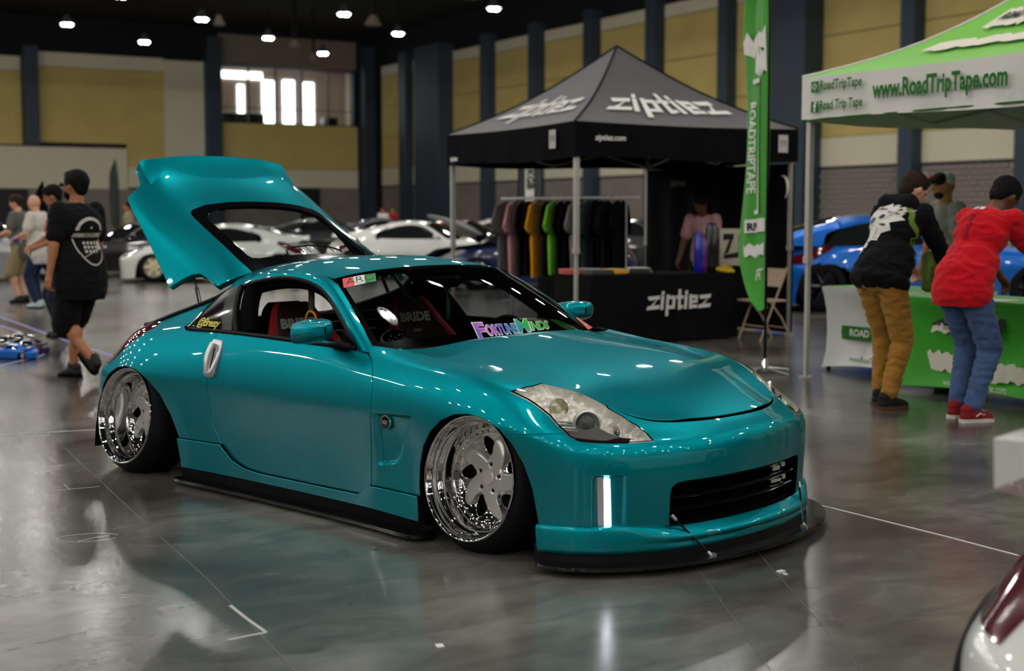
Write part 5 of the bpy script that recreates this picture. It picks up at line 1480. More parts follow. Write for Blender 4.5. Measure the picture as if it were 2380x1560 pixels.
for i, (n, c, t, w) in enumerate(SH): hang_shirt(t, mat('shirt_%d' % i, srgb(*c), .92, sheen=0 if sum(c) < 90 else .15, spec=.1, bump=.1, bscale=12), f'{n} shirt hanging on the rail, {w}', .34 + random.uniform(-.12, .12), random.uniform(1.18, 1.30))

# ---- folding chair
ch = empty('folding_chair', at(1778, 700, 15.5)); ch.location[2] = 0; ch.rotation_euler[2] = math.radians(205); tag(ch, 'beige metal folding chair beside the green feather flag', 'chair')
M_BEIGE = mat('beige_enamel', srgb(176, 152, 128), .45)
for s in (-1, 1):
    MB().tube([(.20, s * .21, 0), (.05, s * .21, .36), (-.12, s * .21, .74), (-.15, s * .20, .82)], .011, 8).build('front_frame', M_BEIGE, ch, 60)
    MB().tube([(-.24, s * .19, 0), (-.10, s * .19, .25), (.06, s * .19, .44)], .011, 8).build('rear_leg', M_BEIGE, ch, 60)
MB().rbox((.04, 0, .445), (.40, .40, .025), .011).build('seat', M_BEIGE, ch, 60)
V = []; F = []
for i in range(13):
    y = -.21 + .42 * i / 12; b_ = .02 * math.cos((i / 12 - .5) * PI)
    for z in (.60, .70, .80): V += [(-.075 - .42 * (z - .60) - b_, y, z), (-.060 - .42 * (z - .60) - b_, y, z)]
for i in range(12):
    for k in range(2):
        a = i * 6 + 2 * k; F += [(a, a + 2, a + 8, a + 6), (a + 1, a + 7, a + 9, a + 3)]
    F += [(i * 6, i * 6 + 6, i * 6 + 7, i * 6 + 1), (i * 6 + 4, i * 6 + 5, i * 6 + 11, i * 6 + 10)]
mesh('backrest', V, F, M_BEIGE, ch, 60)
for z, x in ((.16, .135), (.14, -.16)): MB().tube([(x, -.2, z), (x, .2, z)], .008, 6).build('cross_bar', M_BEIGE, ch)

# ---- feather flags
def feather(name, label, base, H, w, yaw, m, zb, print_fn=None, pole=M_BLACK, foot=True):
    r = empty(name, base, yaw); tag(r, label, 'flag')
    MB().tube([(0, 0, .03), (0, 0, H * .62), (-.01, 0, H * .80), (-.05, 0, H * .93), (-w * .35, 0, H * 1.0)], [.014, .012, .010, .008, .006], 8).build('flag_pole', pole, r, 60)
    V = []; F = []; n = 40
    for i in range(n + 1):
        t = i / n; z = zb + (H - zb) * t
        xr = -.01 - (.0 if t < .6 else w * .35 * ((t - .6) / .4) ** 2.5); wl_ = w * (min(1, (t / .16)) ** .6) * (1 if t < .75 else max(.05, 1 - ((t - .75) / .25) ** 2))
        for j in range(9):
            q = j / 8; V.append((xr - wl_ * q, .05 * math.sin(q * 5 + t * 6) * q + .02 * math.sin(q * 17 + t * 3), z - .05 * q * (1 - t)))
    for i in range(n):
        for j in range(8): F.append((i * 9 + j, i * 9 + j + 1, i * 9 + 10 + j, i * 9 + 9 + j))
    mesh('flag_cloth', V, F, m, r, 180)
    if foot:
        for a in range(4):
            w_ = a * PI / 2 + .4; MB().tube([(0, 0, .05), (.30 * math.cos(w_), .30 * math.sin(w_), .008)], .008, 6).build('base_foot', M_SILVER, r)
        MB().lathe([(.0, .14), (.02, .13), (.028, .08), (.04, .04), (.04, .015), (0, .015)], 12).build('base_hub', M_CHROME, r, 50)
    return r
M_FLAGG = mat('green_flag_cloth', srgb(46, 150, 16), .7, sheen=.2, vary=.12, vscale=3)
gb = Vector(ground(1777, 866))
fg = feather('green_feather_flag', 'tall green feather flag on a black pole by the green canopy', gb, 3.75, .62, math.radians(-79), M_FLAGG, .60)
def flag_pt(H, w, zb):
    def f(q, z, off=-.012):
        t = (z - zb) / (H - zb); q = min(max(q, 0), 1)
        xr = -.01 - (.0 if t < .6 else w * .35 * ((t - .6) / .4) ** 2.5); wl_ = w * (min(1, (t / .16)) ** .6) * (1 if t < .75 else max(.05, 1 - ((t - .75) / .25) ** 2))
        return (xr - wl_ * q, .05 * math.sin(q * 5 + t * 6) * q + .02 * math.sin(q * 17 + t * 3) + off, z - .05 * q * (1 - t))
    return f
fp = flag_pt(3.75, .62, .60)
lettering('flag_lettering', 'ROADTRIPTAPE', lambda x, y: fp(.50 - y * 1.8, 2.02 - x), M_PRINTW, fg, .115, bold=.003)
FR = [((.22, 2.62), (.30, 2.62), (.30, 1.42), (.22, 1.42)), ((.22, 2.62), (.50, 2.62), (.50, 2.58), (.22, 2.58)), ((.22, 1.46), (.45, 1.46), (.45, 1.42), (.22, 1.42))]
for fr_ in FR:
    V = []; F = []
    for i in range(13):
        u_ = i / 12; a_, b__, c_, d_ = [np.array(p) for p in fr_]
        for p in ((a_ + (d_ - a_) * u_), (b__ + (c_ - b__) * u_)): V.append(fp(p[0], p[1]))
    mesh('flag_frame', V, [(2 * i, 2 * i + 1, 2 * i + 3, 2 * i + 2) for i in range(12)], M_PRINTW, fg, None)
def flag_patch(name, q0, q1, z0, z1, m, off=-.012, jag=0.0):
    V = [fp(q0 + (q1 - q0) * i / 8, (z0 if j == 0 else z1) + jag * math.sin(i * 2.7 + j), off) for i in range(9) for j in range(2)]
    mesh(name, V, [(2 * i, 2 * i + 2, 2 * i + 3, 2 * i + 1) for i in range(8)], m, fg, None)
flag_patch('flag_splash', .05, .95, 2.86, 3.02, M_PRINTW, -.012, .06); flag_patch('flag_splash', .05, .45, 2.66, 2.86, M_PRINTW, -.012, .05)
flag_patch('flag_label', .10, .70, 1.26, 1.38, M_PRINTW); lettering('flag_label_text', 'RPT', lambda x, y: fp(.42 - x * 1.8, 1.31 + y, -.018), M_VK, fg, .09, bold=.004)
flag_patch('flag_label', .12, .80, 1.05, 1.15, M_PRINTW, -.012, .02)
lettering('flag_small_script', 'RPT', lambda x, y: fp(.38 - x * 1.5, .88 + y), M_PRINTW, fg, .14, shear=.4)
M_FLAGD = mat('charcoal_flag_cloth', srgb(46, 52, 50), .8); M_FLAGR = mat('dark_flag_cloth', srgb(70, 72, 76), .8)
feather('charcoal_feather_flag', 'slim charcoal feather flag beyond the raised hatch', Vector((-14.2, 50, 0)), 3.4, .42, math.radians(60), M_FLAGD, .7)
fd = feather('dark_feather_flag', 'dark feather flag with white and red print behind the garment rail', Vector((.10, 22.5, 0)), 3.0, .36, math.radians(190), M_FLAGR, .6)
decal('flag_white_field', [(0, 0), (.15, 0), (.15, .75), (0, .75)], [(0, 1, 2, 3)], lambda x, y: (-.10 - x, .07, 1.62 + y), M_PRINTW, fd); decal('flag_red_field', [(0, 0), (.15, 0), (.15, .55), (0, .55)], [(0, 1, 2, 3)], lambda x, y: (-.10 - x, .07, 1.06 + y), mat('flag_red', srgb(190, 40, 34), .8), fd)
lettering('flag_lettering', 'KGB', lambda x, y: (-.18 - y, .085, 1.98 - x), M_VK, fd, .16, bold=.006)
feather('black_feather_flag', 'black curved feather flag behind the man with the orange strap', Vector(ground(118, 700)), 1.95, .20, math.radians(30), M_BLKCLOTH, .5)

# ---- green canopy stall
M_GREENT = mat('green_canopy_cloth', srgb(112, 196, 48), .7, sheen=.2, vary=.04, vscale=1.5)
M_WVAL = mat('white_valance_cloth', srgb(222, 220, 214), .75, bump=.35, bscale=5)
M_GINK = mat('green_ink', srgb(24, 104, 14), .7)
GC = Vector((2.455, 11.79, 0)); gx1 = -E1; gy1 = E2
tent_g = canopy('green_canopy', 'bright green pop-up canopy with a white printed valance', GC, gx1, gy1, 3.05, 2.2, 2.56, 3.45, M_GREENT, M_WVAL, .14)
MB().tube([(0, 0, 2.2), tuple(gx1 * 3.05 + Vector((0, 0, 2.2)))], .008, 5).build('valance_hem', M_GINK, tent_g)
gv = lambda s, z, off=.035: (lambda x, y: (gx1.x * (s + x) - gy1.x * off, gx1.y * (s + x) - gy1.y * off, z + y))
def fit_text(name, t, x0, x1, h, fn, m, par, **kw):
    """lettering stretched to fill x0..x1 with capital height about h"""
    V, F = text_mesh(t, 1.0, **kw); X = [v[0] for v in V]; a, b_ = min(X), max(X)
    return mesh(name, [fn(x0 + (x1 - x0) * (x - a) / (b_ - a), y * h / .7) for x, y in V], F, m, par, None)
fit_text('valance_address', 'www.RoadTripTape.com', .85, 2.17, .135, gv(0, 2.385), M_GINK, tent_g, bold=.035)
fit_text('valance_handle', 'RoadTripTape', .255, .735, .075, gv(0, 2.468), M_GINK, tent_g, bold=.025)
fit_text('valance_handle', 'Road Trip Tape', .255, .745, .075, gv(0, 2.305), M_GINK, tent_g, bold=.025)
def ring2(r0, r1, n=20, cx=0, cy=0): 
    V = [(cx + r * math.cos(2 * PI * i / n), cy + r * math.sin(2 * PI * i / n)) for r in (r0, r1) for i in range(n)]; return V, [(i, (i + 1) % n, n + (i + 1) % n, n + i) for i in range(n)]
sq = lambda r: [(-r, -r), (r, -r), (r, r), (-r, r)]
decal('camera_icon', sq(.045), [(0, 1, 2, 3)], gv(.195, 2.465), M_GINK, tent_g); decal('camera_icon_ring', *ring2(.014, .021), gv(.195, 2.465, .040), M_WVAL, tent_g); decal('camera_icon_frame', *ring2(.033, .037, 4), gv(.195, 2.465, .040), M_WVAL, tent_g)
decal('letter_icon', sq(.045), [(0, 1, 2, 3)], gv(.195, 2.300), M_GINK, tent_g); lettering('letter_icon_f', 'f', gv(.20, 2.295, .040), M_WVAL, tent_g, .11, bold=.004)
decal('bird_icon', sq(.05), [(0, 1, 2, 3)], gv(2.37, 2.465), M_GINK, tent_g); decal('video_icon', [(-.06, -.035), (.06, -.035), (.06, .035), (-.06, .035)], [(0, 1, 2, 3)], gv(2.38, 2.31), M_GINK, tent_g); lettering('video_icon_text', 'You', gv(2.38, 2.375), M_GINK, tent_g, .07)
lettering('valance_handle', 'RoadTripTape', gv(2.72, 2.465), M_GINK, tent_g, .095, bold=.001, xs=.72)
def on_groof(s, t, off=.02):
    a = Vector((0, 0, 0)); b_ = gx1 * 3.05; pk = (gx1 + gy1) * 3.05 / 2; e = a.lerp(b_, s); p = e.lerp(pk, t)
    z = 2.56 + .89 * t - .14 * math.sin(PI * t) - .02 * math.sin(PI * s) * (1 - t)
    return (p.x - gy1.x * off, p.y - gy1.y * off, z + off)
def torn(x0, x1, y0, y1, n=18, seed=1):
    rg = random.Random(seed); top = [(x0 + (x1 - x0) * i / n, y1 + rg.uniform(-.02, .02) * (1 if 0 < i < n else 0)) for i in range(n + 1)]; bot = [(x0 + (x1 - x0) * i / n + rg.uniform(-.01, .01), y0 + rg.uniform(-.02, .02)) for i in range(n + 1)]
    V = top + bot; return V, [(i, n + 1 + i, n + 2 + i, i + 1) for i in range(n)]
M_SPL = mat('cream_splash_print', srgb(232, 226, 210), .75)
decal('roof_splash', *torn(.30, .80, .50, .66, seed=3), on_groof, M_SPL, tent_g); decal('roof_splash', *torn(.22, .85, .27, .38, seed=5), on_groof, M_SPL, tent_g)
lettering('roof_lettering', 'ROAD TRIP TAPE', lambda x, y: on_groof(.57 + x, .585 + y, .03), M_VK, tent_g, .075, bold=.004, shear=.25, xs=.75)
# spandex-covered tables
M_GTABLE = mat('green_stretch_cloth', srgb(52, 168, 22), .6, sheen=.2, vary=.05, vscale=2); M_WTABLE = mat('white_stretch_cloth', srgb(214, 214, 212), .6, sheen=.2)
def spandex(name, label, P, dx, dy, L, Wd, m, mtop, h=.76):
    r = empty(name, P); tag(r, label, 'table')
    def ring(z, inset):
        out = []
        for a, b_, n in ((Vector((0, 0, 0)), dx * L, 24), (dx * L, dx * L + dy * Wd, 10), (dx * L + dy * Wd, dy * Wd, 24), (dy * Wd, Vector((0, 0, 0)), 10)):
            nn = (b_ - a).cross(Vector((0, 0, 1))).normalized()
            for i in range(n):
                t = i / n; p = a.lerp(b_, t); k = inset * (1 - abs(2 * t - 1) ** 3.0 * .12); c = dx * L / 2 + dy * Wd / 2
                p = p - nn * k * math.sin(PI * min(max(t, .0), 1)) - (p - c).normalized() * inset * .55
                out.append((p.x, p.y, z + (.05 * math.sin(PI * t) ** .8 if z < .08 else 0)))
        return out
    lv = [(h, 0), (h - .02, 0), (h - .08, .035), (h - .22, .085), (h - .40, .10), (h - .58, .085), (.10, .05), (.03, .02)]
    V = []; F = []
    for z, i in lv: V += ring(z, i)
    N = 68
    for k in range(len(lv) - 1):
        for i in range(N): F.append((k * N + i, (k + 1) * N + i, (k + 1) * N + (i + 1) % N, k * N + (i + 1) % N))
    mesh('stretch_cover', V, F, m, r, 60)
    MB().add([(v[0], v[1], h + .002) for v in V[:N]], [tuple(range(N))]).build('table_top', mtop, r)
    for a in (.05, L - .05):
        for b_ in (.05, Wd - .05): q = dx * a + dy * b_; MB().tube([(q.x, q.y, 0), (q.x, q.y, .10)], .02, 6).build('leg_foot', M_BLACK, r)
    return r
gt1 = spandex('green_table', 'green stretch-covered table with torn white print under the green canopy', Vector((3.02, 11.06, 0)), gx1, gy1, 1.85, .72, M_GTABLE, M_GTABLE)
gt2 = spandex('white_table', 'white stretch-covered table with a green band beside the green table', Vector((2.80, 12.42, 0)), gx1, gy1, 1.35, .72, M_WTABLE, M_GTABLE)
tf_ = lambda s, z, off: (lambda x, y: (gx1.x * (s + x) - gy1.x * off, gx1.y * (s + x) - gy1.y * off, z + y))
for args, z0 in (((.22, 1.05, .50, .64), 7), ((.30, .85, .20, .34), 9), ((.95, 1.45, .16, .30), 11)):
    decal('table_splash', *torn(*args, seed=z0), tf_(0, 0, -.075), M_SPL, gt1)
lettering('table_lettering', 'ROAD TRIP TAPE', tf_(.72, .585, -.070), M_VK, gt1, .115, bold=.005, xs=.9)
lettering('table_small_print', 'PROTECTS YOUR RIDE', tf_(.70, .525, -.070), M_VK, gt1, .035)
lettering('table_address', 'www.RoadTripTape.com', tf_(.86, .11, -.045), M_PRINTW, gt1, .085, xs=.7, bold=.001)
decal('green_band', [(.12, .30), (1.22, .30), (1.22, .42), (.12, .42)], [(0, 1, 2, 3)], tf_(0, 0, -.062), M_GINK, gt2)
lettering('band_lettering', 'ROAD TRIP TAPE', tf_(.62, .36, -.058), M_PRINTW, gt2, .085, bold=.002)
lettering('table_address', 'www.RoadTripTape.com', tf_(.60, .13, -.045), M_GINK, gt2, .07, xs=.8)
M_BOT = mat('clear_bottle', (.75, .80, .74), .15, trans=.5); M_CAPB = mat('white_cap', (.8, .8, .78), .4)
G1 = Vector((3.02, 11.06, 0))
for i, (a, b_, t) in enumerate(((.20, .42, 'by the hooded man, left one'), (.30, .52, 'by the hooded man, middle one'), (.42, .56, 'by the hooded man, right one'), (.10, .55, 'at the far table corner'), (1.18, .30, 'right of the red shirt, left one'), (1.28, .28, 'right of the red shirt, right one'), (.52, .60, 'behind the red shirt'))):
    p = G1 + gx1 * a + gy1 * b_; o = empty('spray_bottle', (p.x, p.y, .763)); tag(o, f'small clear spray bottle on the green table, {t}', 'bottle', 'spray bottles on the green table')
    MB().lathe([(0, 0), (.026, 0), (.028, .01), (.028, .09), (.012, .12), (.012, .13)], 14).build('bottle_body', M_BOT, o, 40); MB().lathe([(.014, .125), (.014, .15), (.006, .17), (.005, .20), (0, .20)], 10).build('nozzle', M_CAPB, o, 40); MB().lathe([(.0285, .03), (.0285, .075)], 14).build('label_band', M_GINK, o, 60)
for i, (a, b_, t) in enumerate(((.95, .12, 'at the front edge under the hands'), (1.45, .15, 'near the right edge of the picture'))):
    p = G1 + gx1 * a + gy1 * b_; o = MB().box((0, 0, .004), (.30, .21, .008)).build('paper_sheet', M_WTAPE); o.location = (p.x, p.y, .763); o.rotation_euler[2] = -.9 + i * .3; tag(o, f'white paper sheets on the green table {t}', 'paper')
p = G1 + gx1 * .42 + gy1 * .25; o = MB().rbox((0, 0, .03), (.22, .10, .06), .02).build('plastic_bag', mat('clear_plastic', (.8, .82, .82), .1, trans=.4, bump=1.0, bscale=20), None, 30); o.location = (p.x, p.y, .763); tag(o, 'crinkled clear plastic pack on the green table', 'bag')
# ================================================================== other cars
def two_sided(V, F):
    return join((V, F), mirror(np.array([list(v[:3]) for v in V]), F))
KIT = {}
def kit_add(k, VF, sm=60):
    V, F = VF; me = bpy.data.meshes.new('kit_' + k); me.from_pydata([tuple(v[:3]) for v in V], [], F); me.update()
    me.polygons.foreach_set('use_smooth', [True] * len(me.polygons)); me.set_sharp_from_angle(angle=math.radians(sm)); me.materials.append(None); KIT[k] = me
cs_ = side_patch(100, 30)
bodyp = fAll(notp(ARCH_F), notp(ARCH_R))(cs_)
kit_add('body', two_sided(*bodyp))
h0, h1, hp_ = hood_patch(); h0, h1 = surf([[tuple(p) for p in r] for r in [[(0, 0, 0)] * 2] * 2], 2, 2) if False else (h0, h1)
st_ = h0.reshape(170, 80, 5)[::4, ::4]; ii = np.arange(st_.shape[0] * st_.shape[1]).reshape(st_.shape[:2])
hF_ = [tuple(f) for f in np.stack([ii[:-1, :-1], ii[1:, :-1], ii[1:, 1:], ii[:-1, 1:]], -1).reshape(-1, 4)]
hVc, hFc = orient(*clip(st_.reshape(-1, 5), hF_, sdf_poly(hp_, ax=(0, 1), grow=-.002)))
kit_add('hood', two_sided(hVc, hFc))
kit_add('roof', join(two_sided(*orient(*surf(RF, 16, 10))), two_sided(*orient(*surf(PIL, 24, 6)))))
kit_add('windscreen', two_sided(*orient(*surf(WS, 10, 10), 0)))
hc0, hc1 = orient(*clip(*surf(hn, 50, 40), sdf_poly(cutline)))
kit_add('tailgate', two_sided(*clip(hc0, hc1, sdf_poly(GL_OUT, ax=(0, 1), inv=True))))
g0, g1 = shrink(*clip(hc0, hc1, sdf_poly(GL_OUT, ax=(0, 1), grow=-.004)), -.004); kit_add('rear_window', two_sided(g0, g1))
dl = curve(DLINE + ARC[1:], 50); bl_ = np.array([(.535 - (.535 + .845) * i / 49, .790, .806) for i in range(50)])
V = []; F = []
for i in range(50):
    for j in range(4): p = bl_[i] * (1 - j / 3) + dl[i] * (j / 3); V.append((p[0], p[1] - .012, p[2]))
for i in range(49):
    for j in range(3): F.append((i * 4 + j, i * 4 + j + 1, i * 4 + 5 + j, i * 4 + 4 + j))
SGV, SGF = orient(np.array(V), F, 1); kit_add('side_window', (SGV, SGF)); kit_add('side_window_m', mirror(SGV, SGF))
hl0 = shrink(*clip(*side_patch(60, 40, u0=13.5, u1=17.6, v0=4.5), sdf_poly(HEADL, grow=-.002, **UV)), .004); kit_add('headlamp', hl0); kit_add('headlamp_m', mirror(*hl0))
tl0 = shrink(*clip(*side_patch(50, 40, u0=2.2, u1=6.2, v0=4.5), sdf_poly(TAILP, grow=-.002, **UV)), .004); kit_add('tail_lamp', tl0); kit_add('tail_lamp_m', mirror(*tl0))
gr0 = shrink(*clip(*side_patch(60, 50, u0=16.5, v1=4), sdf_poly(GRILL, ax=(1, 2))), .004); kit_add('grille', two_sided(*gr0))
sk = shrink(*fAll(lambda V: .17 - V[:, 2], notp(ARCH_F), notp(ARCH_R))(cs_), .004); kit_add('skirt', two_sided(*sk))
mb = MB()
for s in (-1, 1): mb.ell((.41, s * .90, .87), (.06, .10, .055))
kit_add('mirrors', (mb.V, mb.F))
MBk = MB().rbox((0, 0, .26), (3.7, 1.2, .34), .05).rbox((0, 0, .62), (1.7, 1.3, .40), .1); kit_add('chassis', (MBk.V, MBk.F))
TT = Matrix.Rotation(-PI / 2, 4, 'X')
mbt = MB().lathe([(.20, .10), (.24, .105), (.29, .09), (.315, .05), (.315, -.07), (.29, -.1), (.2, -.1)], 28, TT); kit_add('tyre', (mbt.V, mbt.F))
V = []; F = []
mbr = MB().lathe([(.245, .09), (.235, .085), (.225, .05)], 28, TT).lathe([(.07, .07), (.0, .075)], 16, TT)
for k in range(6):
    a = 2 * PI * k / 6; mbr.tube([TT @ Vector((.04 * math.cos(a), .04 * math.sin(a), .065)), TT @ Vector((.22 * math.cos(a), .22 * math.sin(a), .06))], [.045, .035], 6)
mbr.lathe([(.225, .02), (0, .02)], 20, TT); kit_add('rim', (mbr.V, mbr.F))
M_DKGLASS = mat('dark_car_glass', (.012, .014, .015), .05, coat=1.0)
M_HLAMP = mat('clear_headlamp', (.6, .6, .58), .1, .5, coat=1); M_TLAMP = mat('red_tail_lamp', (.10, .004, .012), .1, coat=1)
def bg_car(name, label, loc, rz, paint, sc=(1, 1, 1), rim_m=None, hood_up=0.0, roof_m=None, group=None, lift=.0, cab=0.0):
    r = empty(name, (loc[0], loc[1], 0), rz); tag(r, label, 'car', group); r.scale = sc
    def part(nm, k, m, par=r):
        o = bpy.data.objects.new(nm, KIT[k]); COL.objects.link(o); o.parent = par; o.material_slots[0].link = 'OBJECT'; o.material_slots[0].material = m; o.location[2] = lift if par is r else 0; o.location[0] = cab if k in ('roof', 'tailgate', 'windscreen', 'rear_window', 'side_window', 'side_window_m', 'mirrors') else 0; return o
    part('body', 'body', paint); part('roof', 'roof', roof_m or paint); part('tailgate', 'tailgate', paint); hd = part('hood', 'hood', paint)
    if hood_up: hd.rotation_euler[1] = -hood_up; c, s = math.cos(-hood_up), math.sin(-hood_up); hx, hz = .80, .82; hd.location = (hx - (hx * c + hz * s), 0, hz - (-hx * s + hz * c) + lift)
    part('windscreen', 'windscreen', M_DKGLASS); part('rear_window', 'rear_window', M_DKGLASS); part('side_window', 'side_window', M_DKGLASS); part('side_window', 'side_window_m', M_DKGLASS)
    part('headlamp', 'headlamp', M_HLAMP); part('headlamp', 'headlamp_m', M_HLAMP); part('tail_lamp', 'tail_lamp', M_TLAMP); part('tail_lamp', 'tail_lamp_m', M_TLAMP)
    part('grille', 'grille', M_BLACK); part('lower_skirt', 'skirt', paint); part('door_mirrors', 'mirrors', paint); part('chassis', 'chassis', M_SHADOW)
    for x in (1.33, -1.32):
        for s in (-1, 1):
            w = part('wheel', 'tyre', M_RUBBER); w.location = (x, s * .79, .315); w.rotation_euler[2] = 0 if s > 0 else PI
            part('rim', 'rim', rim_m or M_SILVER, w)
    return r
def carpaint(n, c, metal=.0): return mat(n, srgb(*c), .3, metal, coat=1.0)
P_W = carpaint('white_paint', (224, 224, 218)); P_K = carpaint('black_paint', (14, 14, 16)); P_B = carpaint('blue_paint', (10, 112, 214), .25); P_NB = carpaint('navy_paint', (16, 22, 74)); P_S = carpaint('silver_paint', (150, 152, 156), .6); P_R = carpaint('dark_red_paint', (120, 16, 20)); P_G = carpaint('grey_paint', (84, 86, 90), .4)
M_CREAMR = mat('cream_rim', srgb(222, 212, 180), .4)
def place(u, d): return ((u - 1190) / FPX * d, d)
bg_car('white_sports_car', 'white sports car with cream wheels parked behind the raised hatch', place(520, 29.5), PI + .10, P_W, (1, 1, 1.03), M_CREAMR)
bg_car('white_coupe', 'long white coupe facing right beyond the teal roof', place(985, 31), -.12, P_W, (1.08, 1, 1.08), M_SILVER)
bg_car('dark_coupe', 'dark coupe with a red roof behind the white coupe', place(1080, 38), -.25, P_K, (1.05, 1, 1.08), None, 0, P_R)
bg_car('navy_car', 'navy blue car with its hood raised beside the garment rail', place(1235, 27), PI + .35, P_NB, (1.05, 1, 1.05), None, .62)
bg_car('black_car', 'black car with its hood up behind the walking man', place(330, 33), -2.6, P_K, (1.05, 1, 1.05), mat('neon_rim', srgb(150, 190, 30), .4), .7)
bg_car('grey_sedan', 'pale grey car cut by the left edge of the picture', place(-40, 30), .25, P_S, (1.05, 1, 1.12))
bg_car('black_sedan', 'black car far back between the white coupe and the corner column', place(760, 44), .3, P_K, (1.05, 1, 1.1))
bg_car('grey_coupe', 'dark grey car far back left of the black canopy leg', place(900, 52), .2, P_G, (1.05, 1, 1.1))
bg_car('black_hatchback', 'black car seen between the garment rail and the stall wall', place(1500, 33), -.5, P_K, (1.05, 1, 1.12))
bg_car('silver_car', 'silver car far back under the black canopy', place(1180, 47), -.1, P_W, (1.05, 1, 1.1))
bg_car('blue_car', 'bright blue car parked behind the green stall', place(2120, 20.6), -.04, P_B, (1.12, 1, 1.19), M_GLOSSBLK, cab=-.42)
# nearest car, cut by the right edge of the picture
fgc = bg_car('white_foreground_car', 'white car close to the camera cut by the right edge', (2.81, 3.73), math.radians(45), P_W, (1.0, 1, .80))
wg = MB()
for s_ in (-1, 1): MB().rbox((-1.66, s_ * .40, 1.04), (.06, .02, .36), .008).build('wing_stay', P_W, fgc)
V = []; F = []
for i in range(21):
    y = -.67 + 1.34 * i / 20; e_ = abs(i / 10 - 1) ** 4
    for x, z in ((-1.86, .93 / .8), (-1.85, (.92 - .10 * e_) / .8), (-1.72, (.90 - .12 * e_) / .8), (-1.60, (.91 - .06 * e_) / .8), (-1.60, .92 / .8), (-1.72, .935 / .8)): V.append((x, y, z))
for i in range(20):
    for j in range(6): F.append((i * 6 + j, i * 6 + (j + 1) % 6, i * 6 + 6 + (j + 1) % 6, i * 6 + 6 + j))
F += [tuple(range(6)), tuple(range(120, 126))[::-1]]
mesh('rear_wing', V, F, P_W, fgc, 50)
# radio-controlled models
for i, (u, v, m, ang, t) in enumerate(((34, 833, P_B, 2.9, 'bright blue toy car, nearest inside the tape loop'), (64, 822, P_NB, 3.0, 'navy toy car at the right end of the tape loop'), (14, 812, P_K, 2.7, 'black toy car behind the blue one'), (-14, 822, P_S, 2.8, 'silver toy car at the picture edge'), (40, 806, P_G, 3.1, 'grey toy car at the back of the tape loop'))):
    p = ground(u, v); o = bg_car('toy_car', t + ' on the floor', (p[0], p[1]), ang, m, (.115, .115, .125), None, 0, None, 'toy cars on the floor')
    o['category'] = 'toy car'
# ================================================================== people
from mathutils.bvhtree import BVHTree
def blob(name, prims, m, parent, vox=.012, smooth=3, wrinkle=0.0, wscale=7.0, seed=0.0, cuts=()):
    mb = MB()
    for p in prims:
        if p[0] == 'c':
            a, ra, b_, rb = Vector(p[1]), p[2], Vector(p[3]), p[4]
            mb.tube([a, b_], [ra, rb], 14); mb.ell(a, (ra,) * 3, None, 14, 8); mb.ell(b_, (rb,) * 3, None, 14, 8)
        else: mb.ell(p[1], p[2], p[3] if len(p) > 3 else None, 18, 12)
    me = bpy.data.meshes.new('tmp'); me.from_pydata(mb.V, [], mb.F); me.update()
    o = bpy.data.objects.new('tmp', me); COL.objects.link(o)
    md = o.modifiers.new('r', 'REMESH'); md.mode = 'VOXEL'; md.voxel_size = vox
    if smooth: ms = o.modifiers.new('s', 'SMOOTH'); ms.iterations = smooth; ms.factor = .5
    dg = bpy.context.evaluated_depsgraph_get(); me2 = bpy.data.meshes.new_from_object(o.evaluated_get(dg))
    bpy.data.objects.remove(o); bpy.data.meshes.remove(me)
    if cuts:
        bm = bmesh.new(); bm.from_mesh(me2)
        for co, no in cuts: bmesh.ops.bisect_plane(bm, geom=list(bm.verts) + list(bm.edges) + list(bm.faces), plane_co=co, plane_no=no, clear_outer=True)
        bm.to_mesh(me2); bm.free()
    if wrinkle:
        n = len(me2.vertices); co = np.zeros(n * 3); no = np.zeros(n * 3); me2.vertices.foreach_get('co', co); me2.vertices.foreach_get('normal', no)
        co = co.reshape(-1, 3); no = no.reshape(-1, 3)
        d = np.array([noise.noise(Vector((c[0] * wscale + seed, c[1] * wscale, c[2] * wscale * 2.1))) + .5 * noise.noise(Vector((c[0] * wscale * 2 + seed, c[1] * wscale * 2, c[2] * wscale * 3.6 + c[0] * 9))) for c in co])
        d = np.clip(1 - np.abs(d) * 2.2, -.25, 1)        # ridged folds
        co += no * (d * wrinkle)[:, None]; me2.vertices.foreach_set('co', co.ravel()); me2.update()
    me2.materials.clear(); me2.materials.append(m)
    return link(name, me2, None, parent, 180)
def ik(a, c, l1, l2, pole):
    a, c = Vector(a), Vector(c); d = c - a; L = min(d.length, (l1 + l2) * .998); dn = d.normalized()
    x = (l1 * l1 - l2 * l2 + L * L) / (2 * L); h = math.sqrt(max(l1 * l1 - x * x, 0)); p = Vector(pole) - dn * Vector(pole).dot(dn)
    return a + dn * x + p.normalized() * h, a + dn * L
SKIN = {'tan': mat('skin_tan', srgb(172, 112, 78), .5, vary=.06, vscale=12), 'light': mat('skin_light', srgb(214, 158, 132), .5, vary=.06, vscale=12), 'brown': mat('skin_brown', srgb(96, 58, 40), .5, vary=.06, vscale=12)}
M_HAIRK = mat('black_hair', (.006, .005, .005), .6, spec=.12, bump=.6, bscale=90); M_HAIRB = mat('brown_hair', (.03, .018, .011), .6, spec=.12, bump=.6, bscale=90)
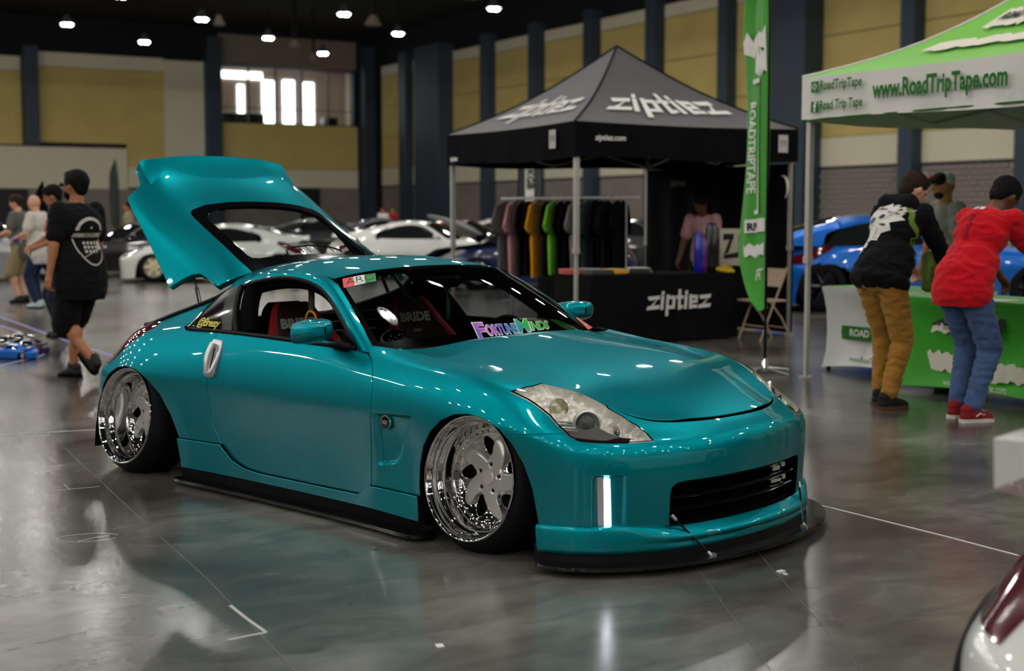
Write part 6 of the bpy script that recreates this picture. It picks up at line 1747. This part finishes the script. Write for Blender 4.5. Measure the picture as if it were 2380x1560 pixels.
def person(label, loc, face, H=1.75, girth=1.0, lean=0.0, hip=.93, head=(0, 0), wrists=None, poles=None, ankles=None, shirt=None, sleeve='short', pants=None, legs='long', shoes=None, skin='tan', hair='short', hairm=None, vox=.012, name='person', hunch=0.0, hem=.10, sole=None, grip=.5, wr=.008):
    """local frame: x to the person's right, y forward"""
    k = H / 1.75; r = empty(name, (loc[0], loc[1], loc[2] if len(loc) > 2 else 0), face - PI / 2); tag(r, label, 'person')
    P = Vector((0, -math.sin(lean) * .12, hip * k)); sl, cl = math.sin(lean), math.cos(lean)
    up = Vector((0, sl, cl)); fw = Vector((0, cl, -sl)); RX = Matrix.Rotation(-lean, 3, 'X')
    chest = P + up * .33 * k; l2 = lean + hunch; up2 = Vector((0, math.sin(l2), math.cos(l2)))
    sh = chest + up2 * .165 * k; neck = chest + up2 * .215 * k
    hl_ = l2 * .55 + head[0]; hup = Vector((0, math.sin(hl_), math.cos(hl_))); hc = neck + hup * .155 * k + Vector((0, .015, 0)); HR = Matrix.Rotation(head[1], 3, 'Z') @ Matrix.Rotation(-hl_, 3, 'X')
    g = girth; S = {}
    SH = {-1: sh + Vector((-.175 * k * (.85 + .15 * g), 0, 0)), 1: sh + Vector((.175 * k * (.85 + .15 * g), 0, 0))}
    HP = {-1: P + Vector((-.088 * k, 0, -.03)), 1: P + Vector((.088 * k, 0, -.03))}
    wrists = wrists or {}; poles = poles or {}; ankles = ankles or {}
    body = [('e', hc + HR @ Vector((0, -.006, .012)) * k, (.078 * k, .097 * k, .112 * k), HR), ('e', hc + HR @ Vector((0, .030, -.055)) * k, (.055 * k, .062 * k, .055 * k), HR),
            ('e', hc + HR @ Vector((0, .098, -.012)) * k, (.014 * k, .018 * k, .022 * k), HR), ('e', hc + HR @ Vector((0, .083, .028)) * k, (.05 * k, .014 * k, .012 * k), HR), ('e', hc + HR @ Vector((0, .086, -.058)) * k, (.024 * k, .010 * k, .010 * k), HR),
            ('e', hc + HR @ Vector((.080, -.004, -.005)) * k, (.010 * k, .018 * k, .028 * k), HR), ('e', hc + HR @ Vector((-.080, -.004, -.005)) * k, (.010 * k, .018 * k, .028 * k), HR),
            ('c', neck - up2 * .05 * k, .062 * k * (.8 + .2 * g), hc + HR @ Vector((0, -.012, -.06)) * k, .055 * k),
            ('e', chest + up2 * .04 * k, (.150 * k * g, .100 * k * g, .17 * k), RX), ('e', P + up * .12 * k, (.138 * k * g, .105 * k * g, .16 * k), RX), ('e', P, (.150 * k * g, .110 * k * g, .12 * k), RX),
            ('c', SH[-1], .055 * k, SH[1], .055 * k)]
    tors = [('e', chest + up2 * .05 * k, (.172 * k * g, .124 * k * g, .18 * k), RX), ('e', P + up * .15 * k + fw * .018 * (g - 1) * 4, (.166 * k * g, .132 * k * g, .19 * k), RX), ('c', SH[-1] - up2 * .012, .066 * k, SH[1] - up2 * .012, .066 * k), ('c', neck - up2 * .07 * k, .085 * k, neck - up2 * .03 * k, .070 * k)]
    tors.append(('e', P + up * .05 * k, (.180 * k * g, .150 * k * g, .17 * k), RX))
    if sleeve != 'short': tors.append(('e', P + up * -.03 * k, (.190 * k * g, .160 * k * g, .09 * k), RX))
    if hem > .12: tors.append(('e', P + Vector((0, -.005, -.05 * k)), (.184 * k * g, .150 * k * g, (hem + .06) * k)))
    pn = [('e', P - up * .01, (.158 * k * g, .126 * k * g, .13 * k), RX)]
    S['hand'] = {}
    for s in (-1, 1):
        w = Vector(wrists.get(s, (s * .24 * k, .02, (hip - .08) * k))); el, w = ik(SH[s], w, .285 * k, .255 * k, poles.get(s, (s * .35, -1, 0)))
        body += [('c', SH[s], .050 * k * (.7 + .3 * g), el, .041 * k), ('c', el, .042 * k * (.8 + .2 * g), w, .027 * k), ('e', el.lerp(w, .28), (.042 * k, .042 * k, .05 * k))]
        hd = (w - el).normalized(); hb = w + hd * .085 * k; sd = hd.cross(Vector((0, 0, 1))); sd = sd.normalized() if sd.length > .2 else Vector((0, 1, 0))
        if abs(hd.z) > .8: sd = Vector((0, 1, 0)) - hd * hd.y; sd.normalize()
        pm = sd.cross(hd).normalized()
        if pm.dot(Vector((-s, 0, -.2))) < 0: pm = -pm
        body += [('c', w, .026 * k, w + hd * .045 * k, .030 * k)]
        for q in range(4):
            o_ = sd * (-.027 + .018 * q) * k; b0 = w + hd * .055 * k + o_; L_ = (.036, .042, .040, .032)[q] * k
            b1 = b0 + (hd * .9 + o_ * .0).normalized() * .035 * k; b2 = b1 + (hd * (1 - grip) + pm * grip).normalized() * L_; b3 = b2 + (hd * (.6 - grip) + pm * (grip + .3)).normalized() * L_ * .8
            body += [('c', w + hd * .02 * k + o_ * .8, .0135 * k, b1, .0125 * k), ('c', b1, .0105 * k, b2, .0098 * k), ('c', b2, .0098 * k, b3, .0085 * k)]
        t0 = w + hd * .025 * k + sd * .024 * k; t1 = t0 + (sd * .7 + hd * .7 + pm * .3).normalized() * .04 * k; t2 = t1 + (hd + pm * .4).normalized() * .035 * k
        body += [('c', t0, .0145 * k, t1, .0120 * k), ('c', t1, .0115 * k, t2, .0095 * k)]
        S['hand'][s] = hb
        if sleeve == 'short':
            e2 = SH[s].lerp(el, .72); tors += [('c', SH[s], .072 * k * (.75 + .25 * g), e2, .070 * k * (.75 + .25 * g))]
        else:
            w2 = el.lerp(w, .93); tors += [('c', SH[s], .070 * k * (.75 + .25 * g), el, .060 * k), ('c', el, .060 * k, w2, .046 * k)]
        an = Vector(ankles.get(s, (s * .10 * k, 0, .085 * k))[:3]); kn, an = ik(HP[s], an, .43 * k, .425 * k, (s * .12, 1, 0))
        sk_ = .78 if legs == 'long' else 1.0
        body += [('c', HP[s], .082 * k * (.6 + .4 * g) * sk_, kn, .055 * k * (.8 + .2 * g) * sk_), ('c', kn, .053 * k * sk_, an, .036 * k)] + ([('e', kn.lerp(an, .32) - Vector((0, .018, 0)), (.052 * k * (.8 + .2 * g), .055 * k, .10 * k))] if legs != 'long' else [])
        tp = ankles.get(s, (0, 0, 0, 0, 0)); yaw = tp[3] if len(tp) > 3 else 0; pit = tp[4] if len(tp) > 4 else 0
        fr = Matrix.Rotation(yaw, 3, 'Z') @ Matrix.Rotation(-pit, 3, 'X'); f_ = lambda x, y, z: an + fr @ Vector((x * k, y * k, z * k))
        body += [('c', an, .036 * k, f_(0, .10, -.055), .028 * k)]
        if legs == 'long': pn += [('c', HP[s], .098 * k * (.55 + .45 * g), kn, .075 * k * (.8 + .2 * g)), ('c', kn, .073 * k * (.85 + .15 * g), kn.lerp(an, .90), .058 * k)]
        else: pn += [('c', HP[s], .108 * k * (.55 + .45 * g), HP[s].lerp(kn, .98), .100 * k * (.7 + .3 * g)), ('c', HP[s].lerp(kn, .9), .100 * k * (.7 + .3 * g), kn, .098 * k * (.7 + .3 * g))]
        sh_ = [('c', f_(0, -.045, -.045), .040 * k, f_(0, .03, -.030), .046 * k), ('c', f_(0, .03, -.038), .046 * k, f_(.0, .135, -.058), .034 * k), ('c', f_(0, -.04, .0), .040 * k, f_(0, .015, .02), .040 * k), ('c', f_(-.018, .11, -.058), .028 * k, f_(.018, .13, -.058), .028 * k)]
        so = blob('shoe', sh_, shoes, r, max(vox * .8, .008), 2)
        sp_ = [(0, -.09), (.034, -.075), (.040, 0), (.047, .08), (.040, .15), (0, .172), (-.040, .15), (-.047, .08), (-.040, 0), (-.034, -.075)]
        mbs = MB(); mbs.add([tuple(f_(x, y, -.085)) for x, y in sp_] + [tuple(f_(x * 1.03, y, -.060)) for x, y in sp_], [tuple(range(10))[::-1], tuple(range(10, 20))] + [(i, (i + 1) % 10, 10 + (i + 1) % 10, 10 + i) for i in range(10)]); mbs.build('sole', sole or M_SHADOW, so, 40)
    blob('body', body, SKIN[skin], r, vox * .8, 2)
    S['shirt'] = blob('shirt', tors, shirt, r, vox, 4, wr, 7.5, loc[0], [(P + Vector((0, 0, -min(hem, .24) * k)), (0, 0, -1))] if sleeve == 'short' else ())
    S['pants'] = blob('shorts' if legs != 'long' else 'trousers', pn, pants, r, vox, 3, wr * .8, 8.5, loc[1])
    HM = hairm or M_HAIRK
    if hair in ('short', 'full'):
        q = 1.10 if hair == 'full' else 1.04
        blob('hair', [('e', hc + HR @ Vector((0, -.020, .040)) * k, (.083 * k * q, .098 * k * q, .090 * k * q), HR), ('e', hc + HR @ Vector((0, -.055, -.01)) * k, (.074 * k, .055 * k, .075 * k), HR), ('e', hc + HR @ Vector((0, .034, .092)) * k, (.060 * k, .055 * k, .030 * k * q), HR)], HM, r, vox, 2, .004, 22)
    S.update(root=r, hc=hc, HR=HR, k=k, neck=neck, chest=chest, P=P, up=up, up2=up2, SH=SH, fw=fw)
    for s in (-1, 1):
        MB().ell(tuple(hc + HR @ Vector((s * .032, .083, .012)) * k), (.013 * k, .008 * k, .009 * k), HR.to_4x4(), 10, 6).build('eye', M_EYE, r, 60)
    return S
M_EYE = mat('eye', (.05, .04, .035), .2)
def cloth(n, c, **k): return mat(n, srgb(*c), .92, sheen=.02 if sum(c) < 90 else .12, spec=.2, **k)
def project(S, name, V2, F, o, ax, ay, d, m, off=.006, part='shirt'):
    """lays a flat print on a garment along direction d"""
    me = S[part].data; t = BVHTree.FromPolygons([v.co.copy() for v in me.vertices], [tuple(p.vertices) for p in me.polygons]); o, ax, ay, d = Vector(o), Vector(ax), Vector(ay), Vector(d).normalized(); out = []
    for x, y in V2:
        p = o + ax * x + ay * y - d * 1.0; h = t.ray_cast(p, d); q = h[0] if h[0] is not None else p + d; out.append(tuple(q - d * off))
    return mesh(name, out, F, m, S['root'], None)
def grid2(poly_fn, n=1): pass
M_PRNT = mat('pale_print', srgb(190, 184, 174), .8)

# ---- the walking man in black
b0 = Vector(ground(192, 884))
K1 = cloth('black_tee', (17, 17, 19)); K1s = cloth('black_shorts', (15, 15, 16)); SHK = mat('black_shoe', srgb(18, 18, 20), .6)
S = person('heavy-set man in black tee and shorts walking away beside the raised hatch', (b0.x, b0.y, 0), math.radians(146), 1.78, 1.30, .03, .92, (0, .30), {-1: (-.30, .02, .86), 1: (.30, .14, .86)}, {-1: (-.6, -1, 0), 1: (.6, -1, 0)},
           {1: (.10, .24, .088, .1, 0), -1: (-.08, -.26, .19, 0, -.75)}, K1, 'short', K1s, 'shorts', SHK, 'tan', 'full', vox=.0125, hem=.30)
man = S; k = S['k']; hc, HR = S['hc'], S['HR']
blob('beard', [('e', hc + HR @ Vector((0, .045, -.070)) * k, (.060 * k, .058 * k, .050 * k), HR)], M_HAIRK, S['root'], .012, 2)
gl = [tuple(hc + HR @ Vector((x, y, .016)) * k) for x, y in ((-.085, .0), (-.080, .07), (-.03, .103), (.03, .103), (.080, .07), (.085, .0))]
MB().tube(gl, .004, 6).ell(tuple(hc + HR @ Vector((-.042, .096, .012)) * k), (.03, .012, .02)).ell(tuple(hc + HR @ Vector((.042, .096, .012)) * k), (.03, .012, .02)).build('glasses', M_GLOSSBLK, S['root'], 60)
def emblem():
    V = []; F = []
    def band(pts0, pts1):
        k0 = len(V); n = len(pts0); V.extend(pts0); V.extend(pts1); F.extend([(k0 + i, k0 + i + 1, k0 + n + i + 1, k0 + n + i) for i in range(n - 1)])
    A = np.linspace(PI * .98, PI * .02, 15)
    band([(.135 * math.cos(a), .05 + .12 * math.sin(a)) for a in A], [(.105 * math.cos(a), .055 + .088 * math.sin(a)) for a in A])
    X = np.linspace(-.142, .142, 12); band([(x, .035) for x in X], [(x, .002) for x in X])
    B = np.linspace(PI * 1.0, PI * 2.0, 19); band([(.135 * math.cos(a), -.012 + .225 * math.sin(a)) for a in B], [(.125 * math.cos(a), -.012 + .212 * math.sin(a)) for a in B])
    for i, (x, y) in enumerate([(x, y) for x in (-.07, -.035, 0, .035) for y in (-.06, -.095, -.13)]):
        k0 = len(V); V.extend([(x, y), (x + .022, y + .006), (x + .022, y + .028), (x, y + .022)]); F.append((k0, k0 + 1, k0 + 2, k0 + 3))
    k0 = len(V); V.extend([(.065, -.11), (.105, -.10), (.11, -.03), (.075, -.035)]); F.append((k0, k0 + 1, k0 + 2, k0 + 3))
    band([(x, -.16 + .5 * (x + .08)) for x in np.linspace(-.08, .09, 6)], [(x, -.166 + .5 * (x + .08)) for x in np.linspace(-.08, .09, 6)])
    k0 = len(V); V.extend([(-.012, .075), (.016, .070), (.01, .095)]); F.append((k0, k0 + 1, k0 + 2))
    return V, F
eV, eF = emblem()
project(S, 'shirt_emblem', eV, eF, (.0, 0, 1.215), (1, 0, 0), (0, 0, 1), (0, 1, 0), M_PRNT)
tv, tf = text_mesh('RACING', .030); project(S, 'emblem_text', tv, tf, (.0, 0, 1.2335), (1, 0, 0), (0, 0, 1), (0, 1, 0), M_VK, .008)

# ---- three men at the toy track
b0 = Vector(ground(94, 716))
S = person('bald man in white tee and jeans seen from behind at the toy track', (b0.x, b0.y, 0), math.radians(168), 1.70, 1.12, .04, .93, (.15, 0), {-1: (-.18, .26, 1.06), 1: (.16, .28, 1.06)}, {-1: (-.6, -.6, -.6), 1: (.6, -.6, -.6)}, {-1: (-.10, .0, .085, .1, 0), 1: (.11, .08, .085, -.1, 0)}, cloth('white_tee', (206, 202, 192)), 'short', cloth('dark_jeans', (30, 44, 72)), 'long', mat('pale_trainer', srgb(190, 205, 205), .6), 'light', 'none', vox=.016, hem=.26)
MB().ell(tuple(S['hand'][-1] - Vector((0, .05, -.01))), (.045, .045, .05)).build('blue_wristband', mat('blue_band', srgb(20, 70, 200), .6), S['root'], 60)
b0 = Vector(ground(52, 704))
S = person('man in grey tee and khaki shorts left of the bald man', (b0.x, b0.y, 0), math.radians(172), 1.72, 1.05, .04, .93, (.15, .1), {-1: (-.16, .28, 1.08), 1: (.16, .28, 1.08)}, {-1: (-.6, -.6, -.6), 1: (.6, -.6, -.6)}, {}, cloth('grey_tee', (96, 94, 92)), 'short', cloth('khaki_shorts', (150, 134, 98)), 'shorts', SHK, 'light', 'full', M_HAIRB, .018, hem=.2)
MB().rbox((0, .38, 1.10), (.20, .10, .06), .02).tube([(0, .40, 1.12), (0, .46, 1.24)], .004, 5).build('handset', M_BLACK, S['root'], 40)
b0 = Vector(place(143, 15.8) + (0,))
S = person('man with an orange shoulder strap facing the toy track', (b0.x, b0.y, 0), math.radians(212), 1.74, 1.0, .05, .93, (.25, -.3), {-1: (-.14, .28, 1.05), 1: (.14, .28, 1.05)}, {-1: (-.6, -.6, -.6), 1: (.6, -.6, -.6)}, {}, cloth('black_tee2', (20, 20, 22)), 'short', cloth('blue_jeans2', (28, 36, 58)), 'long', SHK, 'tan', 'full', vox=.016, hem=.2)
c = S['chest']; MB().tube([(.13, -.02, c.z + .19), (.10, .10, c.z + .14), (.02, .145, c.z), (-.10, .15, c.z - .20)], .018, 6).build('orange_strap', mat('orange_webbing', srgb(224, 80, 30), .7), S['root'], 60)

# ---- at the green stall
b0 = Vector(ground(2052, 948)); SF = HALL
KH = cloth('black_hoodie', (15, 15, 17)); KP = cloth('khaki_trousers', (156, 112, 44), vary=.12, vscale=6)
S = person('man in black hoodie and khaki trousers bending over the green table', (b0.x, b0.y + .03, 0), SF + .12, 1.80, 1.16, .40, .93, (.22, -.35), {-1: (-.22, .62, .98), 1: (.20, .55, .86)}, {-1: (-.9, .1, -.3), 1: (.9, .1, -.4)}, {-1: (-.09, .10, .088, .05, 0), 1: (.10, -.06, .088, -.25, 0)}, KH, 'long', KP, 'long', mat('black_suede_shoe', srgb(16, 15, 15), .8), 'light', 'short', M_HAIRB, .011, hunch=.22, hem=.10, sole=mat('gum_sole', srgb(92, 58, 34), .6), wr=.011)
n_ = S['neck']; blob('hood', [('c', n_ + Vector((-.10, -.075, .035)), .070, n_ + Vector((.10, -.075, .035)), .070), ('c', n_ + Vector((-.09, -.05, .0)), .062, n_ + Vector((.09, -.05, .0)), .062), ('c', n_ + Vector((-.10, .02, -.01)), .045, n_ + Vector((-.05, .09, -.04)), .04), ('c', n_ + Vector((.10, .02, -.01)), .045, n_ + Vector((.05, .09, -.04)), .04), ('e', n_ + Vector((0, -.09, -.05)), (.12, .06, .07))], KH, S['root'], .012, 3, .006)
M_STRAPG = mat('green_webbing', srgb(98, 124, 40), .7)
def drape(S, name, pts, w, m, part='shirt', off=.010):
    """a flat strap lying on a garment along a rough path"""
    me = S[part].data; t = BVHTree.FromPolygons([v.co.copy() for v in me.vertices], [tuple(p.vertices) for p in me.polygons]); C = []
    for p in curve([tuple(p) for p in pts], 26):
        q, n, _, _ = t.find_nearest(Vector(p)); C.append((q + n * off, n))
    V = []; F = []
    for i, (q, n) in enumerate(C):
        tg_ = (C[min(i + 1, 25)][0] - C[max(i - 1, 0)][0]).normalized(); sd = n.cross(tg_).normalized() * w / 2
        V += [tuple(q - sd - n * .004), tuple(q + sd - n * .004), tuple(q + sd + n * .003), tuple(q - sd + n * .003)]
    for i in range(25):
        for j in range(4): F.append((4 * i + j, 4 * i + (j + 1) % 4, 4 * i + 4 + (j + 1) % 4, 4 * i + 4 + j))
    return mesh(name, V, F, m, S['root'], 40)
a = S['SH'][1]; n_ = S['neck']
drape(S, 'shoulder_strap', [n_ + Vector((.07, .02, .02)), n_ + Vector((.09, -.08, -.03)), n_ + Vector((.12, -.12, -.12)), n_ + Vector((.15, -.13, -.22)), n_ + Vector((.17, -.12, -.32)), n_ + Vector((.19, -.08, -.40))], .042, M_STRAPG)
MB().rbox(tuple(a + Vector((-.03, .088, .035))), (.05, .03, .03), .008).build('strap_buckle', M_BLACK, S['root'])
bg_ = tag(empty('sling_bag', S['root'].location, S['root'].rotation_euler[2]), 'olive green sling bag hanging at the hooded man\'s chest', 'bag'); MB().rbox(tuple(a + Vector((-.05, .16, -.42))), (.10, .12, .30), .04).build('bag_body', M_STRAPG, bg_, 50); MB().rbox(tuple(a + Vector((.004, .16, -.46))), (.012, .10, .16), .005).build('bag_pocket', mat('olive_dark', srgb(70, 90, 30), .8), bg_, 50)
# white print on the hoodie back: ragged flame shape
rg = random.Random(4); L1 = [(-.02, -.20), (-.085, -.16), (-.07, -.10), (-.115, -.06), (-.10, .02), (-.115, .08), (-.08, .14), (-.03, .185), (.03, .19), (.06, .15), (.10, .20), (.11, .15), (.17, .21), (.15, .14), (.22, .17), (.16, .09), (.20, .07), (.12, .02), (.15, -.03), (.08, -.06), (.09, -.12), (.03, -.12), (.02, -.18)]
c2 = (0.02, 0.03); V = [c2] + L1; F = [(0, 1 + i, 1 + (i + 1) % len(L1)) for i in range(len(L1))]
def tess(V, F, n=3):
    V2 = []; F2 = []
    for f in F:
        a, b_, c = [np.array(V[i]) for i in f]; k0 = len(V2); ids = {}
        for i in range(n + 1):
            for j in range(n + 1 - i): ids[(i, j)] = len(V2); V2.append(tuple(a + (b_ - a) * i / n + (c - a) * j / n))
        for i in range(n):
            for j in range(n - i):
                F2.append((ids[(i, j)], ids[(i + 1, j)], ids[(i, j + 1)]))
                if i + j < n - 1: F2.append((ids[(i + 1, j)], ids[(i + 1, j + 1)], ids[(i, j + 1)]))
    return V2, F2
tV, tF = tess(V, F); bdir = Vector((.0, math.cos(.45), -math.sin(.45))); o_ = S['chest'] + Vector((-.07, 0, .01)); ayv = Vector((.25, math.sin(.45), math.cos(.45)))
project(S, 'hoodie_print', tV, tF, o_, (1, 0, -.1), ayv, bdir, M_PRINTW, .007)
for i, (x, y, rx, ry) in enumerate(((-.045, .03, .03, .022), (.03, .06, .028, .02), (-.03, -.10, .045, .012), (.07, .0, .03, .008), (-.01, .12, .05, .008), (.1, .1, .05, .007))):
    el = [(x + rx * math.cos(t), y + ry * math.sin(t)) for t in np.linspace(0, 2 * PI, 13)[:-1]]; project(S, 'print_detail', el, [tuple(range(12))], o_, (1, 0, -.1), ayv, bdir, M_VK, .009)
project(S, 'print_roundel', [(.022 * math.cos(t), .022 * math.sin(t)) for t in np.linspace(0, 2 * PI, 13)[:-1]], [tuple(range(12))], o_ + Vector((-.07, 0, -.24)), (1, 0, 0), ayv, bdir, M_PRINTW, .007)
hd = S['hand'][1]; o = tag(MB().rbox((0, 0, 0), (.12, .10, .09), .02).lathe([(.035, 0), (.040, .06), (.034, .065), (0, .06)], 18, Matrix.Translation((0, .05, 0)) @ Matrix.Rotation(-PI / 2, 4, 'X')).build('camera', M_BLACK, None, 40), 'black camera held in the hooded man\'s lower hand', 'camera')
o.matrix_world = Matrix.Translation(S['root'].location) @ Matrix.Rotation(S['root'].rotation_euler[2], 4, 'Z') @ Matrix.Translation(hd + Vector((0, .03, -.05)))

b0 = Vector(ground(2246, 979))
RS = cloth('red_tee', (196, 12, 30)); JN = cloth('faded_jeans', (70, 92, 132), vary=.25, vscale=7)
M_REDSH = mat('red_canvas_shoe', srgb(128, 14, 22), .8); M_WSOLE = mat('white_rubber_sole', srgb(214, 206, 196), .6)
S = person('man in red tee and faded jeans leaning over the green table', (b0.x, b0.y + .05, 0), SF + .05, 1.80, 1.14, .46, .91, (.35, -.1), {-1: (-.20, .66, .90), 1: (.18, .64, .88)}, {-1: (-.9, 0, -.2), 1: (.9, 0, -.2)}, {-1: (-.10, .05, .088, .1, 0), 1: (.10, -.05, .088, -.25, 0)}, RS, 'short', JN, 'long', M_REDSH, 'brown', 'full', None, .011, hunch=.25, hem=.14, sole=M_WSOLE, wr=.011)
bd2 = Vector((0, math.cos(.62), -math.sin(.62))); ay2 = Vector((0, math.sin(.62), math.cos(.62)))
for x in (-.02, .025): project(S, 'collar_mark', [(x - .017, -.016), (x + .017, -.016), (x + .017, .016), (x - .017, .016)], [(0, 1, 2, 3)], S['neck'] - S['up2'] * .05, (1, 0, 0), ay2, bd2, M_PRINTW)
tv, tf = text_mesh('RACING', .05); project(S, 'spine_lettering', [(y, -x - .18) for x, y in tv], tf, S['neck'] - S['up2'] * .03, (1, 0, 0), ay2, bd2, mat('dark_red_ink', srgb(70, 4, 14), .8))
for o in [c for c in S['root'].children if c.name.startswith('shoe')]:
    cc = sum((v.co for v in o.data.vertices), Vector()) / len(o.data.vertices)
    MB().tube([cc + Vector((.047, -.05, -.01)), cc + Vector((.050, -.01, .008)), cc + Vector((.048, .02, -.004)), cc + Vector((.040, .06, -.008))], .006, 6).build('shoe_stripe', M_WSOLE, o, 60)
    MB().tube([cc + Vector((-.02, .03, .035)), cc + Vector((.02, .045, .030)), cc + Vector((-.02, .06, .022)), cc + Vector((.02, .075, .015))], .004, 5).build('lace', M_WSOLE, o, 60)

S = person('person in maroon tee cut by the right edge at the green table', (3.80, 8.85, 0), SF + .1, 1.80, 1.15, .42, .92, (.3, 0), {-1: (-.25, .60, .86), 1: (.2, .6, .86)}, {-1: (-.9, -.2, -.2), 1: (.9, 0, -.2)}, {}, cloth('maroon_tee', (70, 22, 34)), 'short', cloth('dark_trousers', (26, 26, 30)), 'long', SHK, 'brown', 'short', vox=.013, hunch=.2, hem=.13)
b0 = Vector(place(2198, 12.7) + (0,))
S = person('man in grey tee and black-white cap behind the green table', (b0.x, b0.y, 0), math.radians(196), 1.78, 1.0, .03, .94, (.1, -.25), {-1: (-.26, .10, .90), 1: (.26, .10, .90)}, {}, {}, cloth('ash_tee', (132, 130, 126)), 'short', cloth('dark_trousers2', (24, 24, 28)), 'long', SHK, 'tan', 'none', None, .013, hem=.2)
hc, HR, k = S['hc'], S['HR'], S['k']
blob('cap_front', [('e', hc + HR @ Vector((0, .028, .058)) * k, (.086 * k, .080 * k, .072 * k), HR), ('c', hc + HR @ Vector((-.045, .10, .060)) * k, .013, hc + HR @ Vector((.045, .10, .060)) * k, .013), ('c', hc + HR @ Vector((-.035, .165, .060)) * k, .011, hc + HR @ Vector((.035, .165, .060)) * k, .011), ('c', hc + HR @ Vector((0, .08, .062)) * k, .03, hc + HR @ Vector((0, .17, .064)) * k, .02)], mat('black_cap', srgb(20, 18, 18), .85), S['root'], .011, 2)
blob('cap_back', [('e', hc + HR @ Vector((0, -.032, .050)) * k, (.088 * k, .076 * k, .078 * k), HR)], mat('white_cap_mesh', srgb(196, 192, 186), .85), S['root'], .012, 2)
MB().rbox(tuple(hc + HR @ Vector((0, .100, .095)) * k), (.07, .02, .03), .008, M=HR.to_4x4()).build('cap_badge', mat('cap_red', srgb(190, 20, 26), .7), S['root'])
blob('beard', [('e', hc + HR @ Vector((0, .045, -.070)) * k, (.058 * k, .055 * k, .045 * k), HR)], M_HAIRB, S['root'], .013, 2)
# ---- at the black stall and far away
S = person('vendor in dusty pink tee standing behind the stall table', place(1636, 16.7) + (0,), math.radians(238), 1.66, 1.0, .12, .93, (.35, -.2), {-1: (-.24, .22, .86), 1: (.24, .20, .86)}, {}, {}, cloth('pink_tee', (196, 146, 150)), 'short', cloth('black_trousers', (16, 16, 18)), 'long', SHK, 'brown', 'full', None, .015, hem=.2)
tv, tf = text_mesh('ziptiez', .075, bold=.003); project(S, 'tee_print', tv, tf, S['chest'] + Vector((0, 0, -.02)), (-1, 0, 0), (0, 0, 1), (0, -1, 0), mat('faded_print', srgb(150, 104, 112), .9))
for u, d, f, c, l in ((892, 58, 4.3, (214, 208, 204), 'distant person in white top beyond the white coupe'), (914, 60, 4.6, (150, 30, 34), 'distant person in red top beyond the white coupe'), (303, 37, 3.6, (150, 138, 112), 'distant person in beige top behind the black car'), (1345, 26, 4.2, (14, 14, 16), 'person in black behind the garment rail')):
    person(l, place(u, d) + (0,), f, 1.74, 1.05, .05, .93, shirt=cloth('far_top_%d' % u, c), pants=cloth('far_trousers_%d' % u, (30, 32, 38)), shoes=SHK, vox=.026, hem=.2)
